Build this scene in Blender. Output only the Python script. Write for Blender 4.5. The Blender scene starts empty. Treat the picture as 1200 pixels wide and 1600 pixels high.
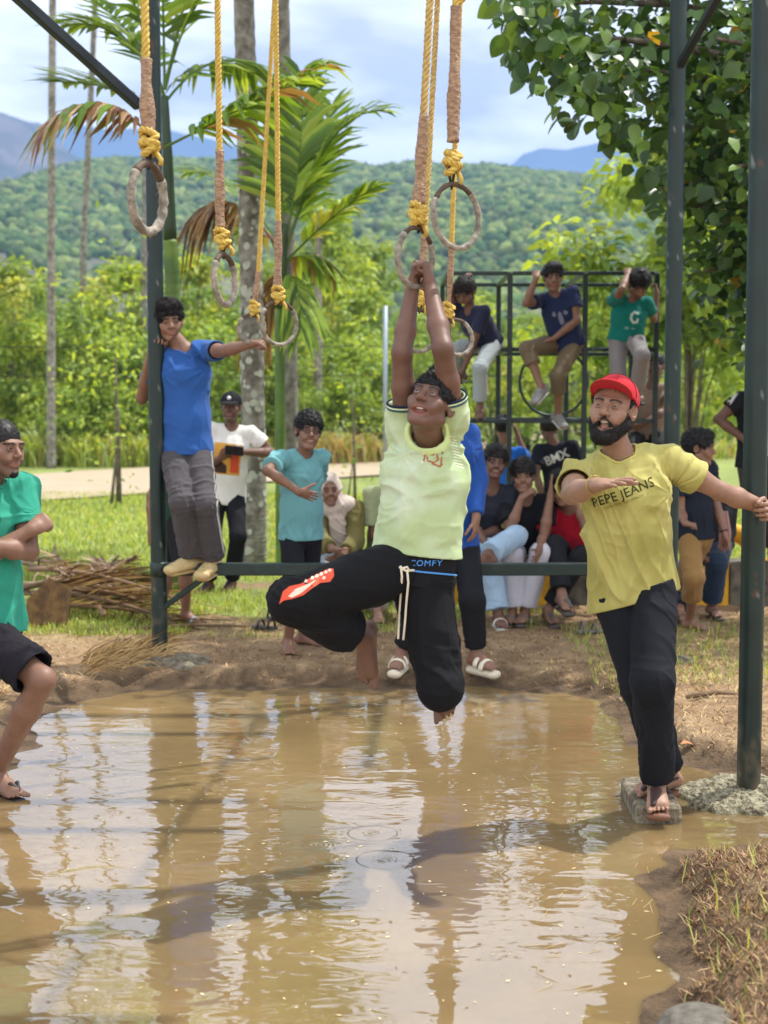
import bpy, bmesh, math, random, time
import numpy as np
from math import sin, cos, pi, radians as R, sqrt, atan2
from mathutils import Vector, Matrix, Quaternion
from mathutils.bvhtree import BVHTree
T0 = time.time()
random.seed(7)
rng = np.random.default_rng(11)
SC = bpy.context.scene
COL = SC.collection

# ------------------------------------------------------------------ camera
FPX, HY, CX, CY, CZ = 2219.0, 625.0, 600.0, 800.0, 1.6
PIT = math.atan((CY - HY) / FPX)
cam_d = bpy.data.cameras.new('camera')
cam = bpy.data.objects.new('camera', cam_d); COL.objects.link(cam)
cam.location = (0, 0, CZ)
cam.rotation_euler = (pi / 2 - PIT, 0, 0)
cam_d.sensor_fit = 'VERTICAL'; cam_d.sensor_height = 36.0
cam_d.lens = 36.0 * FPX / 1600.0
cam_d.clip_start = 0.05; cam_d.clip_end = 20000
cam_d.dof.use_dof = True
cam_d.dof.focus_distance = 5.7
cam_d.dof.aperture_fstop = cam_d.lens / 1000 / 0.016
SC.camera = cam
SC.render.resolution_x = 768; SC.render.resolution_y = 1024

# ------------------------------------------------------------------ sun, sky, exposure
SUN_DIR = Vector((0.56, 0.28, 1.15)).normalized()          # from the scene towards the sun
SUN_EL = math.asin(SUN_DIR.z); SUN_AZ = atan2(SUN_DIR.x, SUN_DIR.y)
sun_d = bpy.data.lights.new('sun', 'SUN'); sun_d.energy = 5.0; sun_d.angle = R(0.6); sun_d.color = (1.0, 0.96, 0.90)
sun = bpy.data.objects.new('sun', sun_d); COL.objects.link(sun)
sun.rotation_euler = (-SUN_DIR).to_track_quat('-Z', 'Y').to_euler()
sun.location = (6, 8, 14)
W = bpy.data.worlds.new('World'); SC.world = W; W.use_nodes = True
_nt = W.node_tree; _nt.nodes.clear()
def wn(t, **k):
    n = _nt.nodes.new(t)
    for a, b in k.items(): setattr(n, a, b)
    return n
_out = wn('ShaderNodeOutputWorld'); _bg = wn('ShaderNodeBackground'); _sky = wn('ShaderNodeTexSky')
_sky.sky_type = 'NISHITA'; _sky.sun_disc = False; _sky.sun_elevation = SUN_EL; _sky.sun_rotation = SUN_AZ
_sky.dust_density = 2.0; _sky.air_density = 1.2
_tc = wn('ShaderNodeTexCoord'); _sep = wn('ShaderNodeSeparateXYZ'); _nt.links.new(_tc.outputs['Generated'], _sep.inputs[0])
# clouds: an overcast, broken layer; the direction is projected on a flat layer overhead
_mx = wn('ShaderNodeMath', operation='MAXIMUM'); _mx.inputs[1].default_value = 0.0; _nt.links.new(_sep.outputs['Z'], _mx.inputs[0])
_ad = wn('ShaderNodeMath', operation='ADD'); _ad.inputs[1].default_value = 0.16; _nt.links.new(_mx.outputs[0], _ad.inputs[0])
_div = wn('ShaderNodeVectorMath', operation='DIVIDE'); _cmb = wn('ShaderNodeCombineXYZ')
for i in range(3): _nt.links.new(_ad.outputs[0], _cmb.inputs[i])
_nt.links.new(_tc.outputs['Generated'], _div.inputs[0]); _nt.links.new(_cmb.outputs[0], _div.inputs[1])
_n1 = wn('ShaderNodeTexNoise'); _n1.inputs['Scale'].default_value = 1.15; _n1.inputs['Detail'].default_value = 8; _n1.inputs['Roughness'].default_value = 0.58; _n1.inputs['Distortion'].default_value = 0.4
_nt.links.new(_div.outputs[0], _n1.inputs['Vector'])
_cr = wn('ShaderNodeValToRGB'); _cr.color_ramp.elements[0].position = 0.14; _cr.color_ramp.elements[0].color = (0.0, 0, 0, 1)
_cr.color_ramp.elements[1].position = 0.36; _cr.color_ramp.elements[1].color = (1, 1, 1, 1)
_zs = wn('ShaderNodeMapRange'); _zs.inputs[1].default_value = 0.25; _zs.inputs[2].default_value = 0.9; _zs.inputs[3].default_value = 0.0; _zs.inputs[4].default_value = -0.10
_nt.links.new(_mx.outputs[0], _zs.inputs[0])      # the broken cloud layer closes up towards the horizon
_sm = wn('ShaderNodeMath', operation='ADD'); _nt.links.new(_n1.outputs[0], _sm.inputs[0]); _nt.links.new(_zs.outputs[0], _sm.inputs[1])
_nt.links.new(_sm.outputs[0], _cr.inputs[0])
_n2 = wn('ShaderNodeTexNoise'); _n2.inputs['Scale'].default_value = 2.1; _n2.inputs['Detail'].default_value = 6
_nt.links.new(_div.outputs[0], _n2.inputs['Vector'])
_cc = wn('ShaderNodeValToRGB'); _cc.color_ramp.elements[0].position = 0.37; _cc.color_ramp.elements[0].color = (11.4, 11.6, 11.9, 1)
_cc.color_ramp.elements[1].position = 0.55; _cc.color_ramp.elements[1].color = (23.0, 22.9, 22.6, 1)
_nt.links.new(_n2.outputs[0], _cc.inputs[0])
_mix = wn('ShaderNodeMix', data_type='RGBA')
_nt.links.new(_cr.outputs[0], _mix.inputs[0]); _nt.links.new(_sky.outputs[0], _mix.inputs[6]); _nt.links.new(_cc.outputs[0], _mix.inputs[7])
_nt.links.new(_mix.outputs[2], _bg.inputs[0]); _bg.inputs[1].default_value = 0.074
_nt.links.new(_bg.outputs[0], _out.inputs[0])
SC.view_settings.view_transform = 'Standard'; SC.view_settings.look = 'None'
SC.view_settings.gamma = 1.0; SC.view_settings.use_curve_mapping = False
SC.view_settings.exposure = 0.33
SC.cycles.use_denoising = True
SC.cycles.max_bounces = 6; SC.cycles.transparent_max_bounces = 8
SC.cycles.sample_clamp_indirect = 8

# ------------------------------------------------------------------ helpers
_cp, _sp = cos(PIT), sin(PIT)
def ray(px, py):
    u = (px - CX) / FPX; v = (CY - py) / FPX
    return np.array([u, v * _sp + _cp, v * _cp - _sp])
CAMP = np.array([0, 0, CZ])
def P(px, py, Y):
    d = ray(px, py); return CAMP + d * (Y / d[1])
def PG(px, py, z=0.0):
    d = ray(px, py); return CAMP + d * ((z - CZ) / d[2])
def nrm(v):
    v = np.asarray(v, float); n = np.linalg.norm(v); return v / n if n > 1e-9 else v

def lin(c):          # sRGB 0..255 -> linear
    return tuple(((x / 255) / 12.92 if x / 255 <= 0.04045 else ((x / 255 + 0.055) / 1.055) ** 2.4) for x in c)

def _hash(ix, iy, iz, seed):
    h = (ix * 374761393 + iy * 668265263 + iz * 2147483647 + seed * 1442695041) & 0xffffffff
    h = ((h ^ (h >> 13)) * 1274126177) & 0xffffffff
    return ((h ^ (h >> 16)) & 0xffff) / 32767.5 - 1.0
def vnoise(p, seed=0):
    p = np.asarray(p, float); i = np.floor(p).astype(np.int64); f = p - i; f = f * f * (3 - 2 * f)
    r = 0
    for dx in (0, 1):
        wx = f[..., 0] if dx else 1 - f[..., 0]
        for dy in (0, 1):
            wy = f[..., 1] if dy else 1 - f[..., 1]
            for dz in (0, 1):
                wz = f[..., 2] if dz else 1 - f[..., 2]
                r = r + wx * wy * wz * _hash(i[..., 0] + dx, i[..., 1] + dy, i[..., 2] + dz, seed)
    return r
def fbm(p, o=3, seed=0):
    s = 0; a = 1; t = 0
    for k in range(o):
        s = s + a * vnoise(np.asarray(p) * 2 ** k + 17.3 * k, seed + k); t += a; a *= .5
    return s / t

def meta(o, label=None, cat=None, group=None, kind=None):
    if label: o['label'] = label
    if cat: o['category'] = cat
    if group: o['group'] = group
    if kind: o['kind'] = kind
    return o
def empty(name, loc=(0, 0, 0), label=None, cat=None, group=None):
    o = bpy.data.objects.new(name, None); o.location = loc; o.empty_display_size = .1
    COL.objects.link(o); return meta(o, label, cat, group)
def mesh_obj(name, V, F, mat=None, parent=None, smooth=True, cols=None, loc=None):
    me = bpy.data.meshes.new(name)
    V = np.asarray(V, dtype=np.float32).reshape(-1, 3)
    if loc is not None: V = V - np.asarray(loc, dtype=np.float32)
    if isinstance(F, np.ndarray) and F.ndim == 2:
        n, k = F.shape
        me.vertices.add(len(V)); me.vertices.foreach_set('co', V.ravel())
        me.loops.add(n * k); me.loops.foreach_set('vertex_index', F.astype(np.int32).ravel())
        me.polygons.add(n); me.polygons.foreach_set('loop_start', np.arange(0, n * k, k, dtype=np.int32))
        me.update(calc_edges=True); me.validate()
    else:
        me.from_pydata([tuple(map(float, v)) for v in V], [], F)
        me.update()
    if smooth: me.polygons.foreach_set('use_smooth', np.ones(len(me.polygons), dtype=bool))
    if cols is not None:
        ca = me.color_attributes.new('tint', 'FLOAT_COLOR', 'POINT')
        cols = np.asarray(cols, dtype=np.float32)
        if cols.shape[1] == 3: cols = np.concatenate([cols, np.ones((len(cols), 1), np.float32)], 1)
        ca.data.foreach_set('color', cols.ravel())
    if mat is not None:
        for m in (mat if isinstance(mat, (list, tuple)) else [mat]): me.materials.append(m)
    o = bpy.data.objects.new(name, me); COL.objects.link(o)
    if loc is not None: o.location = [float(x) for x in loc]
    if parent is not None: par(o, parent)
    return o
def wloc(o):
    l = Vector(o.location)
    while o.parent: o = o.parent; l = l + Vector(o.location)
    return l
def par(o, parent):          # parent without moving (all parents are unrotated, unscaled)
    o.parent = parent; o.location = Vector(o.location) - wloc(parent)

class MB:
    """collects quads and triangles into one mesh"""
    def __init__(s): s.v = []; s.f = []; s.c = []
    def add(s, V, F, col=None):
        n = len(s.v); s.v.extend([tuple(map(float, v)) for v in V]); s.f.extend([tuple(i + n for i in f) for f in F])
        if col is not None: s.c.extend([tuple(col)] * len(V))
    def box(s, c, size, ax=None, bev=0.0, col=None):
        c = np.asarray(c, float); h = np.asarray(size, float) / 2
        A = np.eye(3) if ax is None else np.asarray(ax, float)
        b = min(bev, min(h) * .45)
        pts = []
        if b <= 0:
            for x in (-1, 1):
                for y in (-1, 1):
                    for z in (-1, 1): pts.append(c + A.T @ (h * (x, y, z)))
            F = [(0, 1, 3, 2), (4, 6, 7, 5), (0, 4, 5, 1), (2, 3, 7, 6), (0, 2, 6, 4), (1, 5, 7, 3)]
        else:
            idx = {}
            for x in (-1, 1):
                for y in (-1, 1):
                    for z in (-1, 1):
                        for a in range(3):
                            q = h * (x, y, z); w = np.array([x, y, z]) * b; w[a] = 0; q = q - w
                            idx[(x, y, z, a)] = len(pts); pts.append(c + A.T @ q)
            F = []
            for a in range(3):
                o1, o2 = [i for i in range(3) if i != a]
                for sg in (-1, 1):
                    ring = []
                    for (p, q) in ((-1, -1), (1, -1), (1, 1), (-1, 1)):
                        k = [0, 0, 0]; k[a] = sg; k[o1] = p; k[o2] = q; ring.append(idx[(*k, a)])
                    F.append(tuple(ring if (sg > 0) == (a != 1) else ring[::-1]))
            for a in range(3):
                o1, o2 = [i for i in range(3) if i != a]
                for p in (-1, 1):
                    for q in (-1, 1):
                        k0 = [0] * 3; k0[a] = -1; k0[o1] = p; k0[o2] = q; k1 = list(k0); k1[a] = 1
                        r = [idx[(*k0, o1)], idx[(*k1, o1)], idx[(*k1, o2)], idx[(*k0, o2)]]
                        F.append(tuple(r))
            for x in (-1, 1):
                for y in (-1, 1):
                    for z in (-1, 1): F.append(tuple(idx[(x, y, z, a)] for a in range(3)))
        s.add(pts, F, col)
    def tube(s, pts, rad, n=8, col=None, cap=True, flat=1.0):
        pts = [np.asarray(p, float) for p in pts]; m = len(pts)
        rad = [rad] * m if np.isscalar(rad) else rad
        up = None; V = []; F = []
        for i, p in enumerate(pts):
            t = nrm((pts[min(i + 1, m - 1)] - pts[max(i - 1, 0)]))
            if up is None:
                up = np.array([0, 0, 1.]) if abs(t[2]) < .9 else np.array([1., 0, 0])
            a = nrm(np.cross(t, up)); b = np.cross(a, t); up = b
            for k in range(n):
                th = 2 * pi * k / n; V.append(p + rad[i] * (a * cos(th) + b * sin(th) * flat))
        for i in range(m - 1):
            for k in range(n):
                k2 = (k + 1) % n; F.append((i * n + k, i * n + k2, (i + 1) * n + k2, (i + 1) * n + k))
        if cap: F.append(tuple(range(n - 1, -1, -1))); F.append(tuple((m - 1) * n + k for k in range(n)))
        s.add(V, F, col)
    def obj(s, name, mat=None, parent=None, smooth=True, loc=None):
        return mesh_obj(name, s.v, s.f, mat, parent, smooth, s.c if len(s.c) == len(s.v) and s.c else None, loc)

# ------------------------------------------------------------------ materials
def mat(name, base=(.5, .5, .5), rough=.8, metal=0., var=0.0, vscale=8., bump=0.0, bscale=60., tint=False, spec=.5,
        sss=0., trans=0., coat=0., sheen=0., base2=None, detail=4., stretch=None, island=0.0, bdist=.01, ior=None, thr=(.38, .62)):
    m = bpy.data.materials.new(name); m.use_nodes = True; nt = m.node_tree; b = nt.nodes['Principled BSDF']
    L = nt.links.new; N = nt.nodes.new
    b.inputs['Roughness'].default_value = rough; b.inputs['Metallic'].default_value = metal
    b.inputs['Specular IOR Level'].default_value = spec
    if ior: b.inputs['IOR'].default_value = ior
    if coat: b.inputs['Coat Weight'].default_value = coat; b.inputs['Coat Roughness'].default_value = .15
    if sheen: b.inputs['Sheen Weight'].default_value = sheen; b.inputs['Sheen Roughness'].default_value = .5
    if sss:
        b.inputs['Subsurface Weight'].default_value = sss; b.inputs['Subsurface Radius'].default_value = (.012, .005, .003); b.inputs['Subsurface Scale'].default_value = 1.0
    tc = N('ShaderNodeTexCoord'); vec = tc.outputs['Object']
    if stretch:
        mp = N('ShaderNodeMapping'); mp.inputs['Scale'].default_value = stretch; L(vec, mp.inputs[0]); vec = mp.outputs[0]
    colsock = None
    if tint:
        at = N('ShaderNodeAttribute'); at.attribute_name = 'tint'; colsock = at.outputs['Color']
    if var > 0 or base2:
        nz = N('ShaderNodeTexNoise'); nz.inputs['Scale'].default_value = vscale; nz.inputs['Detail'].default_value = detail; nz.inputs['Roughness'].default_value = .6; L(vec, nz.inputs['Vector'])
        if base2:
            mx = N('ShaderNodeMix'); mx.data_type = 'RGBA'; rp = N('ShaderNodeMapRange'); rp.inputs[1].default_value = thr[0]; rp.inputs[2].default_value = thr[1]
            L(nz.outputs[0], rp.inputs[0]); L(rp.outputs[0], mx.inputs[0])
            mx.inputs[6].default_value = (*base, 1); mx.inputs[7].default_value = (*base2, 1); colsock = mx.outputs[2]
        if var > 0:
            mr = N('ShaderNodeMapRange'); mr.inputs[1].default_value = .3; mr.inputs[2].default_value = .7; mr.inputs[3].default_value = 1 - var; mr.inputs[4].default_value = 1 + var
            L(nz.outputs[0], mr.inputs[0])
            ml = N('ShaderNodeVectorMath'); ml.operation = 'SCALE'; L(mr.outputs[0], ml.inputs['Scale'])
            if colsock: L(colsock, ml.inputs[0])
            else: ml.inputs[0].default_value = base
            colsock = ml.outputs[0]
    if island > 0:
        gi = N('ShaderNodeNewGeometry'); mr = N('ShaderNodeMapRange'); mr.inputs[3].default_value = 1 - island; mr.inputs[4].default_value = 1 + island
        L(gi.outputs['Random Per Island'], mr.inputs[0]); ml = N('ShaderNodeVectorMath'); ml.operation = 'SCALE'; L(mr.outputs[0], ml.inputs['Scale'])
        if colsock: L(colsock, ml.inputs[0])
        else: ml.inputs[0].default_value = base
        colsock = ml.outputs[0]
    if colsock: L(colsock, b.inputs['Base Color'])
    else: b.inputs['Base Color'].default_value = (*base, 1)
    if bump > 0:
        nb = N('ShaderNodeTexNoise'); nb.inputs['Scale'].default_value = bscale; nb.inputs['Detail'].default_value = 5; L(vec, nb.inputs['Vector'])
        bp = N('ShaderNodeBump'); bp.inputs['Strength'].default_value = bump; bp.inputs['Distance'].default_value = bdist; L(nb.outputs[0], bp.inputs['Height']); L(bp.outputs[0], b.inputs['Normal'])
    if trans > 0:       # leaf-like: light passes through
        out = nt.nodes['Material Output']; tr = N('ShaderNodeBsdfTranslucent'); ms = N('ShaderNodeMixShader'); ms.inputs[0].default_value = trans
        if colsock:
            g = N('ShaderNodeVectorMath'); g.operation = 'MULTIPLY'; g.inputs[1].default_value = (1.5, 1.35, .5); L(colsock, g.inputs[0]); L(g.outputs[0], tr.inputs[0])
        else: tr.inputs[0].default_value = (base[0] * 1.5, base[1] * 1.35, base[2] * .5, 1)
        L(b.outputs[0], ms.inputs[1]); L(tr.outputs[0], ms.inputs[2]); L(ms.outputs[0], out.inputs[0])
    return m
# ------------------------------------------------------------------ signed distance bodies -> meshes
def smin(a, b, k):
    if k <= 0: return np.minimum(a, b)
    h = np.maximum(k - np.abs(a - b), 0) / k
    return np.minimum(a, b) - h * h * (k * .25)
def perp(u, side):
    side = np.asarray(side, float); s = side - u * np.dot(side, u)
    if np.linalg.norm(s) < 1e-4:
        s = np.cross(u, [0.3, 0.9, 0.1])
    return nrm(s)
class Prim:
    __slots__ = ('lo', 'hi', 'f', 'op', 'k')
def p_cap(a, b, ra, rb=None, side=None, fa=1., fb=None, ru=None):
    a = np.asarray(a, float); b = np.asarray(b, float); rb = ra if rb is None else rb; fb = fa if fb is None else fb
    ab = b - a; L = max(np.linalg.norm(ab), 1e-6); u = ab / L
    if np.linalg.norm(ab) < 1e-5: u = np.array([0, 0, 1.])
    m = max(ra, rb, ra * fa, rb * fb)
    lo = np.minimum(a, b) - m; hi = np.maximum(a, b) + m
    if side is None:
        def f(X, Y, Z):
            px, py, pz = X - a[0], Y - a[1], Z - a[2]
            t = np.clip((px * u[0] + py * u[1] + pz * u[2]) / L, 0, 1)
            dx = px - t * ab[0]; dy = py - t * ab[1]; dz = pz - t * ab[2]
            return np.sqrt(dx * dx + dy * dy + dz * dz) - (ra + (rb - ra) * t)
    else:
        s = perp(u, side); w = np.cross(u, s)
        def f(X, Y, Z):
            px, py, pz = X - a[0], Y - a[1], Z - a[2]
            al = px * u[0] + py * u[1] + pz * u[2]
            t = np.clip(al / L, 0, 1); e = al - t * L
            q1 = px * s[0] + py * s[1] + pz * s[2]; q2 = px * w[0] + py * w[1] + pz * w[2]
            r1 = ra + (rb - ra) * t; r2 = ra * fa + (rb * fb - ra * fa) * t
            r3 = np.minimum(r1, r2) if ru is None else ru
            k0 = np.sqrt((q1 / r1) ** 2 + (q2 / r2) ** 2 + (e / r3) ** 2) + 1e-9
            k1 = np.sqrt((q1 / r1 ** 2) ** 2 + (q2 / r2 ** 2) ** 2 + (e / r3 ** 2) ** 2) + 1e-9
            return k0 * (k0 - 1) / k1
    return lo, hi, f
def p_ell(c, r, M=None):
    c = np.asarray(c, float); r = np.asarray(r, float); M = np.eye(3) if M is None else np.asarray(M, float)   # rows = axes
    ext = np.sqrt(((M * r[:, None]) ** 2).sum(0)); lo = c - ext; hi = c + ext
    def f(X, Y, Z):
        x, y, z = X - c[0], Y - c[1], Z - c[2]
        q = [x * M[i, 0] + y * M[i, 1] + z * M[i, 2] for i in range(3)]
        k0 = np.sqrt(sum((q[i] / r[i]) ** 2 for i in range(3))) + 1e-9
        k1 = np.sqrt(sum((q[i] / r[i] ** 2) ** 2 for i in range(3))) + 1e-9
        return k0 * (k0 - 1) / k1
    return lo, hi, f
class Group:
    def __init__(s, k=.02): s.k = k; s.pr = []; s.cuts = []
    def _a(s, t, op, k):
        q = Prim(); q.lo, q.hi, q.f = t; q.op = op; q.k = s.k if k is None else k; s.pr.append(q); return s
    def cap(s, a, b, ra, rb=None, side=None, fa=1., fb=None, k=None, op='u', ru=None): return s._a(p_cap(a, b, ra, rb, side, fa, fb, ru), op, k)
    def ell(s, c, r, M=None, k=None, op='u'): return s._a(p_ell(c, r if not np.isscalar(r) else (r, r, r), M), op, k)
    def cut(s, p, n): s.cuts.append((np.asarray(p, float), nrm(n))); return s   # keeps the side the normal points away from
    def bounds(s):
        us = [q for q in s.pr if q.op == 'u']
        return np.min([q.lo for q in us], 0), np.max([q.hi for q in us], 0)
    def eval(s, o, i0, n, h):
        V = np.full(n, .5, np.float32)
        ax = [(o[d] + (i0[d] + np.arange(n[d])) * h).astype(np.float32) for d in range(3)]
        for q in s.pr:
            m = 2.5 * h + q.k
            a = [int(np.clip(np.floor((q.lo[d] - m - o[d]) / h) - i0[d], 0, n[d])) for d in range(3)]
            b = [int(np.clip(np.ceil((q.hi[d] + m - o[d]) / h) - i0[d] + 1, 0, n[d])) for d in range(3)]
            if any(b[d] <= a[d] for d in range(3)): continue
            X = ax[0][a[0]:b[0]][:, None, None]; Y = ax[1][a[1]:b[1]][None, :, None]; Z = ax[2][a[2]:b[2]][None, None, :]
            d = q.f(X, Y, Z).astype(np.float32); sl = (slice(a[0], b[0]), slice(a[1], b[1]), slice(a[2], b[2]))
            if q.op == 'u': V[sl] = smin(V[sl], d, q.k)
            else: V[sl] = -smin(-V[sl], d, q.k)
        for p, nn in s.cuts:
            X = ax[0][:, None, None]; Y = ax[1][None, :, None]; Z = ax[2][None, None, :]
            V = np.maximum(V, ((X - p[0]) * nn[0] + (Y - p[1]) * nn[1] + (Z - p[2]) * nn[2]).astype(np.float32))
        return V
def surface(groups, h, clip=None, kg=0.0, disp=None):
    """mesh the union of groups; clip=(lo,hi) limits the box"""
    groups = [g for g in groups if g.pr]
    lo = np.min([g.bounds()[0] for g in groups], 0) - 3 * h; hi = np.max([g.bounds()[1] for g in groups], 0) + 3 * h
    if clip is not None: lo = np.maximum(lo, clip[0]); hi = np.minimum(hi, clip[1])
    lo = np.floor(lo / h) * h
    n = np.maximum(np.ceil((hi - lo) / h).astype(int) + 1, 3)
    V = np.full(n, .5, np.float32)
    for g in groups:
        gl, gh = g.bounds()
        i0 = np.clip(np.floor((gl - 3 * h - lo) / h).astype(int), 0, n - 1); i1 = np.clip(np.ceil((gh + 3 * h - lo) / h).astype(int) + 1, 0, n)
        if (i1 <= i0).any(): continue
        G = g.eval(lo, i0, i1 - i0, h); sl = tuple(slice(i0[d], i1[d]) for d in range(3))
        V[sl] = smin(V[sl], G, kg)
    if disp is not None:
        X, Y, Z = np.meshgrid(*[lo[d] + np.arange(n[d]) * h for d in range(3)], indexing='ij', sparse=True)
        V = V + disp(X, Y, Z)
    return nets(V, lo, h)
def nets(V, lo, h):
    S = V < 0
    n = V.shape
    c = np.zeros((n[0] - 1, n[1] - 1, n[2] - 1), np.int8)
    for dx in (0, 1):
        for dy in (0, 1):
            for dz in (0, 1): c += S[dx:n[0] - 1 + dx, dy:n[1] - 1 + dy, dz:n[2] - 1 + dz]
    act = (c > 0) & (c < 8)
    I = np.argwhere(act)
    if len(I) == 0: return np.zeros((0, 3)), np.zeros((0, 4), int)
    idx = np.full(act.shape, -1, np.int32); idx[act] = np.arange(len(I))
    acc = np.zeros((len(I), 3)); cnt = np.zeros(len(I))
    co = {}
    for dx in (0, 1):
        for dy in (0, 1):
            for dz in (0, 1): co[(dx, dy, dz)] = V[I[:, 0] + dx, I[:, 1] + dy, I[:, 2] + dz].astype(float)
    for a in range(3):
        for p in (0, 1):
            for q in (0, 1):
                k0 = [0, 0, 0]; o = [i for i in range(3) if i != a]; k0[o[0]] = p; k0[o[1]] = q; k1 = list(k0); k1[a] = 1
                v0 = co[tuple(k0)]; v1 = co[tuple(k1)]; m = (v0 < 0) != (v1 < 0)
                t = np.where(m, v0 / np.where(m, v0 - v1, 1), 0)
                pt = np.tile(np.array(k0, float), (len(I), 1)); pt[:, a] = t
                acc[m] += pt[m]; cnt[m] += 1
    vert = lo + (I + acc / cnt[:, None]) * h
    F = []
    for a in range(3):
        o = [(a + 1) % 3, (a + 2) % 3]
        sl0 = [slice(None)] * 3; sl1 = [slice(None)] * 3
        sl0[a] = slice(0, n[a] - 1); sl1[a] = slice(1, n[a])
        for d in o:
            sl0[d] = slice(1, n[d] - 1); sl1[d] = slice(1, n[d] - 1)
        s0 = S[tuple(sl0)]; s1 = S[tuple(sl1)]
        for flip, msk in ((False, s0 & ~s1), (True, ~s0 & s1)):
            E = np.argwhere(msk)
            if len(E) == 0: continue
            for d in o: E[:, d] += 1
            def g(p, q):
                K = E.copy(); K[:, o[0]] -= p; K[:, o[1]] -= q; return idx[K[:, 0], K[:, 1], K[:, 2]]
            Q = np.stack([g(1, 1), g(0, 1), g(0, 0), g(1, 0)], 1)
            if flip: Q = Q[:, ::-1]
            F.append(Q)
    F = np.concatenate(F); F = F[(F >= 0).all(1)]
    return vert, F
def vnormals(V, F):
    a, b, c, d = V[F[:, 0]], V[F[:, 1]], V[F[:, 2]], V[F[:, 3]]
    fn = np.cross(c - a, d - b); N = np.zeros_like(V)
    for k in range(4): np.add.at(N, F[:, k], fn)
    l = np.linalg.norm(N, axis=1, keepdims=True); return N / np.maximum(l, 1e-9)
def relax(V, F, it=1, lam=.5):
    for _ in range(it):
        A = np.zeros_like(V); C = np.zeros(len(V))
        for i, j in ((0, 1), (1, 2), (2, 3), (3, 0)):
            np.add.at(A, F[:, i], V[F[:, j]]); np.add.at(C, F[:, i], 1)
            np.add.at(A, F[:, j], V[F[:, i]]); np.add.at(C, F[:, j], 1)
        V = V * (1 - lam) + lam * A / np.maximum(C, 1)[:, None]
    return V
def joinvf(L):
    V = []; F = []; n = 0
    for v, f in L:
        V.append(v); F.append(f + n); n += len(v)
    return np.concatenate(V), np.concatenate(F)
# ------------------------------------------------------------------ people
M_SKIN = mat('skin', rough=.52, tint=True, var=.12, vscale=24, sss=.10, bump=.3, bscale=220, bdist=.002, spec=.5, detail=8)
M_HAIR = mat('hair', base=(.012, .009, .008), rough=.5, spec=.32, island=.8)
M_HAIRB = mat('curly_hair', base=(.013, .010, .008), rough=.6, spec=.25, island=.6)
M_EYE = mat('eyeball', rough=.12, tint=True, spec=.6)
M_TEETH = mat('teeth', base=(.72, .68, .58), rough=.25)
M_DARKMOUTH = mat('mouth_inside', base=(.05, .012, .012), rough=.5)
_cl = {}
def cloth(col, rough=.85, var=.07, wet=False, bump=.35, **k):
    key = (tuple(round(c, 4) for c in col), rough, wet)
    if key not in _cl: _cl[key] = mat('cloth', base=col, rough=.28 if wet else rough, var=var, vscale=5, bump=bump, bscale=420, bdist=.0012, sheen=0 if wet else (.10 if max(col) > .05 else .0), spec=.8 if wet else .2, **k)
    return _cl[key]
def rubber(col, rough=.6):
    key = ('r',) + tuple(round(c, 4) for c in col)
    if key not in _cl: _cl[key] = mat('rubber', base=col, rough=rough, var=.12, vscale=40, bump=.2, bscale=150, bdist=.002)
    return _cl[key]

def solve(j, prev, L, Y):
    px, py, d = j
    if not isinstance(d, str): return P(px, py, Y + d)
    if d[0] == 'g': return PG(px, py, float(d[1:] or .1))
    r = ray(px, py); r = r / np.linalg.norm(r); oc = CAMP - prev
    b = np.dot(oc, r); disc = b * b - (np.dot(oc, oc) - L * L)
    t = -b if disc < 0 else (-b - sqrt(disc) if d == 'f' else -b + sqrt(disc))
    return CAMP + r * t
def fdir(yaw, pitch=0.):
    y, p = R(yaw), R(pitch); return np.array([sin(y) * cos(p), -cos(y) * cos(p), sin(p)])
def ldir(yaw): return np.array([cos(R(yaw)), sin(R(yaw)), 0.])
def rotv(v, ax, a):
    ax = nrm(ax); return v * cos(a) + np.cross(ax, v) * sin(a) + ax * np.dot(ax, v) * (1 - cos(a))

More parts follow.
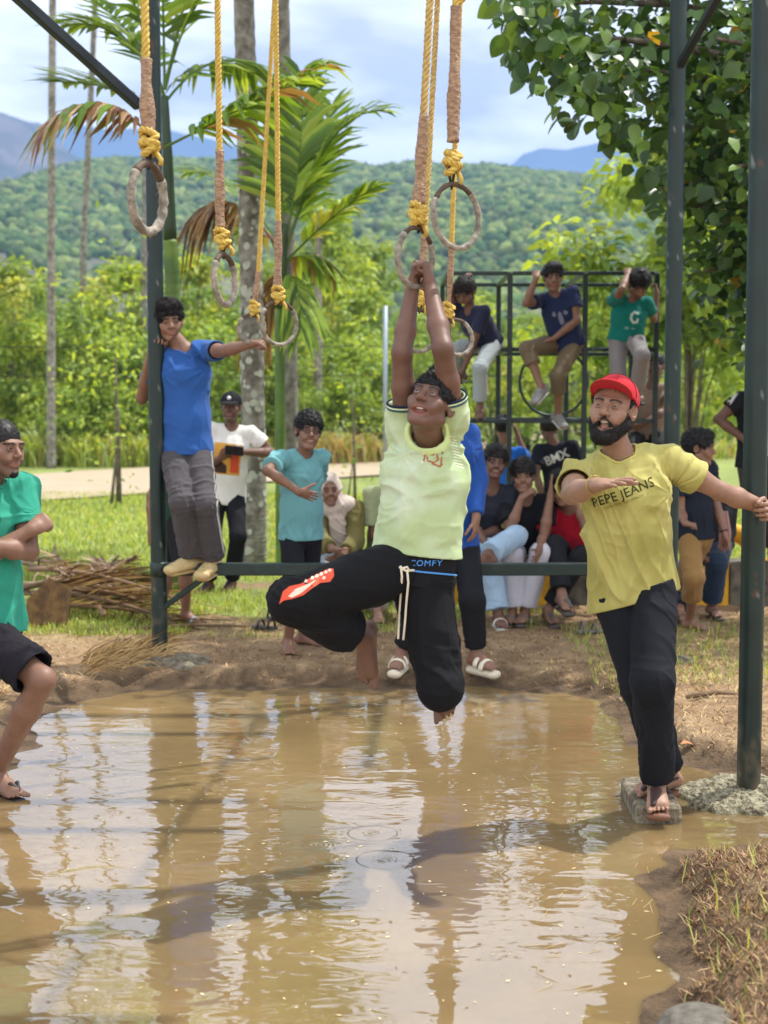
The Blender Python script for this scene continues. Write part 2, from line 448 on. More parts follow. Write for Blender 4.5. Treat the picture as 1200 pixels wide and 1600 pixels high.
HANDS = {   # curl angles of (proximal, middle, tip) joints, spread, thumb (out angle, curl)
    'relaxed': ((14, 24, 16), .12, (38, 14)),
    'open': ((2, 6, 4), .30, (50, 4)),
    'flat': ((-6, 8, 6), .16, (40, 4)),
    'grip': ((62, 78, 40), .02, (20, 48)),
    'fist': ((78, 88, 50), .0, (18, 62)),
    'hook': ((35, 70, 35), .05, (30, 40)),
    'claw': ((20, 40, 25), .22, (45, 25)),
}
def hand(groups, arm, W_, d, pn, left, s, mode, fat=1.0):
    d = nrm(d); pn = nrm(np.asarray(pn, float) - d * np.dot(pn, d)); th = np.cross(d, pn) * (-1 if left else 1)
    cur, spread, (to, tc) = HANDS[mode]
    kn = W_ + d * .088 * s
    arm.cap(W_ + d * .022 * s, kn - d * .006 * s + pn * .002, .034 * s, .040 * s, side=th, fa=.46, fb=.36, k=.014 * s)
    arm.cap(W_ + d * .02 * s + th * .016 * s + pn * .006 * s, W_ + d * .055 * s + th * .03 * s + pn * .010 * s, .016 * s, .012 * s, k=.012 * s)
    ln = [.072, .080, .075, .060]; off = [.031, .0105, -.0105, -.030]; rr = [.0092, .0095, .009, .008]
    for i in range(4):
        g = Group(.004); a = kn + th * off[i] * s - d * (.004 if i in (1, 2) else .009) * s - pn * .001
        v = rotv(d, pn, (-1 if not left else 1) * -spread * (off[i] / .03) * .5) if False else nrm(d + th * spread * off[i] / .031 * .5)
        ax = np.cross(v, pn); r = rr[i] * s * fat; cum = 0
        for j, fr in enumerate((.45, .30, .25)):
            cum += R(cur[j] * (1 + .06 * (i - 1.5)))
            w = rotv(v, ax, cum); b = a + w * ln[i] * fr * s
            g.cap(a, b, r, r * .93, k=.003); a = b; r *= .93
        groups.append(g)
    g = Group(.005); a = W_ + d * .034 * s + th * .030 * s + pn * .006 * s
    v = nrm(d * cos(R(to)) + th * sin(R(to)) + pn * .25); ax = np.cross(v, nrm(-th + pn * .6 + d * .2)); r = .0115 * s * fat
    for j, (l, an) in enumerate(((.038, 0), (.032, .55), (.026, .45))):
        v = rotv(v, ax, R(tc) * an * 1.3); b = a + v * l * s; g.cap(a, b, r, r * .92); a = b; r *= .92
    groups.append(g)

def foot(g, groups, A, tv, side_med, s, toes=True):
    L = nrm(np.cross(np.cross(tv, [0, 0, 1.]), tv)) if abs(tv[2]) < .98 else nrm(np.cross(side_med, tv))
    up = nrm(np.cross(tv, side_med)); up = up if (np.dot(up, L) > 0) else -up
    heel = A - tv * .045 * s - up * .048 * s; ball = A + tv * .125 * s - up * .064 * s
    g.cap(A, heel, .036 * s, .032 * s, k=.02)
    g.cap(A + tv * .015 * s - up * .02 * s, ball, .034 * s, .042 * s, side=side_med, fa=.95, fb=.5, k=.02)
    g.cap(heel + up * .002, ball - tv * .012 * s, .030 * s, .040 * s, side=side_med, fa=.8, fb=.5, k=.02)
    if toes:
        for i in range(5):
            o = .034 - i * .0172; a = ball + side_med * o * s + tv * (.012 - .004 * i) * s - up * .004 * s
            r = (.0118 if i == 0 else .0074) * s
            q = Group(.003); q.cap(a - tv * .02 * s, a + tv * (.040 - .004 * i) * s - up * .004 * s, r, r * .9); groups.append(q)
    return up, heel, ball

def head_groups(c, M, q, o):
    """c centre, M rows (left, face, up), q scale"""
    L, F, U = M
    X = lambda x, y, z: c + (L * x + F * y + U * z) * q
    g = Group(.022 * q)
    fw = o.get('facew', 1.0)
    g.ell(X(0, -.018, .032), np.array((.076, .096, .084)) * q, M)
    g.ell(X(0, .024, -.030), np.array((.060 * fw, .066, .084)) * q, M)
    for sx in (-1, 1):
        g.cap(X(.050 * sx * fw, .0, -.055), X(.018 * sx, .062, -.098), .021 * q, .018 * q, k=.02 * q)
        g.cap(X(.046 * sx * fw, .058, -.022), X(.034 * sx, .070, -.045), .020 * q, .018 * q, k=.018 * q)
    g.ell(X(0, .070, -.100), np.array((.022, .018, .016)) * q, M, k=.015 * q)
    g.cap(X(-.036, .080, .022), X(.036, .080, .022), .012 * q, k=.012 * q)
    for sx in (-1, 1):
        g.ell(X(.031 * sx, .098, .003), np.array((.019, .015, .011)) * q, M, k=.010 * q, op='s')
        g.ell(X(.031 * sx, .076, .002), np.array((.0150, .0150, .0135)) * q, M, k=.004 * q)
        op = o.get('eye', .5)
        if op > 0: g.ell(X(.031 * sx, .091, .0015), np.array((.0128, .008, .0085 * op)) * q, M, k=.002 * q, op='s')
    g.cap(X(0, .086, .010), X(0, .108, -.026), .0075 * q, .0125 * q, k=.010 * q)
    for sx in (-1, 1):
        g.ell(X(.0125 * sx, .098, -.030), np.array((.0085, .010, .0075)) * q, M, k=.006 * q)
        g.ell(X(.0065 * sx, .104, -.039), np.array((.0038, .006, .004)) * q, M, k=.002 * q, op='s')
    m = o.get('mouth', 'closed')
    if m == 'closed':
        g.cap(X(-.020, .083, -.0585), X(.020, .083, -.0585), .0072 * q, k=.006 * q)
        g.cap(X(-.016, .082, -.0695), X(.016, .082, -.0695), .0082 * q, k=.006 * q)
        g.cap(X(-.026, .094, -.064), X(.026, .094, -.064), .0022 * q, k=.002 * q, op='s')
    else:
        w, hh = ((.027, .0075) if m == 'smile' else (.024, o.get('mh', .013)))
        zc = -.064 - (.004 if m == 'open' else 0)
        for t in range(-3, 4):
            x = t / 3 * w; lift = (abs(t) / 3) ** 2 * (.009 if m == 'smile' else .003)
            thin = 1 - .55 * (abs(t) / 3) ** 2
            g.ell(X(x, .080 - abs(x) * .35, zc + hh * thin + lift + .004), np.array((.011, .010, .0055)) * q, M, k=.006 * q)
            g.ell(X(x, .079 - abs(x) * .35, zc - hh * thin + lift - .004), np.array((.011, .010, .0062)) * q, M, k=.006 * q)
        for t in range(-3, 4):
            x = t / 3 * w * .9; lift = (abs(t) / 3) ** 2 * (.009 if m == 'smile' else .003); thin = 1 - .6 * (abs(t) / 3) ** 2
            g.ell(X(x, .092 - abs(x) * .35, zc + lift), np.array((.010, .016, hh * thin)) * q, M, k=.002 * q, op='s')
    for sx in (-1, 1):
        E = Group(.008 * q)
        e = np.array([rotv(L * sx, U, sx * -.45), F, U]); Lf = nrm(e[0]); Ff = nrm(np.cross(U, Lf)); Me = np.array([Lf, Ff, U])
        E.ell(X(.078 * sx, -.008, -.004), np.array((.009, .018, .031)) * q, Me)
        E.ell(X(.082 * sx, -.004, .000), np.array((.006, .010, .017)) * q, Me, op='s', k=.005 * q)
        g.pr += E.pr
    return g, X

def eyeball(c, gaze, r, parent):
    """sphere with white, iris and pupil as colour rings round the gaze axis"""
    g = nrm(gaze); a = perp(g, [0, 0, 1]); b = np.cross(g, a)
    an = [0, 13, 15, 30, 33, 60, 90, 130, 180]; V = []; C = []
    for k, t in enumerate(an):
        col = (.004, .004, .004) if t < 14 else ((.035, .015, .007) if t < 31 else (.36, .33, .31))
        for j in range(12):
            th = 2 * pi * j / 12; V.append(c + r * (g * cos(R(t)) + (a * cos(th) + b * sin(th)) * sin(R(t)))); C.append(col)
    F = [(i * 12 + j, i * 12 + (j + 1) % 12, (i + 1) * 12 + (j + 1) % 12, (i + 1) * 12 + j) for i in range(len(an) - 1) for j in range(12)]
    return mesh_obj('eye', V, F, M_EYE, parent, True, C)

def strands(V, N, n, ln, wd, comb, seed=1, lift=.35, curl=.3):
    rg = np.random.default_rng(seed)
    i = rg.integers(0, len(V), n); p = V[i]; nn = N[i]
    cb = comb(p) + rg.normal(0, curl, (n, 3)); cb = cb - nn * (cb * nn).sum(1, keepdims=True); cb /= np.maximum(np.linalg.norm(cb, axis=1, keepdims=True), 1e-6)
    l = ln * rg.uniform(.5, 1.2, (n, 1)); w = np.cross(cb, nn); w /= np.maximum(np.linalg.norm(w, axis=1, keepdims=True), 1e-6)
    pts = [p - nn * .002, p + cb * l * .35 + nn * l * lift * .8, p + cb * l * .75 + nn * l * lift * .9, p + cb * l * 1.05 + nn * l * (lift * .4)]
    wd = wd * rg.uniform(.6, 1.3, (n, 1)); Vs = []
    for k, pt in enumerate(pts[:3]):
        ww = wd * (1, .9, .6)[k]
        Vs += [pt - w * ww, pt + nn * ww * .8, pt + w * ww]
    Vs.append(pts[3]); A = np.stack(Vs, 1)            # n,10,3
    base = (np.arange(n) * 10)[:, None]; Fq = []
    for k in (0, 3):
        for a, b in ((0, 1), (1, 2)): Fq.append(base + np.array([[k + a, k + b, k + 3 + b, k + 3 + a]]))
    Ft = [base + np.array([[6, 7, 9, 9]]), base + np.array([[7, 8, 9, 9]])]
    return A.reshape(-1, 3), np.concatenate(Fq), np.concatenate(Ft)[:, :3]

def hair_mesh(parent, c, M, q, o, h, seed):
    L, F, U = M; X = lambda x, y, z: c + (L * x + F * y + U * z) * q
    st = o.get('hair', 'short'); t = {'short': .010, 'thick': .017, 'mop': .022, 'buzz': .004, 'fringe': .016, 'curly': .018}[st]
    g = Group(.012 * q)
    g.ell(X(0, -.020, .034 + t * .25), np.array((.076 + t * .8, .096 + t * .9, .084 + t)) * q, M)
    if st in ('thick', 'mop', 'curly'):
        g.ell(X(.012, .035, .095), np.array((.060, .050, .034)) * q, M, k=.02 * q)
        g.ell(X(-.025, .045, .090), np.array((.040, .042, .030)) * q, M, k=.02 * q)
    if st == 'fringe':
        g.ell(X(0, .060, .062), np.array((.062, .032, .030)) * q, M, k=.02 * q)
    zh = {'fringe': .036, 'mop': .044}.get(st, .052)
    low = -.045 if st != 'mop' else -.06
    # face opening, temples and nape
    g.ell(X(0, .135, zh - .088), np.array((.074, .098, .088)) * q, M, k=.006 * q, op='s')
    for sx in (-1, 1): g.ell(X(.085 * sx, .045, -.020), np.array((.030, .048, .045)) * q, M, k=.006 * q, op='s')
    for sx in (-1, 1): g.ell(X(.088 * sx, .000, -.010), np.array((.022, .030, .036)) * q, M, k=.006 * q, op='s')
    g.cut(X(0, -.05, low), -U * 1.0 + F * .25)
    if o.get('cap'): g.cut(X(0, 0, .040), U); g.cut(X(0, .022, 0), F)
    V, Fc = surface([g], h)
    if len(V) == 0: return
    N = vnormals(V, Fc)
    fr = 55 if st in ('curly', 'thick', 'mop') else 90
    V = V + N * (np.maximum(fbm(V * fr, 2, seed) * 1.1, -.7)[:, None] * t * .6 * q)
    if o.get('bald'): pass
    ns = o.get('nstr', 500); comb = lambda p: (F * .5 - U * .45) + (L * .35 * np.sign(o.get('part', 1)))
    if ns:
        ns = int(ns * 1.7)
        sv, s4, s3 = strands(V, N, ns, (.012 if st in ('short', 'buzz') else .026) * q * (.4 if st == 'buzz' else 1), .0016 * q * o.get('sw', 1.), comb, seed, .35, .8 if st == 'curly' else .45)
        n0 = len(V); V = np.concatenate([V, sv]); faces = [tuple(x) for x in Fc.tolist()] + [tuple(x) for x in (s4 + n0).tolist()] + [tuple(x) for x in (s3 + n0).tolist()]
    else: faces = Fc
    mesh_obj('hair', V, faces, M_HAIRB if st == 'curly' else M_HAIR, parent)

def folds(V, N, amp, seed, dirs, freq=9., w=None):
    """cloth folds: ridges stretched along the given directions"""
    d = np.zeros(len(V)); tot = 0
    for k, (dv, wt) in enumerate(dirs):
        dv = nrm(dv); al = (V * dv).sum(1, keepdims=True)
        fq = freq * 1.55; Q = (V - dv * al * .82) * fq; Q = Q + .45 * vnoise(V * fq * .35, seed + 31 + k)[:, None]
        r = np.clip(1 - np.abs(vnoise(Q + 5.1 * k, seed + k)) * 3.2, 0, 1) ** 1.3
        r2 = np.clip(1 - np.abs(vnoise(Q * 2.1 + 9.1 * k, seed + 7 + k)) * 3.0, 0, 1)
        mk = np.clip(.55 + 1.3 * vnoise(V * 4.2, seed + 60 + k), .12, 1.25)
        d = d + wt * (r * 1.5 + .5 * r2 - .55) * mk; tot += wt
    d = d / tot
    if w is not None: d = d * w
    return V + N * (amp * np.clip(d, -1, 1))[:, None]

def creases(V, N, J, ax, amp, wl, rad, seed):
    """compression creases round a joint J, running across axis ax"""
    ax = nrm(ax); q = V - J; t = (q * ax).sum(1); r2 = (q * q).sum(1)
    ph = t / wl * 2 * pi + 5 * vnoise(V * 7, seed) + 2 * vnoise(V * 16, seed + 2)
    mk = np.clip(.25 + 1.1 * vnoise(V * 10, seed + 9), 0, 1)
    return V + N * (amp * .75 * (1 - np.abs(np.sin(ph * .5)) * 1.6) * mk * np.exp(-r2 / rad ** 2))[:, None]
def radial(V, N, c, ax, amp, n, rad, seed, r0=.03):
    """folds fanning out from a pulled point of the cloth"""
    ax = nrm(ax); q = V - c; e1 = perp(ax, [0, 0, 1]); e2 = np.cross(ax, e1); a = np.arctan2(q @ e1, q @ e2); r = np.sqrt((q @ e1) ** 2 + (q @ e2) ** 2)
    ph = a * n / 2 + 1.6 * vnoise(V * 6, seed); mk = np.clip(.5 + 1.2 * vnoise(np.stack([a * 1.2, a * 0, a * 0 + seed], 1), seed + 4), .1, 1)
    return V + N * (amp * (1 - np.abs(np.sin(ph)) ** .8 * 1.7) * mk * np.exp(-(r / rad) ** 2) * sst_(r / r0))[:, None]
def sst_(t): t = np.clip(t, 0, 1); return t * t * (3 - 2 * t)

PEOPLE = {}
def person(key, label, Y, H, S, group=None):
    s = H / 1.75; o = S; h = S.get('h', .007); seed = S.get('seed', abs(hash(key)) % 997 if False else sum(map(ord, key)))
    hh = S.get('hh', h * .62); fat = S.get('fat', 1.0)
    sy, py = S.get('sy', 0), S.get('py', S.get('sy', 0))
    pel = P(S['pel'][0], S['pel'][1], Y + S['pel'][2]); nk = P(S['neck'][0], S['neck'][1], Y + S['neck'][2])
    sp = nrm(nk - pel); Ls = ldir(sy) if 'sl' not in S else nrm(S['sl']); Lp = ldir(py); sF = fdir(sy); pF = fdir(py)
    Ls = nrm(Ls - sp * np.dot(Ls, sp)) if S.get('orth', 1) else Ls; sF = nrm(np.cross(Ls, sp)) * 1.0
    if np.dot(sF, fdir(sy)) < 0: sF = -sF
    skin = np.array(S.get('skin', (.17, .085, .05)))
    hd = S['head']; hc = P(hd[0], hd[1], Y + hd[2]); q = S.get('hq', .6 + .4 * s)
    yw, pt, rl = S.get('face', (0, 0, 0)); F = fdir(yw, pt); L0 = ldir(yw); U0 = np.cross(F, L0)
    U = U0 * cos(R(rl)) + L0 * sin(R(rl)); L = L0 * cos(R(rl)) - U0 * sin(R(rl)); M = np.array([L, F, U])
    side = {}
    hw = .17 * s * S.get('shw', 1.0)
    for k, sg in (('R', -1), ('L', 1)):
        a = S.get('arm' + k) or {}
        sh = P(a['sh'][0], a['sh'][1], Y + a['sh'][2]) if 'sh' in a else nk + Ls * sg * hw - sp * .035 * s
        el = solve(a['el'], sh, .285 * s, Y) if 'el' in a else sh - np.array([0, 0, .285 * s])
        wr = solve(a['wr'], el, .255 * s, Y) if 'wr' in a else el - np.array([0, 0, .255 * s])
        l = S.get('leg' + k) or {}
        hp = pel + Lp * sg * .080 * s if 'hip' not in l else P(l['hip'][0], l['hip'][1], Y + l['hip'][2])
        kn = solve(l['kn'], hp, .43 * s, Y) if 'kn' in l else hp - np.array([0, 0, .43 * s])
        an = solve(l['an'], kn, .41 * s, Y) if 'an' in l else kn - np.array([0, 0, .41 * s])
        side[k] = dict(sg=sg, sh=sh, el=el, wr=wr, hip=hp, kn=kn, an=an, a=a, l=l)
    root = empty('person', [float(pel[0]), float(pel[1]), 0.0], label, 'person', group)
    PEOPLE[key] = root
    # ---------------- body
    T = Group(.03 * s); f = fat; tk = .93 if 'shirt' in S else 1.
    mid = pel + sp * .20 * s; ch = nk - sp * .17 * s
    T.cap(pel + sp * .02 * s, mid, .135 * s * f, .118 * s * f, side=Lp, fa=.66, k=.04)
    T.cap(mid, ch, .118 * s * f, .138 * s * f, side=Ls, fa=.70, fb=.66, k=.05)
    T.cap(ch, nk - sp * .06 * s, .138 * s * f, .108 * s, side=Ls, fa=.66, fb=.6, k=.05)
    nb = hc + (-F * .022 - U * .075) * q
    T.cap(nk - sp * .03 * s, nb, .058 * s * S.get('nf', 1), .052 * s * S.get('nf', 1), k=.025)
    for k in 'RL':
        d = side[k]; T.cap(nk - sp * .022 * s + (d['sh'] - nk) * .2, d['sh'], .038 * s, .044 * s, k=.03)
    hgroups, Xh = head_groups(hc, M, q, o)
    hgroups.cap(nb + U * .01, nk - sp * .02 * s, .052 * s * S.get('nf', 1), .058 * s * S.get('nf', 1), k=.02)
    groups = [T]; hands = []
    for k in 'RL':
        d = side[k]; A = Group(.018 * s); sg = d['sg']; a = d['a']
        A.cap(d['sh'], d['sh'] * .45 + d['el'] * .55, .047 * s * f, .045 * s * f); A.cap(d['sh'] * .45 + d['el'] * .55, d['el'], .045 * s * f, .036 * s)
        A.cap(d['el'], d['el'] * .65 + d['wr'] * .35, .037 * s, .040 * s * f); A.cap(d['el'] * .65 + d['wr'] * .35, d['wr'], .040 * s * f, .0255 * s)
        if a.get('hand', 1):
            fd = nrm(d['wr'] - d['el']); hdv = nrm(a['hd']) if 'hd' in a else fd
            pn = a.get('pn', -Ls * sg); A.cap(d['wr'], d['wr'] + hdv * .03 * s, .026 * s, .028 * s, side=np.cross(hdv, pn), fa=.75)
            hand(groups, A, d['wr'], hdv, pn, k == 'L', s * S.get('hs', 1.0), a.get('mode', 'relaxed'), S.get('ff', 1.0))
        groups.append(A)
        if a.get('noarm'): groups.remove(A)
    feet = {}
    for k in 'RL':
        d = side[k]; l = d['l']; Gl = Group(.025 * s)
        Gl.cap(d['hip'], d['kn'], .076 * s * f, .050 * s * f); Gl.cap(d['kn'], d['kn'] * .68 + d['an'] * .32, .050 * s, .054 * s * f)
        Gl.cap(d['kn'] * .68 + d['an'] * .32, d['an'], .052 * s * f, .033 * s)
        bk = nrm(np.cross(nrm(d['kn'] - d['an']), Lp))
        tv = fdir(*l['toe']) if 'toe' in l else pF; med = -ldir(l['toe'][0] if 'toe' in l else py) * d['sg']; med = nrm(med - tv * np.dot(med, tv))
        up, heel, ball = foot(Gl, groups, d['an'], tv, med, s, l.get('toes', 1)); feet[k] = (d['an'], tv, med, up, heel, ball)
        groups.append(Gl)
    clipz = None
    parts = []
    if S.get('headsep', hh < h * .9):
        # the head in finer steps, cut and butted inside the neck
        allg = [hgroups]
        cutp = nb - nrm(nb - nk) * .035 * s; cn = nrm(nk - nb)
        hgroups.cut(cutp, cn)
        T.cut(cutp - cn * .002, -cn) if False else None
        # the body ends just inside the head piece
        for pr in T.pr[3:4]:
            pass
        V2, F2 = surface([hgroups], hh); V1, F1 = surface(groups, h, kg=.003 * s)
        V, Fc = joinvf([(relax(V1, F1, 1, .2), F1), (V2, F2)]); nh = len(V1)
    else:
        V, Fc = surface(groups + [hgroups], h, kg=.004 * s); nh = 0
    # skin colour by place on the body: lips, brows, stubble
    C = np.tile(skin, (len(V), 1)); loc = (V - hc) @ M.T / q
    x, y, z = loc[:, 0], loc[:, 1], loc[:, 2]; inhead = (np.abs(x) < .1) & (np.abs(y) < .13) & (np.abs(z) < .14)
    mo = o.get('mouth', 'closed'); zc = -.064; hl = .012 if mo == 'closed' else (.016 if mo == 'smile' else .023)
    lip = inhead & (y > .055) & (((x / .030) ** 2 + ((z - zc + (.004 if mo == 'open' else 0) - (x / .03) ** 2 * (.006 if mo == 'smile' else 0)) / hl) ** 2) < 1)
    C[lip] = skin * .88 + np.array((.09, .015, .015)) * o.get('lipc', .7)
    ax = np.abs(x); brow = inhead & (y > .055) & (ax > .010) & (ax < .050) & (np.abs(z - (.0235 - (ax - .03) ** 2 * 9)) < .0042 * (1.15 - ax * 6))
    C[brow] = (.015, .011, .009)
    if o.get('stubble', 0):
        bz = inhead & (y > -.01) & ((z < -.045 - np.maximum(0, .05 - y) * .2) & (z > -.13)) & ~lip | inhead & (y > .06) & (z < -.044) & (z > -.056) & (ax < .028)
        C[bz] = C[bz] * (1 - o['stubble']) + np.array((.02, .016, .014)) * o['stubble']
    und = inhead & (y > .06) & (ax > .015) & (ax < .045) & (np.abs(z - .003) < .013) & ~brow
    C[und] *= .86
    pal = vnoise(V * 9, seed)[:, None] * .05; C = C * (1 + pal)
    for k in 'RL':      # elbows, knees darker; nails and palms lighter
        d = side[k]
        for j, rr_, m_ in ((d['el'], .045, .72), (d['kn'], .05, .78)):
            w = np.exp(-((V - j) ** 2).sum(1) / (rr_ * s) ** 2)[:, None]; C = C * (1 - w * (1 - m_))
    mesh_obj('body', V, Fc, M_SKIN, root, True, C)
    # ---------------- eyes, teeth
    if o.get('eye', .5) > 0 and o.get('eyes', 1):
        for sx in (-1, 1):
            eyeball(Xh(.031 * sx, .0755, .002), F + np.array(o.get('gaze', (0, 0, 0))), .0128 * q, root)
    if mo != 'closed':
        te = MB(); zt = -.064 + (.003 if mo == 'open' else 0); r0 = .024
        for i in range(-4, 5):
            a = i / 4 * .85; p0 = Xh(sin(a) * r0, .062 + cos(a) * .021, zt + (.003 if mo == 'smile' else .004) + (abs(i) / 4) ** 2 * .006)
            te.box(p0, (.0052 * q, .004 * q, (.0085 if mo == 'smile' else .009) * q), np.array([L * cos(a) - F * sin(a), F * cos(a) + L * sin(a), U]), .0008)
        te.obj('teeth', M_TEETH, root)
    if o.get('hair', 'short') != 'none': hair_mesh(root, hc, M, q, o, max(hh, .0035), seed)
    if o.get('beard'):
        B = Group(.012 * q)
        b_ = .0035
        B.ell(Xh(0, .024, -.034), np.array((.060 + b_, .066 + b_, .086 + b_)) * q, M)
        for sx in (-1, 1): B.cap(Xh(.052 * sx, .0, -.050), Xh(.018 * sx, .066, -.108), (.021 + b_) * q, (.022 + b_) * q, k=.02 * q)
        B.ell(Xh(0, .070, -.112), np.array((.030, .026, .026)) * q, M, k=.015 * q)
        B.ell(Xh(0, .120, .018), np.array((.085, .085, .058)) * q, M, k=.006 * q, op='s')
        for sx in (-1, 1): B.ell(Xh(.034 * sx, .085, -.028), np.array((.026, .05, .026)) * q, M, k=.008 * q, op='s')
        B.ell(Xh(0, .100, -.068), np.array((.025, .04, o.get('mh', .013) + .004 if mo == 'open' else .008)) * q, M, k=.003 * q, op='s')
        B.cut(Xh(0, -.004, 0), -F); B.cut(Xh(0, 0, -.002), U * 1.0 + F * .15)
        Vb, Fb = surface([B], hh); Nb = vnormals(Vb, Fb); Vb = Vb + Nb * (fbm(Vb * 120, 2, 5) * .0035)[:, None]
        sv, s4, s3 = strands(Vb, Nb, o.get('nbeard', 4500), .011 * q, .0008 * q, lambda p: -U * .8 + F * .2, 3, .45, .5)
        n0 = len(Vb); mesh_obj('beard', np.concatenate([Vb, sv]), [tuple(t) for t in Fb.tolist()] + [tuple(t) for t in (s4 + n0).tolist()] + [tuple(t) for t in (s3 + n0).tolist()], M_HAIR, root)
    if o.get('goatee'):
        B = Group(.008 * q)
        B.cap(Xh(-.024, .078, -.052), Xh(.024, .078, -.052), .0062 * q, k=.004); B.cap(Xh(-.03, .068, -.056), Xh(-.026, .062, -.088), .006 * q, k=.006); B.cap(Xh(.03, .068, -.056), Xh(.026, .062, -.088), .006 * q, k=.006)
        B.ell(Xh(0, .072, -.104), np.array((.026, .020, .018)) * q, M, k=.01)
        Vb, Fb = surface([B], hh); Nb = vnormals(Vb, Fb); Vb = Vb + Nb * (fbm(Vb * 150, 2, 5) * .002)[:, None]; mesh_obj('beard', Vb, Fb, M_HAIR, root)
    if o.get('cap'):
        cp = o['cap']; G = Group(.01 * q); bd = cp.get('tilt', .12)
        G.ell(Xh(0, -.014, .040), np.array((.088, .110, .092)) * q, M); nn = nrm(-U + F * bd); cpt = Xh(0, 0, .030); G.cut(cpt, nn)
        G.ell(Xh(0, -.014, .030), np.array((.082, .104, .086)) * q, M, op='s', k=.002)
        Vv = Group(.006 * q); yw_ = cp.get('vy', 0.)
        fv = nrm(F * cos(yw_) + L * sin(yw_)); lv = nrm(np.cross(fv, U)); fv2 = nrm(fv + U * cp.get('vup', -.12))
        c0 = cpt + U * .006 * q + fv * .052 * q; Mv = np.array([lv, fv2, nrm(np.cross(lv, fv2))])
        Vv.ell(c0 + fv2 * .030 * q, np.array((.078, .094, .022)) * q, Mv); Vv.ell(c0 + fv2 * .028 * q - Mv[2] * (.0055 * q) * (1 if np.dot(Mv[2], U) > 0 else -1), np.array((.080, .097, .022)) * q, Mv, op='s', k=.001)
        Vv.ell(hc + U * .03 * q, np.array((.074, .096, .1)) * q, M, op='s', k=.002)
        V3, F3 = surface([G], hh); N3 = vnormals(V3, F3); V3 = folds(V3, N3, .0025, 3, ((U, 1),), 26.)
        c_ = mesh_obj('cap', V3, F3, cloth(cp['col'], .8), root)
        V3, F3 = surface([Vv], min(hh, .0035)); mesh_obj('visor', V3, F3, cloth(cp.get('vcol', cp['col']), .8), c_)
        sm_ = MB()
        for a_ in np.linspace(0, pi, 4)[:-1] + .25:
            sm_.tube([Xh(.0895 * cos(a_) * cos(b_), -.014 + .1115 * sin(a_) * cos(b_), .040 + .0935 * sin(b_)) for b_ in np.linspace(.12, pi - .12, 22)], .0014 * q, 4)
        sm_.obj('seam', cloth(tuple(x_ * .6 for x_ in cp['col'])), c_)
        bt = MB(); bt.tube([Xh(0, -.014, .128), Xh(0, -.014, .134)], .007 * q, 8); bt.obj('button', cloth(cp['col'], .8), c_)
        if cp.get('badge'):
            bt = MB(); bp = Xh(*cp.get('bpos', (0, .088, .075))); bn = nrm(bp - Xh(0, -.014, .04)); bt.tube([bp - bn * .004, bp + bn * .006], .017 * q, 12); bt.obj('badge', cloth((.7, .7, .7)), c_)
    # ---------------- shirt
    if 'shirt' in S:
        t = S['shirt']; lo = t.get('loose', .018) * s + .006; hem = pel - sp * t.get('hem', .02) * s
        hemd = t.get('hemdir'); G = Group(.03 * s); fl = t.get('flare', .0)
        G.cap(mid, ch, .124 * s * f + lo * t.get('waistl', 1.0), .146 * s * f + lo * .7, side=Ls, fa=.74, fb=.70, k=.05)
        G.cap(ch, nk - sp * .065 * s, .146 * s * f + lo * .7, .122 * s + lo * .3, side=Ls, fa=.70, fb=.60, k=.05)
        hr = max(.140 * s * f + lo * .8 + fl, (.080 + .080 * f) * s + S.get('pants', {}).get('loose', .012) * s + .014) if t.get('hem', .02) > -.05 else .140 * s * f + lo + fl; G.cap(mid, hem - sp * .03, .124 * s * f + lo * t.get('waistl', 1.0), hr, side=Lp, fa=.74, fb=.74, k=.06)
        for k in 'RL':
            d = side[k]; G.cap(nk - sp * .018 * s + (d['sh'] - nk) * .25, d['sh'], .048 * s + lo * .25, .052 * s + lo * .25, k=.035)
        G.cut(hem, -sp if hemd is None else hemd)
        nax = nrm(nb - nk); nop = t.get('neckr', .064) * s
        G.cap(nk - sp * .012 * s + sF * .012 * s, nb + nax * .05, nop, nop * 1.1, op='s', k=.006)
        gs = [G]; cuffs = []
        for k in 'RL':
            d = side[k]; a = d['a']
            if a.get('noarm'): continue
            A = Group(.02 * s); sl = t.get('sleeve', .55) if not isinstance(t.get('sleeve'), dict) else t['sleeve'][k]
            ad = nrm(d['el'] - d['sh']); r0 = .057 * s * f + lo * .32
            if sl <= 1:
                e = d['sh'] + (d['el'] - d['sh']) * sl; r1 = .049 * s * f + lo * t.get('sll', .9)
                A.cap(d['sh'], e + ad * .03, r0, r1); A.cut(e, ad)
                if t.get('h', h) < .0068: A.cap(e - ad * .06, e + ad * .05, r1 - .011, r1 - .008, op='s', k=.003)
            else:
                fd = nrm(d['wr'] - d['el']); e = d['el'] + (d['wr'] - d['el']) * (sl - 1)
                A.cap(d['sh'], d['el'], r0, .046 * s + lo * .7); A.cap(d['el'], e + fd * .02, .046 * s + lo * .7, .033 * s + lo * .5)
                A.cut(e, fd); ad = fd; r1 = .033 * s + lo * .5
            gs.append(A); cuffs.append((e, ad, r1))
        Vs, Fs = surface(gs, t.get('h', h), kg=t.get('kg', .022) * s)
        Ns = vnormals(Vs, Fs); am = t.get('amp', .006); V0 = Vs; w0 = sst_((-( (Vs - hem) @ nrm(-sp if hemd is None else hemd)) - .004) / .045)
        for e_, a_, r_ in cuffs: q0 = Vs - e_; w0 = w0 * np.where((q0 * q0).sum(1) < (r_ * 1.9) ** 2, sst_((-(q0 @ a_) - .002) / .04), 1)
        w = 1 - .8 * np.exp(-((Vs - nk) ** 2).sum(1) / (.09 * s) ** 2)
        dirs = t.get('folds') or ((np.array([.25, 0, -1.]), 1), (np.array([-.55, 0, -.8]), .6))
        Vs = folds(Vs, Ns, am, seed, dirs, t.get('freq', 8.), w)
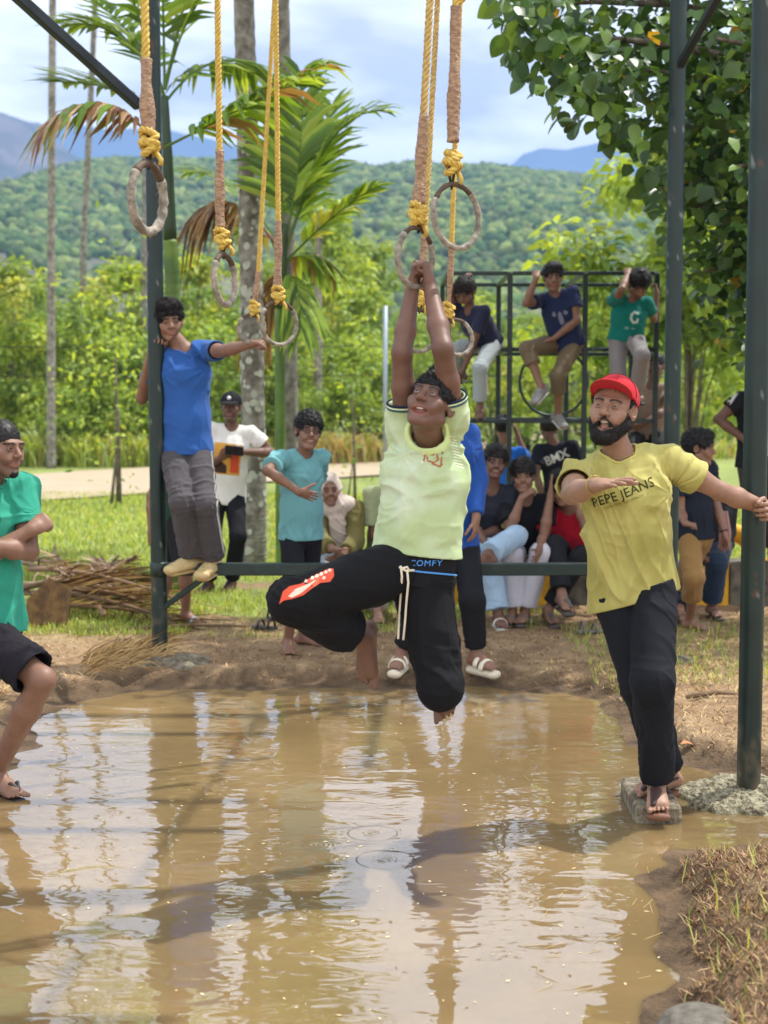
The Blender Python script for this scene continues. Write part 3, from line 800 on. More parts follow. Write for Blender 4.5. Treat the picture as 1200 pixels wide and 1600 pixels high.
        for k in 'RL':
            d = side[k]; Vs = creases(Vs, Ns, d['sh'] - sp * .08 * s, sp, am * .5, .035, .10 * s, seed)
            if (t.get('sleeve', .5) if not isinstance(t.get('sleeve'), dict) else t['sleeve'][k]) > 1: Vs = creases(Vs, Ns, d['el'], nrm(d['wr'] - d['sh']), .004, .025, .10 * s, seed); Vs = creases(Vs, Ns, d['wr'], nrm(d['wr'] - d['el']), .003, .02, .07, seed)
        Vs = creases(Vs, Ns, mid, sp + Ls * .3, am * .35, .055, .15 * s, seed + 3)
        for k in 'RL':
            d = side[k]; Vs = radial(Vs, Ns, d['sh'] - sp * .10 * s - Ls * d['sg'] * .01, sF, am * t.get('rad', .6), 11, .20 * s, seed + d['sg'])
        Vs = V0 + (Vs - V0) * w0[:, None]
        so = mesh_obj(t.get('name', 'shirt'), Vs, Fs, t.get('mat') or cloth(t['col'], wet=t.get('wet', False)), root); S['_shirt'] = so
        # ribbed collar, laid along the edge of the neck opening
        if 1:
            cb = MB(); ring = []; bvs = BVHTree.FromPolygons([tuple(v) for v in Vs.tolist()], [tuple(x) for x in Fs.tolist()]); e1 = perp(nax, Ls); e2 = np.cross(nax, e1); c0 = nk - sp * .012 * s + sF * .012 * s
            for i in range(28):
                a = 2 * pi * i / 28; o_ = e1 * cos(a) + e2 * sin(a); hit = bvs.ray_cast(Vector(c0 + o_ * (nop * 1.05 + .004) + nax * .16), Vector(-nax), .35)
                if hit[0]: ring.append(np.array(hit[0]) - nax * .0005 + o_ * -.002)
            S['_ring'] = (ring, nax, c0)
            if len(ring) > 8 and t.get('collar', 1): ring.append(ring[0]); cb.tube(ring, .0058 * s, 6, cap=False); cb.obj('collar', cloth(t.get('ccol', t['col'])), so)
        S['_cuffs'] = cuffs
    # ---------------- trousers
    if 'pants' in S:
        t = S['pants']; lo = t.get('loose', .012) * s; wt = pel + sp * t.get('rise', .13) * s; G = Group(.03 * s)
        G.cap(pel - sp * .01 * s, wt + sp * .03, .150 * s * f + .008 + lo * .5, .135 * s * f + .010, side=Lp, fa=.70, k=.04); G.cut(wt, sp)
        gs = [G]; ends = []
        for k in 'RL':
            d = side[k]; A = Group(.03 * s); ln = t['len'] if not isinstance(t['len'], dict) else t['len'][k]
            r0, r1, r2 = (t.get('thighr', .080) * s * f + lo), (t.get('kneer', .057) * s + lo), (t.get('endr', .055) * s + lo)
            if ln <= 1:
                u = nrm(d['kn'] - d['hip']); e = d['hip'] + (d['kn'] - d['hip']) * ln; re = r0 + (t.get('endr', .085) * s + lo - r0); A.cap(d['hip'], e + u * .03, r0, re)
                A.cut(e, u); rs = re
                if t.get('h', h) < .0068: A.cap(e - u * .10, e + u * .08, re - .012, re - .008, op='s', k=.003)
            else:
                A.cap(d['hip'], d['kn'], r0, r1); u = nrm(d['an'] - d['kn']); e = d['kn'] + (d['an'] - d['kn']) * (ln - 1)
                A.cap(d['kn'], e + u * .03, r1, r2); A.cut(e, u); rs = r2
                if t.get('h', h) < .0068: A.cap(e - u * .05, e + u * .05, r2 - .011, r2 - .007, op='s', k=.003)
            gs.append(A); ends.append((e, u, rs))
        Vp, Fp = surface(gs, t.get('h', h), kg=.016 * s); Np = vnormals(Vp, Fp); am = t.get('amp', .006)
        lg = nrm(side['L']['kn'] - side['L']['hip'] + side['R']['kn'] - side['R']['hip']); sh_ = nrm(side['L']['an'] - side['L']['kn'] + side['R']['an'] - side['R']['kn'])
        # folds follow the nearest limb
        Vp = folds(Vp, Np, am, seed + 50, t.get('folds') or ((lg, .6), (sh_, 1.0)), t.get('freq', 8.))
        for k in 'RL':
            d = side[k]; ln = t['len'] if not isinstance(t['len'], dict) else t['len'][k]
            Vp = creases(Vp, Np, d['hip'], nrm(d['kn'] - d['hip']) + sp * .4, am * .7, .04, .10 * s, seed)
            if ln > .95: Vp = creases(Vp, Np, d['kn'], nrm(d['an'] - d['kn']) - nrm(d['kn'] - d['hip']) * -1 + 1e-3, am * .8, .035, .11 * s, seed)
            if ln > 1.5: Vp = creases(Vp, Np, d['an'] - (d['an'] - d['kn']) * .06, nrm(d['an'] - d['kn']), am * t.get('bunch', 1.1), .032, .11 * s, seed)
        if 'shirt' in S and not t.get('keep'):      # the cloth under the shirt is not needed
            hm = pel - sp * S['shirt'].get('hem', .02) * s; hn = nrm(S['shirt'].get('hemdir', -sp)); dd = (Vp - hm) @ hn; ra_ = Vp - pel; ra_ = ra_ - sp * (ra_ @ sp)[:, None]; inn = (dd < -.050) & ((ra_ * ra_).sum(1) < (.195 * s) ** 2); Fp = Fp[~inn[Fp].all(1)]
        po = mesh_obj(t.get('name', 'trousers'), Vp, Fp, t.get('mat') or cloth(t['col'], wet=t.get('wet', False)), root); S['_pants'] = po; S['_pends'] = ends
        if t.get('stripe'):          # stripe down the outer side of a leg, laid on the cloth
            bv = BVHTree.FromPolygons([tuple(v) for v in Vp.tolist()], [tuple(x) for x in Fp.tolist()])
            for k in t.get('stripek', 'L'):
                d = side[k]; pts = [d['hip'] + (d['kn'] - d['hip']) * i / 14 for i in range(15)] + [d['kn'] + (d['an'] - d['kn']) * i / 12 for i in range(1, 12)]
                outv = nrm(t.get('stripedir', Lp * d['sg'])); mb = MB(); nst = t.get('nst', 1)
                for w0 in (range(nst)):
                    V_ = []
                    for p_ in pts:
                        tg = nrm(np.cross(outv, nrm(pts[-1] - pts[0])))
                        for e_ in (-.5, 0, .5):
                            c1 = p_ + tg * (t['stripe'][0] * e_ + (w0 - (nst - 1) / 2) * t['stripe'][0] * 1.6); hit = bv.ray_cast(Vector(c1 + outv * .3), Vector(-outv))
                            V_.append((np.array(hit[0]) + outv * .002) if hit[0] else c1 + outv * .08)
                    n_ = len(V_) // 3; mb.add(V_, [(i * 3 + j, i * 3 + j + 1, i * 3 + j + 4, i * 3 + j + 3) for i in range(n_ - 1) for j in (0, 1)])
                mb.obj('side_stripe', cloth(t['stripe'][1]), po)
    # ---------------- footwear
    ft = S.get('shoe')
    if ft:
        for k in 'RL':
            if side[k]['l'].get('bare'): continue
            A, tv, med, up, heel, ball = feet[k]; col = ft.get('col', (.5, .5, .5)); kind = ft['kind']; hs = max(h * .8, .0035)
            sb = A - up * (.088 * s) - up * ft.get('thick', .010)
            if kind in ('slide', 'flip', 'sandal'):
                G = Group(.004); G.cap(sb - tv * .048 * s, sb + tv * .165 * s, .034 * s, .047 * s, side=med, fa=ft.get('thick', .010) / .034 / s * 1.3, fb=ft.get('thick', .010) / .047 / s * 1.3)
                Vq, Fq = surface([G], hs); so = mesh_obj('sandal', Vq, Fq, rubber(ft.get('sole', col)), root)
                B = Group(.003)
                if kind == 'flip':
                    t0 = ball + med * .018 * s + tv * .012 * s + up * .006; 
                    for m_ in (1, -1):
                        top = A; e_ = sb + tv * .035 * s + med * m_ * .038 * s
                        B.cap(t0, ball + med * (.012 + m_ * .016) * s - tv * .015 * s + up * .034 * s, .007 * s, .008 * s); B.cap(ball + med * (.012 + m_ * .016) * s - tv * .015 * s + up * .034 * s, e_ + up * .02, .0085 * s, .006 * s)
                elif kind == 'sandal':   # broad leather thong with an ankle band
                    t0 = ball + med * .020 * s + tv * .022 * s + up * .010; c_ = A + tv * .080 * s - up * .016 * s + med * .006 * s
                    B.cap(t0, c_, .011 * s, .024 * s, side=med, fa=.75, fb=.5, k=.006); 
                    for m_ in (1, -1): B.cap(c_, sb + tv * .02 * s + med * m_ * .046 * s + up * .015, .015 * s, .012 * s, side=tv, fa=.7, k=.006)
                    for i in range(9):
                        a0, a1 = pi * i / 8 - pi / 2, pi * (i + 1) / 8 - pi / 2
                        if i < 8: B.cap(A - up * .03 * s + (med * sin(a0) * .041 - tv * cos(a0) * .048) * s, A - up * .03 * s + (med * sin(a1) * .041 - tv * cos(a1) * .048) * s, .006 * s, k=.003)
                else:
                    for cpos in ft.get('straps', (.085,)):
                        c_ = A + tv * cpos * s - up * (.012 + cpos * .30) * s
                        for i in range(10):
                            a0, a1 = pi * i / 10 - pi / 2, pi * (i + 1) / 10 - pi / 2
                            pa = c_ - up * .042 * s + (med * sin(a0) * .051 + up * cos(a0) * .052) * s; pb = c_ - up * .042 * s + (med * sin(a1) * .051 + up * cos(a1) * .052) * s
                            B.cap(pa, pb, ft.get('sw', .017) * s, side=tv, fa=.35, k=.004)
                Vq, Fq = surface([B], hs); mesh_obj('strap', Vq, Fq, rubber(col), so)
            else:
                G = Group(.015); G.cap(A + up * (.02 if kind == 'sneaker' else -.032) * s, heel, .040 * s, .038 * s); G.cap(A + tv * .02 * s - up * .02 * s, ball + tv * .045 * s, .039 * s, .048 * s, side=med, fa=.90, fb=.56)
                G.cap(heel, ball + tv * .045 * s - up * .006 * s, .042 * s, .052 * s, side=med, fa=.8, fb=.5)
                G.cap(A, A + up * .1, .038 * s, .045 * s, op='s', k=.004)
                Vq, Fq = surface([G], hs); so = mesh_obj('shoe', Vq, Fq, rubber(col), root)
                G = Group(.004); G.cap(sb + up * .004 - tv * .050 * s, sb + up * .004 + tv * .165 * s, .040 * s, .053 * s, side=med, fa=.30, fb=.23); Vq, Fq = surface([G], hs); mesh_obj('sole', Vq, Fq, rubber(ft.get('sole', col)), so)
                if kind == 'croc':
                    mb = MB()
                    for i in range(9):
                        a_ = (i % 3 - 1) * .022; b_ = .075 + (i // 3) * .028
                        p_ = A + tv * b_ * s + med * a_ * s + up * .05; mb.tube([p_ - up * .09 * s, p_ - up * (.055 + .20 * (b_ - .05)) * s - up * abs(a_) * .5], .0048 * s, 7)
                    mb.obj('vent_hole', rubber((.03, .025, .02)), so)
    S['_side'] = side; S['_frame'] = (hc, M, q, Xh); S['_sp'] = (nk, pel, sp, Ls, sF, Lp); S['_root'] = root
    return S

_txt = {}
def decal(parent, target, V, F, c, rt, up, col, name='print', off=.002, ms=None):
    """lays a flat outline (V in local x, y metres) on the surface of target, found along the normal"""
    n = nrm(np.cross(rt, up)); me = target.data; wl = wloc(target)
    bv = BVHTree.FromPolygons([Vector(v.co) + wl for v in me.vertices], [tuple(p.vertices) for p in me.polygons])
    out = []; last = c
    for x, y in V:
        p0 = c + rt * x + up * y + n * .25; hit = bv.ray_cast(Vector(p0), Vector(-n), .6)
        p = (np.array(hit[0]) + n * off) if hit[0] else c + rt * x + up * y + n * np.dot(last - c, n); last = p; out.append(p)
    return mesh_obj(name, out, F, ms or cloth(col), parent, True)
def flat_text(txt, size, bold=0.0, shear=0., spacing=1., maxe=.012, xs=1., arc=0.):
    cu = bpy.data.curves.new('letters', 'FONT'); cu.body = txt; cu.size = size; cu.align_x = 'CENTER'; cu.align_y = 'CENTER'; cu.offset = bold; cu.shear = shear; cu.space_character = spacing; cu.resolution_u = 3
    ob = bpy.data.objects.new('letters', cu); COL.objects.link(ob); dg = bpy.context.evaluated_depsgraph_get(); dg.update()
    me = bpy.data.meshes.new_from_object(ob.evaluated_get(dg)); bpy.data.objects.remove(ob); bpy.data.curves.remove(cu)
    V, F = subdiv(me, maxe)
    return [(x * xs, y - arc * x * x) for x, y in V], F
def subdiv(me, maxe):
    bm = bmesh.new(); bm.from_mesh(me); bmesh.ops.triangulate(bm, faces=bm.faces)
    for _ in range(4):
        es = [e for e in bm.edges if e.calc_length() > maxe]
        if not es: break
        bmesh.ops.subdivide_edges(bm, edges=es, cuts=1); bmesh.ops.triangulate(bm, faces=[f for f in bm.faces if len(f.verts) > 3])
    V = [(v.co.x, v.co.y) for v in bm.verts]; bm.verts.index_update(); F = [tuple(v.index for v in f.verts) for f in bm.faces]; bm.free(); bpy.data.meshes.remove(me)
    return V, F
def flat_poly(polys, maxe=.015):
    me = bpy.data.meshes.new('outline'); V = []; F = []
    for p in polys:
        n = len(V); V += [(x, y, 0) for x, y in p]; F.append(tuple(range(n, n + len(p))))
    me.from_pydata(V, [], F); return subdiv(me, maxe)
def thick_line(pts, w):
    """polyline with width w as a list of quads"""
    q = []
    for a, b in zip(pts[:-1], pts[1:]):
        a = np.array(a, float); b = np.array(b, float); d = b - a; l = np.linalg.norm(d)
        if l < 1e-6: continue
        d /= l; n = np.array([-d[1], d[0]]) * w / 2; e = d * w * .3
        q.append([tuple(a - e + n), tuple(a - e - n), tuple(b + e - n), tuple(b + e + n)])
    return q
# ------------------------------------------------------------------ ground, pond, path
ZW = -0.07
def GP(px, py, z=0.0):
    p = PG(px, py, z); return (float(p[0]), float(p[1]))
pond = [GP(*q, z=ZW) for q in [(-260, 1330), (-120, 1240), (-30, 1205), (22, 1168), (20, 1128), (70, 1104), (118, 1090), (205, 1078), (300, 1070), (400, 1074), (500, 1070), (600, 1074), (700, 1066), (800, 1072), (900, 1078), (955, 1092), (985, 1120), (1020, 1165), (1060, 1186), (1110, 1196), (1160, 1204), (1230, 1215), (1330, 1235),
        (1400, 1290), (1290, 1322), (1185, 1336), (1140, 1348), (1085, 1340), (1040, 1372), (1062, 1402), (1086, 1420), (1078, 1475), (1094, 1530), (1068, 1575), (1050, 1640), (1040, 1800)]] + [(.9, 1.0), (-3.0, 1.0), (-3.6, 3.5)]
def sd_poly(X, Y, poly):
    d = np.full(X.shape, 1e9); ins = np.zeros(X.shape, bool); n = len(poly)
    for i in range(n):
        x0, y0 = poly[i]; x1, y1 = poly[(i + 1) % n]; ex, ey = x1 - x0, y1 - y0
        t = np.clip(((X - x0) * ex + (Y - y0) * ey) / (ex * ex + ey * ey + 1e-12), 0, 1)
        d = np.minimum(d, (X - x0 - t * ex) ** 2 + (Y - y0 - t * ey) ** 2)
        c = (y0 > Y) != (y1 > Y); xi = x0 + (Y - y0) * ex / (ey if abs(ey) > 1e-9 else 1e-9); ins ^= c & (X < xi)
    d = np.sqrt(d); return np.where(ins, -d, d)
def sst(a, b, x): t = np.clip((x - a) / (b - a), 0, 1); return t * t * (3 - 2 * t)
def ground_z(X, Y, detail=True):
    X = np.asarray(X, float); Y = np.asarray(Y, float)
    sd = sd_poly(X, Y, pond)
    p3 = np.stack([X, Y, X * 0], -1)
    sd = sd + .05 * vnoise(p3 * 5, 3) + .025 * vnoise(p3 * 14, 4)
    z = -0.30 + .235 * sst(-.9, -.02, sd) + .075 * sst(-.05, .16, sd)
    near = 1 - sst(13, 18, Y)
    z = z + near * (.015 * fbm(p3 * 2.2, 3, 9) + .012 * vnoise(p3 * 11, 6)) * sst(-.1, .15, sd)
    bank = np.exp(-((X - 1.35) / .55) ** 2) * (1 - sst(4.3, 5.0, Y)) * sst(.0, .25, sd)
    z = z + .10 * bank * (1 + .5 * vnoise(p3 * 6, 8))
    lip = np.exp(-((sd - .16) / .12) ** 2) * sst(7.3, 8.2, Y) * (Y < 10); z = z + .010 * lip * (.6 + .8 * vnoise(p3 * 3.2, 12))
    return z, sd
def axis(lo, hi, st, lim0, lim1, g=1.16):
    a = list(np.arange(lo, hi, st)); s = st; x = a[-1]
    while x < lim1: s *= g; x += s; a.append(x)
    s = st; x = lo; b = []
    while x > lim0: s *= g; x -= s; b.append(x)
    return np.array(b[::-1] + a)
gx = axis(-3.6, 3.2, .036, -5000, 5000); gy = axis(2.9, 12.2, .036, -60, 6000)
GX, GY = np.meshgrid(gx, gy, indexing='ij'); GZ, GSD = ground_z(GX, GY)
p3 = np.stack([GX, GY, GX * 0], -1)
n1 = fbm(p3 * .9, 3, 21); n2 = fbm(p3 * 4, 3, 22); n3 = vnoise(p3 * 17, 23)
dirt = np.array((.26, .165, .090)); straw = np.array((.36, .25, .14)); wet = np.array((.115, .075, .042)); grs = np.array((.21, .25, .065)); mudb = np.array((.19, .125, .06))
col = dirt + (straw - dirt) * np.clip(.45 + n2 * .9 + n3 * .25, 0, 1)[..., None]
gm = sst(-.25, .3, (GY - 11.3) * .55 + n1 * 1.2 + n2 * .6 - .25 * np.clip(GX, -1, 2))
gm = np.maximum(gm, sst(.25, .5, n1 + n2 * .5 - .1) * sst(9.4, 10.4, GY) * .6)
gm = np.maximum(gm, sst(12.3, 14.5, GY) * .9)
gm = np.maximum(gm, .8 * np.exp(-(((GX + 2.0) / .75) ** 2 + ((GY - 10.1) / .55) ** 2)) * (1 + n2)); barec = np.exp(-(((GX + 1.2) / 1.6) ** 2 + ((GY - 19.5) / 1.6) ** 2)) * .5
gm = np.clip(gm - barec, 0, 1)
col = col * (1 - gm[..., None]) + grs * (1 + .5 * n2[..., None]) * gm[..., None]
wm = 1 - sst(.02, .22, GSD + .05 * n2); col = col * (1 - wm[..., None]) + wet * (1 + .4 * n3[..., None]) * wm[..., None]
nxg, nyg = len(gx), len(gy); ii = np.arange(nxg * nyg).reshape(nxg, nyg)
GF = np.stack([ii[:-1, :-1], ii[1:, :-1], ii[1:, 1:], ii[:-1, 1:]], -1).reshape(-1, 4)
M_GROUND = mat('earth_and_turf', rough=.92, tint=True, var=.28, vscale=9, bump=.9, bscale=38, bdist=.03, detail=10, spec=.25)
g_o = mesh_obj('ground', np.stack([GX, GY, GZ], -1).reshape(-1, 3), GF, M_GROUND, None, True, np.clip(col, .01, 1).reshape(-1, 3)); meta(g_o, 'dry trampled soil and lawn round the pond', kind='structure')
def gz(x, y): return float(ground_z(np.array([x]), np.array([y]))[0][0])

# water: a still muddy sheet with faint ripples
M_WATER = bpy.data.materials.new('muddy_water'); M_WATER.use_nodes = True; nt = M_WATER.node_tree; N = nt.nodes.new; L_ = nt.links.new
bw = nt.nodes['Principled BSDF']; bw.inputs['Roughness'].default_value = .015; bw.inputs['IOR'].default_value = 2.2; bw.inputs['Subsurface Weight'].default_value = .85; bw.inputs['Subsurface Radius'].default_value = (1, .96, .9); bw.inputs['Subsurface Scale'].default_value = .20; bw.inputs['Specular IOR Level'].default_value = .5
tc = N('ShaderNodeTexCoord')
nz = N('ShaderNodeTexNoise'); nz.inputs['Scale'].default_value = 1.1; nz.inputs['Detail'].default_value = 5; L_(tc.outputs['Object'], nz.inputs['Vector'])
rp = N('ShaderNodeValToRGB'); rp.color_ramp.elements[0].position = .35; rp.color_ramp.elements[0].color = (*lin((124, 104, 70)), 1); rp.color_ramp.elements[1].position = .65; rp.color_ramp.elements[1].color = (*lin((146, 123, 84)), 1)
L_(nz.outputs[0], rp.inputs[0]); L_(rp.outputs[0], bw.inputs['Base Color'])
def wv(scale, sx, sy, dist, det=2, distn=0.):
    mp = N('ShaderNodeMapping'); mp.inputs['Scale'].default_value = (sx, sy, 1); L_(tc.outputs['Object'], mp.inputs[0])
    n = N('ShaderNodeTexNoise'); n.inputs['Scale'].default_value = scale; n.inputs['Detail'].default_value = det; n.inputs['Distortion'].default_value = distn; L_(mp.outputs[0], n.inputs['Vector'])
    b = N('ShaderNodeBump'); b.inputs['Strength'].default_value = 1; b.inputs['Distance'].default_value = dist; L_(n.outputs[0], b.inputs['Height']); return b
b1 = wv(2.0, 1, 1.7, .0062, 1, .8); b2 = wv(6.5, 1, 1.9, .0017, 1, 1.0); b3 = wv(20, 1, 1.5, .00008, 0)
L_(b1.outputs[0], b2.inputs['Normal']); L_(b2.outputs[0], b3.inputs['Normal']); L_(b3.outputs[0], bw.inputs['Normal'])
wx = np.linspace(-6, 4, 90); wy = np.linspace(.8, 9.4, 110); WX, WY = np.meshgrid(wx, wy, indexing='ij')
jj = np.arange(90 * 110).reshape(90, 110); WF = np.stack([jj[:-1, :-1], jj[1:, :-1], jj[1:, 1:], jj[:-1, 1:]], -1).reshape(-1, 4)
rings_at = [(582, 1302, .045), (602, 1343, .05), (500, 1320, .03)]
w_o = mesh_obj('water', np.stack([WX, WY, WX * 0 + ZW], -1).reshape(-1, 3), WF, M_WATER); meta(w_o, 'muddy brown pond water', kind='structure')
# small raindrop-like ripple rings are real relief on a finer sheet piece
def ripple(px, py, r):
    c = PG(px, py, ZW); n = 26; V = []; F = []
    for i in range(n + 1):
        rr = r * i / n * 2.2
        for j in range(28):
            th = 2 * pi * j / 28; V.append((c[0] + rr * cos(th), c[1] + rr * sin(th), ZW + .0004 + .0006 * sin(rr / r * 11) * math.exp(-(rr / r) ** 2 * 1.1) - (0.0006 if i == n else 0)))
    for i in range(n):
        for j in range(28): F.append((i * 28 + j, i * 28 + (j + 1) % 28, (i + 1) * 28 + (j + 1) % 28, (i + 1) * 28 + j))
    meta(mesh_obj('water_ripple', V, F, M_WATER), kind='structure')
for a in rings_at: ripple(*a)
# floating specks
sp_ = MB(); rg = np.random.default_rng(5)
for _ in range(420):
    px = rg.uniform(60, 1140); py = rg.uniform(1085, 1600); c = PG(px, py, ZW)
    if sd_poly(np.array([c[0]]), np.array([c[1]]), pond)[0] > -.02: continue
    a = rg.uniform(0, pi); l = rg.uniform(.003, .012); w = l * rg.uniform(.2, .6); u = np.array([cos(a), sin(a), 0]); v = np.array([-sin(a), cos(a), 0]); z = np.array([0, 0, .0016])
    sp_.add([c + z - u * l, c + z - v * w, c + z + u * l, c + z + v * w], [(0, 1, 2, 3)], lin((205, 190, 150)) if rg.random() < .6 else lin((120, 90, 50)))
for _ in range(26):
    px = rg.uniform(820, 1130); py = rg.uniform(1200, 1560); c = PG(px, py, ZW); a = rg.uniform(0, pi); l = rg.uniform(.02, .05)
    if sd_poly(np.array([c[0]]), np.array([c[1]]), pond)[0] > -.02: continue
    sp_.tube([c + np.array([cos(a), sin(a), 0]) * l * t + np.array([0, 0, .002 + .003 * t]) for t in (-1, -.3, .4, 1)], .0011, 3, lin((185, 160, 110)))
meta(sp_.obj('floating_debris', mat('straw_bits', rough=.9, tint=True)), 'bits of straw and froth floating on the muddy water', kind='stuff')

# path beyond the lawn
top = [(-150, 760), (0, 748), (110, 740), (240, 733), (420, 728), (520, 724), (600, 721), (700, 703), (800, 684), (900, 668), (1000, 657)]
bot = [(-150, 800), (0, 790), (110, 783), (240, 774), (420, 756), (520, 750), (600, 745), (700, 722), (800, 697), (900, 677), (1000, 663)]
V = []; F = []
for i, (a, b) in enumerate(zip(top, bot)):
    pa, pb = GP(*a), GP(*b); zt = .05
    for t in np.linspace(0, 1, 5): V.append((pb[0] + (pa[0] - pb[0]) * t, pb[1] + (pa[1] - pb[1]) * t, zt))
    if i:
        for k in range(4): F.append(((i - 1) * 5 + k, i * 5 + k, i * 5 + k + 1, (i - 1) * 5 + k + 1))
meta(mesh_obj('path', V, F, mat('sandy_path', base=lin((168, 150, 124)), rough=.95, var=.1, vscale=2, bump=.3, bscale=20)), 'sandy path beyond the lawn', kind='structure')

# dry straw and trampled grass on the soil
def blades(n, xy, lmin, lmax, w, cols, up=(.05, .5), seed=1, segs=2, z0=0.0):
    rg = np.random.default_rng(seed); X, Y = xy(rg, n); Z, sd = ground_z(X, Y); k = (sd > .015) if z0 == 0 else np.ones(len(X), bool)
    X, Y, Z = X[k], Y[k], Z[k]; n = len(X); a = rg.uniform(0, 2 * pi, n); l = rg.uniform(lmin, lmax, n); u = rg.uniform(up[0], up[1], n)
    d = np.stack([np.cos(a), np.sin(a), u * 1.4], 1); d /= np.linalg.norm(d, axis=1, keepdims=True); sd_ = np.stack([-np.sin(a), np.cos(a), 0 * a], 1) * (w * rg.uniform(.5, 1.3, n))[:, None]
    p = np.stack([X, Y, Z + .002], 1); bend = rg.uniform(.1, .5, n)[:, None] * l[:, None]; m = p + d * l[:, None] * .5; e = p + d * l[:, None] - np.array([0, 0, 1]) * bend * .35 * (u[:, None] > .3)
    tw = rg.normal(0, .25, (n, 3)) * sd_ * 2; tw[:, 2] = np.abs(rg.normal(0, .4, n)) * w
    V = np.stack([p - sd_, p + sd_, m - sd_ * .8 + tw, m + sd_ * .8 + tw, e], 1).reshape(-1, 3); b = (np.arange(n) * 5)[:, None]
    F = np.concatenate([b + [[0, 1, 3]], b + [[0, 3, 2]], b + [[2, 3, 4]]])
    cols = np.array(cols); C = cols[rg.integers(0, len(cols), n)] * rg.uniform(.7, 1.25, (n, 1)); return V, F, np.repeat(C, 5, 0)
STRAWC = [lin((205, 180, 130)), lin((170, 138, 92)), lin((130, 98, 62)), lin((190, 160, 112)), lin((96, 70, 44))]
GREENC = [lin((150, 172, 74)), lin((176, 190, 90)), lin((124, 150, 62)), lin((192, 192, 112))]
M_STRAW = mat('dry_straw', rough=.8, tint=True, trans=.15); M_BLADE = mat('grass_blade', rough=.6, tint=True, trans=.35)
def reg(x0, x1, y0, y1, f=None):
    def g(rg, n):
        X = rg.uniform(x0, x1, n); Y = rg.uniform(y0, y1, n)
        if f is not None: k = f(X, Y, rg); X, Y = X[k], Y[k]
        return X, Y
    return g
A = [blades(17000, reg(.6, 1.5, 3.2, 5.1), .012, .055, .0022, [lin((190, 160, 118)), lin((150, 116, 80)), lin((112, 80, 54)), lin((92, 64, 42)), lin((128, 94, 62)), lin((74, 52, 36))], (.0, .9), 1), blades(17000, reg(-3.4, 3.0, 7.6, 10.8), .015, .075, .0028, STRAWC + [lin((150, 116, 78))] * 3, (.0, .5), 2),
     blades(6000, reg(1.0, 3.0, 5.6, 8.6), .02, .08, .0026, STRAWC, (.0, .5), 3), blades(6000, reg(-3.4, -2.0, 6.0, 8.6), .03, .11, .003, STRAWC, (0, .6), 4)]
V = np.concatenate([a[0] for a in A]); C = np.concatenate([a[2] for a in A]); F = []; n = 0
for a in A: F.append(a[1] + n); n += len(a[0])
meta(mesh_obj('straw', V, np.concatenate(F), M_STRAW, None, False, C), 'dry straw and clippings on the bank', kind='stuff')
fm = lambda X, Y, rg: (vnoise(np.stack([X * .9, Y * .9, X * 0], 1), 21) + .7 * vnoise(np.stack([X * 4, Y * 4, X * 0], 1), 22) + (Y - 11.5) * .55 - .25 * np.clip(X, -1, 2) > rg.uniform(-.5, .5, len(X)))
A = [blades(60000, reg(-4.5, 4.5, 9.4, 14.5, fm), .03, .085, .0045, GREENC, (.6, 2.2), 6), blades(50000, reg(-8, 8, 14.5, 24), .04, .10, .009, GREENC, (.8, 2.5), 7),
     blades(260, reg(.8, 1.5, 3.3, 4.9), .03, .12, .0022, GREENC, (.6, 2.5), 8), blades(5200, reg(-2.9, -1.35, 9.5, 10.9), .03, .075, .004, GREENC, (.6, 2.), 19), blades(2500, reg(1.2, 3, 7.8, 10), .03, .08, .003, GREENC, (.6, 2.), 9)]
V = np.concatenate([a[0] for a in A]); C = np.concatenate([a[2] for a in A]); F = []; n = 0
for a in A: F.append(a[1] + n); n += len(a[0])
meta(mesh_obj('grass', V, np.concatenate(F), M_BLADE, None, False, C), 'short lawn grass', kind='stuff')

# ------------------------------------------------------------------ hills
def ridge(px_pts, D):
    xs = [(p[0] - 600) / FPX * D for p in px_pts]; zs = [CZ + (HY - p[1]) / FPX * D for p in px_pts]; return lambda x: np.interp(x, xs, zs)
def hill(name, label, D0, D1, pts, m, nx=260, ny=50, rough=.06, seed=1, pw=.8, ext=1.25):
    rf = ridge(pts, D1); x = np.linspace(-D1 * .27 * ext - 60, D1 * .27 * ext + 60, nx); v = np.linspace(-.02, 1.35, ny)
    Xg, Vg = np.meshgrid(x, v, indexing='ij'); Yg = D0 + (D1 - D0) * Vg; R_ = rf(Xg)
    prof = np.where(Vg <= 1, np.clip(Vg, 0, 1) ** pw, 1 - (Vg - 1) * .8); nzv = fbm(np.stack([Xg, Yg, Xg * 0], -1) / (D1 * .05), 4, seed)
    Z = R_ * prof * (1 + rough * nzv * np.minimum(1, (1.3 - np.abs(Vg)) * 1)) - 3 * (Vg < 0) * 1.0
    Z = Z + R_ * .10 * 0.4 * np.sin(Xg / (D1 * .045) + 2 * nzv) * np.sin(np.clip(Vg, 0, 1) * pi)
    jj = np.arange(nx * ny).reshape(nx, ny); F = np.stack([jj[:-1, :-1], jj[1:, :-1], jj[1:, 1:], jj[:-1, 1:]], -1).reshape(-1, 4)
    o = mesh_obj(name, np.stack([Xg, Yg, Z], -1).reshape(-1, 3), F, m); meta(o, label, kind='structure'); return Xg, Yg, Z
M_HILL = mat('forest_floor', base=lin((64, 78, 40)), base2=lin((104, 98, 88)), rough=.95, vscale=.02, detail=8)
M_FAR = mat('far_forest', base=lin((26, 44, 40)), base2=lin((44, 58, 50)), rough=.95, vscale=.01, detail=10)
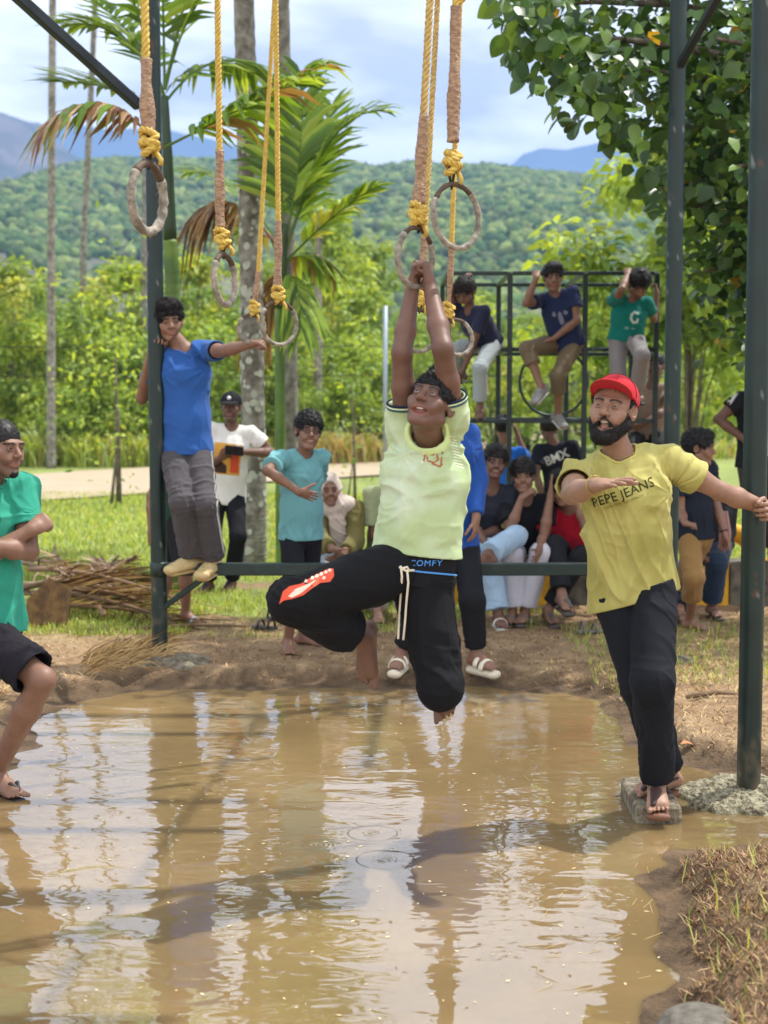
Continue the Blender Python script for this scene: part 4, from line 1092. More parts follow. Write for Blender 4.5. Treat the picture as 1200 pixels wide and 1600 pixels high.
hx, hy_, hz = hill('hill', 'wooded green hill', 210, 640, [(-400, 400), (-100, 355), (0, 335), (90, 288), (150, 266), (250, 260), (330, 264), (450, 272), (520, 266), (580, 274), (640, 268), (700, 276), (760, 272), (820, 281), (900, 287), (1000, 292), (1100, 300), (1300, 310), (1700, 330)], M_HILL, seed=3, pw=1.0, rough=.03)
hill('mountain', 'rocky mountain spur behind the palms', 900, 1700, [(-500, 120), (-200, 150), (0, 178), (40, 188), (75, 200), (100, 232), (150, 262), (230, 292), (330, 330), (500, 420), (800, 600), (1600, 620)], mat('rocky_forest', base=lin((46, 62, 50)), base2=lin((104, 96, 94)), rough=.95, vscale=.012, detail=10), seed=5, rough=.14)
hill('mountain_range', 'far blue mountain range on the skyline', 2800, 4300, [(-500, 180), (0, 210), (100, 196), (180, 210), (260, 205), (360, 226), (430, 252), (520, 262), (640, 300), (760, 300), (812, 246), (840, 238), (880, 240), (930, 228), (965, 214), (985, 207), (1010, 216), (1050, 244), (1120, 262), (1300, 280)], M_FAR, seed=8, rough=.05)
# tree crowns of the hillside wood
def crown_base():
    bm = bmesh.new(); bmesh.ops.create_icosphere(bm, subdivisions=2, radius=1)
    V = np.array([v.co[:] for v in bm.verts]); F = np.array([[v.index for v in f.verts] for f in bm.faces]); bm.free()
    keep = (V[F].mean(1)[:, 2] > -.45); F = F[keep]; u, inv = np.unique(F, return_inverse=True); return V[u], inv.reshape(F.shape)
cbV, cbF = crown_base(); rg = np.random.default_rng(3); nC = 17000
sx_, sy_ = rg.uniform(0, 1, nC * 2), rg.uniform(0, 1.05, nC * 2) ** .8
ix = sx_ * (hx.shape[0] - 1); iy = np.clip((sy_ * 1.0 + .02) / 1.37, 0, .999) * (hx.shape[1] - 1); i0 = ix.astype(int).clip(0, hx.shape[0] - 2); j0 = iy.astype(int).clip(0, hx.shape[1] - 2); fx = ix - i0; fy = iy - j0
def bl(A): return A[i0, j0] * (1 - fx) * (1 - fy) + A[i0 + 1, j0] * fx * (1 - fy) + A[i0, j0 + 1] * (1 - fx) * fy + A[i0 + 1, j0 + 1] * fx * fy
cx, cy, cz = bl(hx), bl(hy_), bl(hz); dens = vnoise(np.stack([cx, cy, cx * 0], 1) / 38, 77) + .45 * vnoise(np.stack([cx, cy, cx * 0], 1) / 14, 78)
k = (dens > np.where((cz < 38) & (cx < -20), -.05, -.95)) & (np.abs(cx / cy) < .32); cx, cy, cz = cx[k][:nC], cy[k][:nC], cz[k][:nC]; n = len(cx)
rr = rg.uniform(1.0, 2.6, n) * (.8 + .4 * (cy / 640)); V = np.repeat(cbV[None], n, 0) * (rr[:, None, None] * np.array([1, 1, .95])); V = V * (1 + .5 * vnoise(cbV[None] * 2.6 + rg.uniform(0, 90, (n, 1, 3)), 5))[..., None]
V += np.stack([cx, cy, cz + rr * .35], 1)[:, None]; nv = len(cbV); F = (cbF[None] + (np.arange(n) * nv)[:, None, None]).reshape(-1, 3)
hc_ = np.array([lin((84, 108, 54)), lin((106, 126, 62)), lin((68, 94, 52)), lin((124, 138, 74)), lin((96, 108, 66))])[rg.integers(0, 5, n)] * rg.uniform(.75, 1.15, (n, 1))
meta(mesh_obj('hillside_wood', V.reshape(-1, 3), F, mat('wood_crown', rough=.9, tint=True, var=.35, vscale=.55, bump=1., bscale=1.2, bdist=.6, detail=8, spec=.2), None, True, np.repeat(hc_, nv, 0)), 'dense wood covering the hillside', kind='stuff')

# haze in the air of the whole valley
hb = MB(); hb.box((0, 2700, 299), (9000, 6000, 602)); hz_o = hb.obj('haze', None, None, False)
mh = bpy.data.materials.new('valley_haze'); mh.use_nodes = True; nt = mh.node_tree; nt.nodes.remove(nt.nodes['Principled BSDF']); pv = nt.nodes.new('ShaderNodeVolumePrincipled')
pv.inputs['Color'].default_value = (.30, .52, 1, 1); pv.inputs['Density'].default_value = 4.0e-4; pv.inputs['Anisotropy'].default_value = .1; nt.links.new(pv.outputs[0], nt.nodes['Material Output'].inputs['Volume'])
hz_o.data.materials.append(mh); meta(hz_o, kind='stuff')
SC.cycles.volume_bounces = 0
# ------------------------------------------------------------------ vegetation
def leafmesh(pos, nrmv, dirv, ln, wd, fold=.25):
    """diamond-oval leaves with a folded midrib: 6 vertices, 4 triangles each"""
    n = len(pos); nrmv = nrmv / np.maximum(np.linalg.norm(nrmv, axis=1, keepdims=True), 1e-6); dirv = dirv - nrmv * (dirv * nrmv).sum(1, keepdims=True); dirv /= np.maximum(np.linalg.norm(dirv, axis=1, keepdims=True), 1e-6)
    s = np.cross(dirv, nrmv); ln = np.asarray(ln).reshape(-1, 1); wd = np.asarray(wd).reshape(-1, 1)
    a = pos; b = pos + dirv * ln * .45 - nrmv * 0; e = pos + dirv * ln - nrmv * ln * .18
    l1 = pos + dirv * ln * .33 - s * wd * .5 + nrmv * wd * fold; r1 = pos + dirv * ln * .33 + s * wd * .5 + nrmv * wd * fold
    l2 = pos + dirv * ln * .72 - s * wd * .36 + nrmv * (wd * fold * .5 - ln * .05); r2 = pos + dirv * ln * .72 + s * wd * .36 + nrmv * (wd * fold * .5 - ln * .05)
    V = np.stack([a, l1, r1, b, l2, r2, e], 1).reshape(-1, 3); o = (np.arange(n) * 7)[:, None]
    F = np.concatenate([o + [[0, 3, 1]], o + [[0, 2, 3]], o + [[1, 3, 4]], o + [[3, 2, 5]], o + [[3, 6, 4]], o + [[3, 5, 6]]]); return V, F
M_LEAF = mat('leaf', rough=.45, tint=True, trans=.42, spec=.35); M_LEAFB = mat('broad_leaf', rough=.38, tint=True, trans=.26, spec=.45)
M_BARK = mat('bark', base=lin((120, 108, 92)), base2=lin((84, 74, 62)), rough=.9, vscale=14, bump=.6, bscale=40)
def unit(rg, n): v = rg.normal(0, 1, (n, 3)); return v / np.linalg.norm(v, axis=1, keepdims=True)
def bush_data(seed, hgt, rad, nleaf, ls, cols, nb=14, trunk=.03, low=.12, puff=.22):
    """stems with lumpy sprays of leaves; z up from 0"""
    rg = np.random.default_rng(seed); st = MB(); cl = []
    for i in range(nb):
        a = rg.uniform(0, 2 * pi); rr = rad * sqrt(rg.uniform(0, 1)) * .8; z = hgt * rg.uniform(low + .1, 1) ** .8; fac = sin(pi * min(.98, max(.12, z / hgt * .85 + .1)))
        e = np.array([cos(a) * rr * fac * 1.25, sin(a) * rr * fac * 1.25, z]); m = np.array([e[0] * .35, e[1] * .35, z * .55]); st.tube([(0, 0, 0), m * .5, m, e], [trunk, trunk * .8, trunk * .5, trunk * .15], 5)
        cl.append((e, rad * rg.uniform(.16, .38)))
        for _ in range(3): cl.append((e * rg.uniform(.6, 1.08) + rg.normal(0, rad * .26, 3) * [1, 1, .6], rad * rg.uniform(.10, .26)))
    w = np.array([c[1] ** 2 for c in cl]); ci = rg.choice(len(cl), nleaf, p=w / w.sum()); C0 = np.array([c[0] for c in cl])[ci]; Rr = np.array([c[1] for c in cl])[ci][:, None]
    u = unit(rg, nleaf); pos = C0 + u * Rr * rg.uniform(.35, 1.05, (nleaf, 1)) * [1, 1, .8]; pos[:, 2] = np.maximum(pos[:, 2], .05)
    nn = u * .5 + np.array([0, 0, .8]) + rg.normal(0, .45, (nleaf, 3)); dd = u + rg.normal(0, .6, (nleaf, 3)) + np.array([0, 0, -.35])
    l = ls * rg.uniform(.6, 1.25, nleaf); V, F = leafmesh(pos, nn, dd, l, l * .55)
    cols = np.array(cols); cc = cols[rg.integers(0, len(cols), len(cl))][ci] * .6 + cols[rg.integers(0, len(cols), nleaf)] * .4; cc = cc * rg.uniform(.7, 1.25, (nleaf, 1))
    return st, (V, F, np.repeat(cc, 7, 0))
YG = [lin((158, 178, 76)), lin((180, 196, 88)), lin((134, 160, 68)), lin((104, 134, 60)), lin((192, 190, 104))]
DG = [lin((118, 146, 66)), lin((140, 164, 76)), lin((98, 126, 58)), lin((160, 176, 88))]
def make_bush(name, label, cat, seed, hgt, rad, nleaf, ls, cols, group=None, **k):
    r = empty(name, (0, 0, 0), label, cat, group); st, (V, F, C) = bush_data(seed, hgt, rad, nleaf, ls, cols, **k)
    st.obj('stem' if name.endswith('bush') else 'trunk', M_BARK, r); mesh_obj('foliage' if name.endswith('bush') else 'crown', V, F, M_LEAF, r, False, C); return r
def copy_tree(o, parent=None):
    c = o.copy(); COL.objects.link(c)
    if parent: c.parent = parent
    for ch in list(o.children): copy_tree(ch, c)
    return c
def place(proto, used, x, y, rz, sc, label, z=None):
    o = proto if not used.get(proto.name) else copy_tree(proto); used[proto.name] = 1
    o.location = (x, y, .0 if z is None else z); o.rotation_euler = (0, 0, rz); o.scale = (sc, sc, sc); o['label'] = label; return o
used = {}
protos = [make_bush('leafy_bush', '', 'bush', 11 + i, h_, r_, n_, l_, c_, 'leafy bushes beyond the path', nb=nb_, low=.05) for i, (h_, r_, n_, l_, c_, nb_) in enumerate([(3.5, 1.7, 3000, .17, YG, 14), (4.9, 1.4, 2900, .18, YG, 15), (2.9, 2.0, 3200, .16, YG[:3] + DG[:2], 14), (4.2, 1.9, 3300, .17, DG + YG[:1], 15)])]
tprotos = [make_bush('young_tree', '', 'tree', 31 + i, h_, r_, n_, l_, c_, 'young trees behind the bushes', nb=22, trunk=.07, low=.35) for i, (h_, r_, n_, l_, c_) in enumerate([(6.5, 2.2, 5200, .24, DG), (7.5, 2.0, 5200, .24, YG[:4]), (6.0, 2.8, 5200, .24, DG[:2] + YG[2:4])])]
adj = ['tall', 'low', 'round', 'loose', 'dense', 'ragged', 'broad', 'narrow', 'yellowish', 'dark', 'bright', 'sparse']
rg = np.random.default_rng(44)
bl_ = [  # px, distance, variant, scale
    (20, 36, 1, 1.0), (75, 38, 0, 1.12), (135, 36.5, 3, .98), (190, 38.5, 1, 1.05), (245, 37, 0, 1.0), (300, 39, 1, 1.1), (350, 37, 2, 1.15), (405, 39, 3, 1.0), (455, 38, 0, 1.0), (515, 40, 1, 1.0), (560, 38, 2, 1.05), (610, 41, 0, 1.0), (660, 39, 3, .9), (715, 43, 1, .95), (770, 42, 0, 1.0), (825, 45, 2, 1.1), (880, 43, 0, 1.0), (930, 46, 1, .95), (985, 45, 3, 1.0), (1040, 48, 0, 1.15), (1090, 45, 2, 1.1), (1140, 48, 1, 1.0), (1195, 46, 0, 1.1), (-40, 37, 3, 1.1),
    (110, 35, 2, .62), (200, 35.5, 2, .6), (330, 36, 2, .66), (480, 36, 3, .55), (1075, 41, 0, .75), (1130, 42, 2, .8)]
near_names = ['left post', 'blue t-shirt', 'grey palm trunk', 'far utility pole', 'climbing frame', 'red cap', 'nearest post']
def whereis(px):
    return ('at the left edge of the photo' if px < 30 else 'left of the thin sapling' if px < 160 else 'behind the thin sapling' if px < 215 else 'behind the left post' if px < 265 else 'behind the boy in blue' if px < 350 else 'behind the grey palm trunks' if px < 470 else 'between palms and grey pole' if px < 590 else 'behind the grey pole' if px < 640 else 'behind the swinging boy' if px < 700 else 'behind the left bay of the climbing frame' if px < 800 else 'behind the wheel of the climbing frame' if px < 910 else 'behind the red cap' if px < 1010 else 'between the two right posts' if px < 1120 else 'by the right edge of the photo')
for i, (px, D, v, sc) in enumerate(bl_):
    x = (px - 600) / FPX * D; place(protos[v], used, x, D, rg.uniform(0, 6.28), sc, f"{['yellow-green','lime green','olive','fresh green','pale green'][i % 5]} {adj[(i * 7) % 12]} bush with small leaves {whereis(px)}")
tl_ = [(-30, 62, 0, 1.1), (60, 70, 1, .95), (140, 60, 2, 1.0), (230, 66, 0, .95), (320, 60, 2, 1.05), (420, 66, 1, 1.0), (515, 56, 1, 1.12), (562, 60, 0, 1.2), (640, 72, 2, 1.0), (740, 70, 0, 1.0), (830, 76, 2, 1.0), (930, 74, 1, 1.0), (1010, 58, 0, 1.05), (1080, 62, 2, 1.15), (1160, 58, 1, 1.1), (1230, 60, 0, 1.1)]
for i, (px, D, v, sc) in enumerate(tl_):
    x = (px - 600) / FPX * D; place(tprotos[v], used, x, D, rg.uniform(0, 6.28), sc, f"{adj[(i * 5 + 2) % 12]} young {['green','light green','olive green'][v]} tree rising over the bushes {whereis(px)}")
# tall cane grass along the path
def cane(px, D, h_, label, dry=0, n=90, seed=1):
    rg = np.random.default_rng(seed); x = (px - 600) / FPX * D; mb = MB(); h_ *= .78
    for i in range(n):
        a = rg.uniform(0, 2 * pi); b0 = np.array([rg.normal(0, .35), rg.normal(0, .25), 0]); l = h_ * rg.uniform(.6, 1.15); d = np.array([cos(a), sin(a), 0]); w = .022 * rg.uniform(.6, 1.3); s = np.array([-sin(a), cos(a), 0]) * w
        pts = [b0 + d * l * .55 * (t ** 1.8) + np.array([0, 0, l * (t - .42 * t ** 3)]) for t in (0, .3, .6, .85, 1)]; V = []
        for k, p_ in enumerate(pts): ww = (1, 1, .8, .5, .05)[k]; V += [p_ - s * ww, p_ + s * ww]
        c = np.array(lin((176, 158, 112)) if rg.random() < dry else GREENC[rg.integers(0, 4)]) * rg.uniform(.7, 1.2); mb.add(V, [(2 * k, 2 * k + 1, 2 * k + 3, 2 * k + 2) for k in range(4)], c)
    o = mb.obj('grass_clump', M_BLADE); o.location = (x, D, 0); meta(o, label, 'grass clump', 'cane grass beside the path')
for i, (px, D, h_, dr) in enumerate([(-5, 34.5, 1.3, .1), (45, 34, 1.5, .1), (95, 34.5, 1.7, .15), (140, 33.8, 1.6, .1), (180, 34.5, 1.4, .2), (222, 34, 1.6, .1), (262, 34.5, 1.3, .4), (310, 34, 1.2, .6), (420, 35, 1.5, .7), (475, 34.6, 1.7, .8), (515, 35, 1.6, .8), (552, 35.5, 1.6, .75), (590, 36, 1.3, .5), (690, 38, 1.2, .4), (1075, 38, 1.0, .3), (1120, 39, 1.1, .4)]):
    cane(px, D, h_, f"{'dry brown' if dr > .5 else 'green'} {['tall','arching','leaning','spiky'][i % 4]} clump of cane grass {whereis(px)}" + (' by the path' if i % 2 else ''), dr, 110, i)

# palms
M_PALMG = mat('palm_trunk_grey', base=lin((150, 145, 135)), base2=lin((98, 92, 82)), rough=.9, vscale=9, bump=.5, bscale=24, detail=7)
M_PALMGR = mat('palm_trunk_green', base=lin((70, 100, 34)), base2=lin((100, 128, 40)), rough=.5, vscale=3, bump=.15, bscale=30)
M_FROND = mat('palm_leaflet', rough=.42, tint=True, trans=.38, spec=.4)
PG_ = [lin((112, 144, 48)), lin((142, 172, 58)), lin((90, 120, 46)), lin((166, 186, 78))]; PD = [lin((160, 124, 88)), lin((128, 92, 64)), lin((186, 158, 120)), lin((110, 74, 52))]
def frond(parent, base, ctrl, tip, n=26, ll=.5, lw=.030, cols=PG_, droop=.35, seed=0, rr=.013, up=(0, 0, 1), vee=.5):
    rg = np.random.default_rng(seed); base, ctrl, tip = map(np.array, (base, ctrl, tip)); mb = MB(); f = lambda t: base * (1 - t) ** 2 + 2 * ctrl * t * (1 - t) + tip * t * t
    stem_c = np.array(cols[0]) * .8; mb.tube([f(t) for t in np.linspace(0, 1, 12)], [rr * (1 - .75 * t) for t in np.linspace(0, 1, 12)], 5, stem_c)
    for i in range(n):
        t = .18 + .80 * (i + .5) / n; p_ = f(t); tg = nrm(f(min(1, t + .02)) - f(t - .02)); s = nrm(np.cross(tg, up)); nn = nrm(np.cross(s, tg)); le = ll * (.55 + .75 * sin(pi * min(1, t * .9 + .08))) * rg.uniform(.85, 1.1)
        for sg in (-1, 1):
            if rg.random() < .06: continue
            d = nrm(s * sg * (1 - t * .35) + tg * (.55 + t * .5) + nn * vee * .5 + rg.normal(0, .07, 3)); w = nrm(np.cross(d, nn)) * lw * rg.uniform(.7, 1.2) * (.6 + .5 * sin(pi * t)); c = np.array(cols[rg.integers(0, len(cols))]) * rg.uniform(.75, 1.2)
            g = np.array([0, 0, -1.]); pts = [p_ + d * le * u + g * le * droop * u * u * rg.uniform(.8, 1.2) for u in (0, .3, .65, 1)]
            V = []
            for k, q_ in enumerate(pts): ww = (.45, 1, .85, .06)[k]; V += [q_ - w * ww, q_ + nn * lw * .25 * ww, q_ + w * ww]
            mb.add(V, [(3 * k + j, 3 * k + j + 1, 3 * k + 4 + j, 3 * k + 3 + j) for k in range(3) for j in (0, 1)], c)
    return mb.obj('frond', M_FROND, parent, False)
def trunk(parent, pts, r0, r1, m, rings=.12, name='trunk', n=12):
    pts = [np.array(p, float) for p in pts]; L = sum(np.linalg.norm(b - a) for a, b in zip(pts[:-1], pts[1:])); k = max(int(L / rings * 3), 8); out = []; rad = []; seg = np.linspace(0, len(pts) - 1, k)
    for i, u in enumerate(seg):
        a = int(min(u, len(pts) - 2)); out.append(pts[a] + (pts[a + 1] - pts[a]) * (u - a)); rad.append((r0 + (r1 - r0) * i / (k - 1)) * (1.0 + (.035 if i % 3 == 0 else 0)) * (1 + .02 * sin(i * 1.7)))
    mb = MB(); mb.tube(out, rad, n); return mb.obj(name, m, parent)
def palm_crown(root, c, n, L, seed, cols=PG_, up0=.2, up1=1.1, **k):
    rg = np.random.default_rng(seed)
    for i in range(n):
        a = 2 * pi * i / n + rg.uniform(-.25, .25); u = rg.uniform(up0, up1); l = L * rg.uniform(.85, 1.1); d = np.array([cos(a), sin(a), 0]); c = np.array(c, float)
        frond(root, c, c + d * l * .45 + np.array([0, 0, l * u * .62]), c + d * l * .98 + np.array([0, 0, l * (u * .45 - .35)]), seed=seed * 31 + i, cols=cols, **k)
b1_ = P(395, 0, 13.6); g1 = GP(396, 884)
r = empty('palm_tree', (g1[0], g1[1], 0), 'palm with a thick lichen-spotted grey trunk beside the boy in blue', 'palm tree'); PALM1 = r
t1 = P(381, 0, 13.6); tt = t1 + (t1 - P(404, 800, 13.6)) * .55
trunk(r, [(g1[0], g1[1], -.05), P(398, 800, 13.6), P(392, 400, 13.6), t1, tt], .125, .085, M_PALMG); palm_crown(r, tt, 10, 2.2, 1)
rgx = np.random.default_rng(8); lm = MB()
for _ in range(150):    # lichen patches lying on the bark
    px_ = rgx.uniform(0, 1); yy = rgx.uniform(100, 870); a = rgx.uniform(pi, 2 * pi); c0 = P(np.interp(yy, [0, 400, 800], [381, 392, 398]), yy, 13.6); c0 = c0 + np.array([cos(a), sin(a), 0]) * .116 * (1 if yy > 400 else .92); nn = np.array([cos(a), sin(a), 0.]); s = np.array([-sin(a), cos(a), 0]); rr = rgx.uniform(.015, .045)
    lm.add([c0 + nn * .004 + (s * cos(q) + np.array([0, 0, sin(q)])) * rr * rgx.uniform(.7, 1.2) - nn * (rr * cos(q)) ** 2 * 4.5 for q in np.linspace(0, 2 * pi, 8)[:-1]], [tuple(range(7))], np.array(lin((182, 184, 168))) * rgx.uniform(.8, 1.1))
lm.obj('lichen', mat('lichen', rough=.95, tint=True), r)['kind'] = 'stuff'
g2 = GP(456, 868); r = empty('palm_tree', (g2[0], g2[1], 0), 'palm with a slimmer grey trunk behind the green stem', 'palm tree'); t2 = P(440, 0, 14.3); tt = t2 + np.array([0, 0, 2.0])
trunk(r, [(g2[0], g2[1], -.05), P(452, 600, 14.3), P(446, 300, 14.3), t2, tt], .09, .07, M_PALMG); palm_crown(r, tt, 9, 2.0, 2)
# green-stemmed palm behind the left post
g3 = GP(274, 925); D3 = g3[1]; r = empty('areca_palm', (g3[0], g3[1], 0), 'green-stemmed palm with arching fronds directly behind the left post', 'palm tree')
trunk(r, [(g3[0], g3[1], -.05), P(271, 480, D3), P(266, 375, D3)], .066, .058, M_PALMGR, .2); trunk(r, [P(266, 378, D3), P(262, 250, D3), P(257, 150, D3)], .056, .03, mat('crownshaft', base=lin((40, 62, 30)), rough=.45, var=.2, vscale=6), .3, 'crownshaft')
def fpx(root, b, c, t, D, s=0, dt=0, **k): frond(root, P(*b, D), P(*c, D + dt * .4), P(*t, D + dt), seed=s, **k)
fpx(r, (256, 232), (150, 110), (60, 205), D3 - .5, 1, -.5, cols=PD + PG_[:1], ll=.34, droop=.9)
fpx(r, (256, 170), (140, 120), (100, 130), D3, 2, .4, cols=PG_, ll=.42, droop=.2)
fpx(r, (258, 230), (360, 180), (515, 95), D3 - .3, 3, -.4, cols=PG_ + PD[:1], ll=.46, droop=.55, lw=.04)
fpx(r, (256, 150), (200, 20), (95, 40), D3, 4, .3, ll=.40); fpx(r, (258, 140), (300, -60), (420, -60), D3, 5, .3, ll=.45); fpx(r, (257, 140), (255, -80), (240, -260), D3, 6, .2, ll=.5, vee=.8); fpx(r, (256, 150), (190, -60), (150, -170), D3, 7, -.3, ll=.45)
fpx(r, (258, 160), (330, 60), (400, 120), D3, 8, .8, ll=.42, droop=.6); fpx(r, (258, 130), (320, -100), (300, -240), D3, 9, .3, ll=.5); fpx(r, (257, 150), (230, 40), (60, -60), D3, 10, .9, ll=.4)
# second young palm between the ropes
g4 = GP(440, 895); D4 = g4[1]; r = empty('areca_palm', (g4[0], g4[1], 0), 'young palm with a slim green stem and wide fan of fronds between the ropes', 'palm tree')
trunk(r, [(g4[0], g4[1], -.05), P(438, 700, D4), P(437, 480, D4)], .052, .046, M_PALMGR, .25); trunk(r, [P(437, 482, D4), P(441, 420, D4), P(444, 350, D4)], .05, .035, mat('crownshaft', base=lin((50, 72, 30)), rough=.45, var=.2, vscale=6), .3, 'crownshaft')
fpx(r, (446, 400), (500, 170), (600, 172), D4, 11, .2, ll=.42, droop=.35); fpx(r, (444, 380), (440, 250), (424, 120), D4, 12, .5, ll=.50, lw=.034, vee=.6); fpx(r, (445, 380), (480, 230), (470, 110), D4, 13, .4, ll=.52, lw=.034, vee=.6)
fpx(r, (445, 390), (500, 260), (520, 160), D4, 14, .7, ll=.50, lw=.034); fpx(r, (446, 410), (520, 330), (590, 290), D4, 15, -.3, ll=.36, cols=PG_ + [lin((190, 190, 90))]); fpx(r, (442, 390), (360, 260), (290, 270), D4 + 1.9, 16, .4, ll=.45)
fpx(r, (442, 400), (350, 250), (290, 360), D4 + 1.9, 17, .2, ll=.38, cols=PD, droop=1.4); fpx(r, (442, 400), (400, 330), (330, 330), D4 + 1.9, 18, .6, ll=.4, cols=PD[:2] + PG_[:1], droop=1.0); fpx(r, (445, 410), (480, 380), (520, 420), D4, 19, .3, ll=.3, droop=.9, cols=PG_ + PD[:1])
fpx(r, (443, 420), (420, 430), (400, 520), D4 + 1.9, 20, .2, ll=.35, droop=1.1, cols=PD[:2]); fpx(r, (444, 430), (470, 420), (470, 520), D4, 21, -.3, ll=.25, droop=1, cols=PG_)
# far thin palms
for i, (px, D, y0, lab, top) in enumerate([(80, 33, 700, 'far thin palm trunk nearest the left edge of the photo', -260), (130, 40, 690, 'far thin leaning palm just right of the thinnest left one', -120), (497, 36, 690, 'far thin palm stem between the ropes and the grey pole', 330), (226, 38, 690, 'far pale palm trunk just left of the left post', -200)]):
    x = (px - 600) / FPX * D; r = empty('far_palm', (x, D, 0), lab, 'palm tree'); tp = P(px + (25 if i == 1 else 4), top, D); trunk(r, [(x, D, 0), P(px, 400, D), tp], .11, .075, M_PALMG, .6, n=7)
    if i != 2: palm_crown(r, tp, 8, 2.6, 40 + i, lw=.05, n=16) if False else None
    for j in range(7):
        a = j * .9 + i; d = np.array([cos(a), sin(a), 0]); l = 2.2 if i != 2 else 1.0; frond(r, tp, tp + d * l * .5 + np.array([0, 0, l * .5]), tp + d * l + np.array([0, 0, -.1 * l]), n=14, ll=.7 * l / 2.2, lw=.05, seed=70 + j + i * 9)
# thin sapling on the lawn and one more behind the swinging boy
for px, py, top_, lab, w in [(186, 790, 560, 'thin bare sapling standing on the lawn left of the left post', .05), (555, 790, 600, 'spindly dry sapling on the lawn behind the seated woman', .03)]:
    g = GP(px, py); D = g[1]; r = empty('sapling', (g[0], g[1], 0), lab, 'sapling'); mb = MB(); rg = np.random.default_rng(px)
    mb.tube([(g[0], g[1], 0), P(px - 2, (py + top_) / 2, D), P(px - 6, top_, D)], [w, w * .7, w * .25], 6); mb.tube([(g[0] - .12, g[1], 0), P(px - 3, (py + top_) / 2 + 20, D)], [w * .6, w * .3], 5); mb.obj('trunk', M_BARK, r)
    n = 500 if w > .04 else 140; t = rg.uniform(0, 1, n); c = np.array([P(px - 4, top_ + 10, D)]) + rg.normal(0, 1, (n, 3)) * np.array([.45, .4, .85]); V, F = leafmesh(c, rg.normal(0, 1, (n, 3)) + [0, 0, 1], rg.normal(0, 1, (n, 3)), rg.uniform(.06, .14, n), rg.uniform(.04, .07, n)); mesh_obj('crown', V, F, M_LEAF, r, False, np.repeat(np.array(YG)[rg.integers(0, 4, n)], 7, 0))

# big-leaved tree at the right
r = empty('broadleaf_tree', (3.7, 10.6, 0), 'big-leaved tree overhanging from the right behind the posts', 'tree')
tb = MB(); T_ = np.array([3.7, 10.6, 0.]); tb.tube([T_ + (0, 0, -.1), T_ + (-.05, 0, 1.2), T_ + (-.15, -.1, 2.6), T_ + (-.3, -.1, 4.5), T_ + (-.3, 0, 6.5)], [.19, .16, .14, .11, .06], 12)
limbs = []
def limb(a, b, r0, sag=.2):
    a = np.array(a); b = np.array(b); pts = [a + (b - a) * t + np.array([0, 0, sag * sin(pi * t)]) for t in np.linspace(0, 1, 6)]; tb.tube(pts, [r0 * (1 - .85 * t) for t in np.linspace(0, 1, 6)], 7); limbs.append(pts)
def Pn(px, py, Y): return P(px, py, Y)
for a, (px, py, Y) in [((3.55, 10.5, 3.2), (1010, 110, 9.8)), ((3.5, 10.5, 3.6), (850, 60, 9.4)), ((3.5, 10.5, 4.2), (900, -60, 9.8)), ((3.5, 10.5, 3.0), (1060, 200, 9.6)), ((3.5, 10.5, 2.6), (1040, 330, 10.2)), ((3.6, 10.5, 2.3), (1080, 430, 10.4)), ((3.5, 10.5, 4.8), (1000, -200, 10.6)), ((3.5, 10.5, 4.0), (820, 10, 10.5)), ((3.5, 10.5, 2.8), (1150, 260, 9.0)), ((3.5, 10.5, 3.4), (1120, 60, 8.8)), ((3.5, 10.6, 5.2), (900, -300, 11)), ((3.5, 10.6, 5.0), (1150, -250, 10)), ((3.4, 10.6, 5.6), (1250, -100, 12)), ((3.5, 10.5, 2.2), (1180, 480, 9.6))]: limb(a, P(px, py, Y), .06)
tb.obj('trunk', M_BARK, r)
rg = np.random.default_rng(91); clump = []
def inpx(c):     # pixel position of a point
    d = np.asarray(c, float) - CAMP; f = d[..., 1] * _cp - d[..., 2] * _sp; return CX + FPX * d[..., 0] / f, CY - FPX * (d[..., 1] * _sp + d[..., 2] * _cp) / f
for pts in limbs:
    for _ in range(15):
        t = rg.uniform(.3, 1.03); c = pts[0] + (pts[-1] - pts[0]) * t + rg.normal(0, .25, 3) * [1.1, 1.2, .8]; clump.append(c)
for _ in range(60): clump.append(np.array([3.2, 10.7, 4.6]) + unit(rg, 1)[0] * rg.uniform(.5, 1, 1) * [2.3, 2.0, 2.3])
clump = np.array(clump); ux, uy = inpx(clump)
lim = np.interp(uy, [-400, 0, 60, 140, 200, 260, 340, 420, 560, 640], [800, 800, 800, 860, 960, 1015, 1030, 1060, 1065, 1200]); clump = clump[(ux > lim) & (uy < 600)]
def leafset(C0, n, seed, spread=.155, ls=.108):
    rg = np.random.default_rng(seed); ci = rg.integers(0, len(C0), n); c = C0[ci] + rg.normal(0, spread, (n, 3)); ux, uy = inpx(c); lim = np.interp(uy, [-400, 0, 40, 100, 190, 230, 300, 420, 560, 640], [765, 765, 768, 800, 880, 985, 1010, 1062, 1062, 1190]) + rg.normal(0, 10, n); k = (ux > lim) & (uy < 590 + rg.normal(0, 15, n)); c = c[k]; n = len(c)
    l = ls * rg.uniform(.6, 1.3, n); nn = rg.normal(0, .55, (n, 3)) + [0, -.25, .8]; dd = rg.normal(0, .6, (n, 3)) + [-.15, -.1, -.8]; return c, nn, dd, l
c, nn, dd, l = leafset(clump, 9000, 3); V, F = leafmesh(c, nn, dd, l, l * .78, .12); BC = [lin((66, 96, 42)), lin((84, 118, 50)), lin((54, 82, 38)), lin((110, 140, 62)), lin((76, 106, 50))]
cc = np.array(BC)[rg.integers(0, 5, len(c))] * rg.uniform(.7, 1.2, (len(c), 1)); yk = rg.random(len(c)) < .012; cc[yk] = lin((190, 150, 50)); o = mesh_obj('crown', V, F, M_LEAFB, r, False, np.repeat(cc, 7, 0)); o['kind'] = 'stuff'
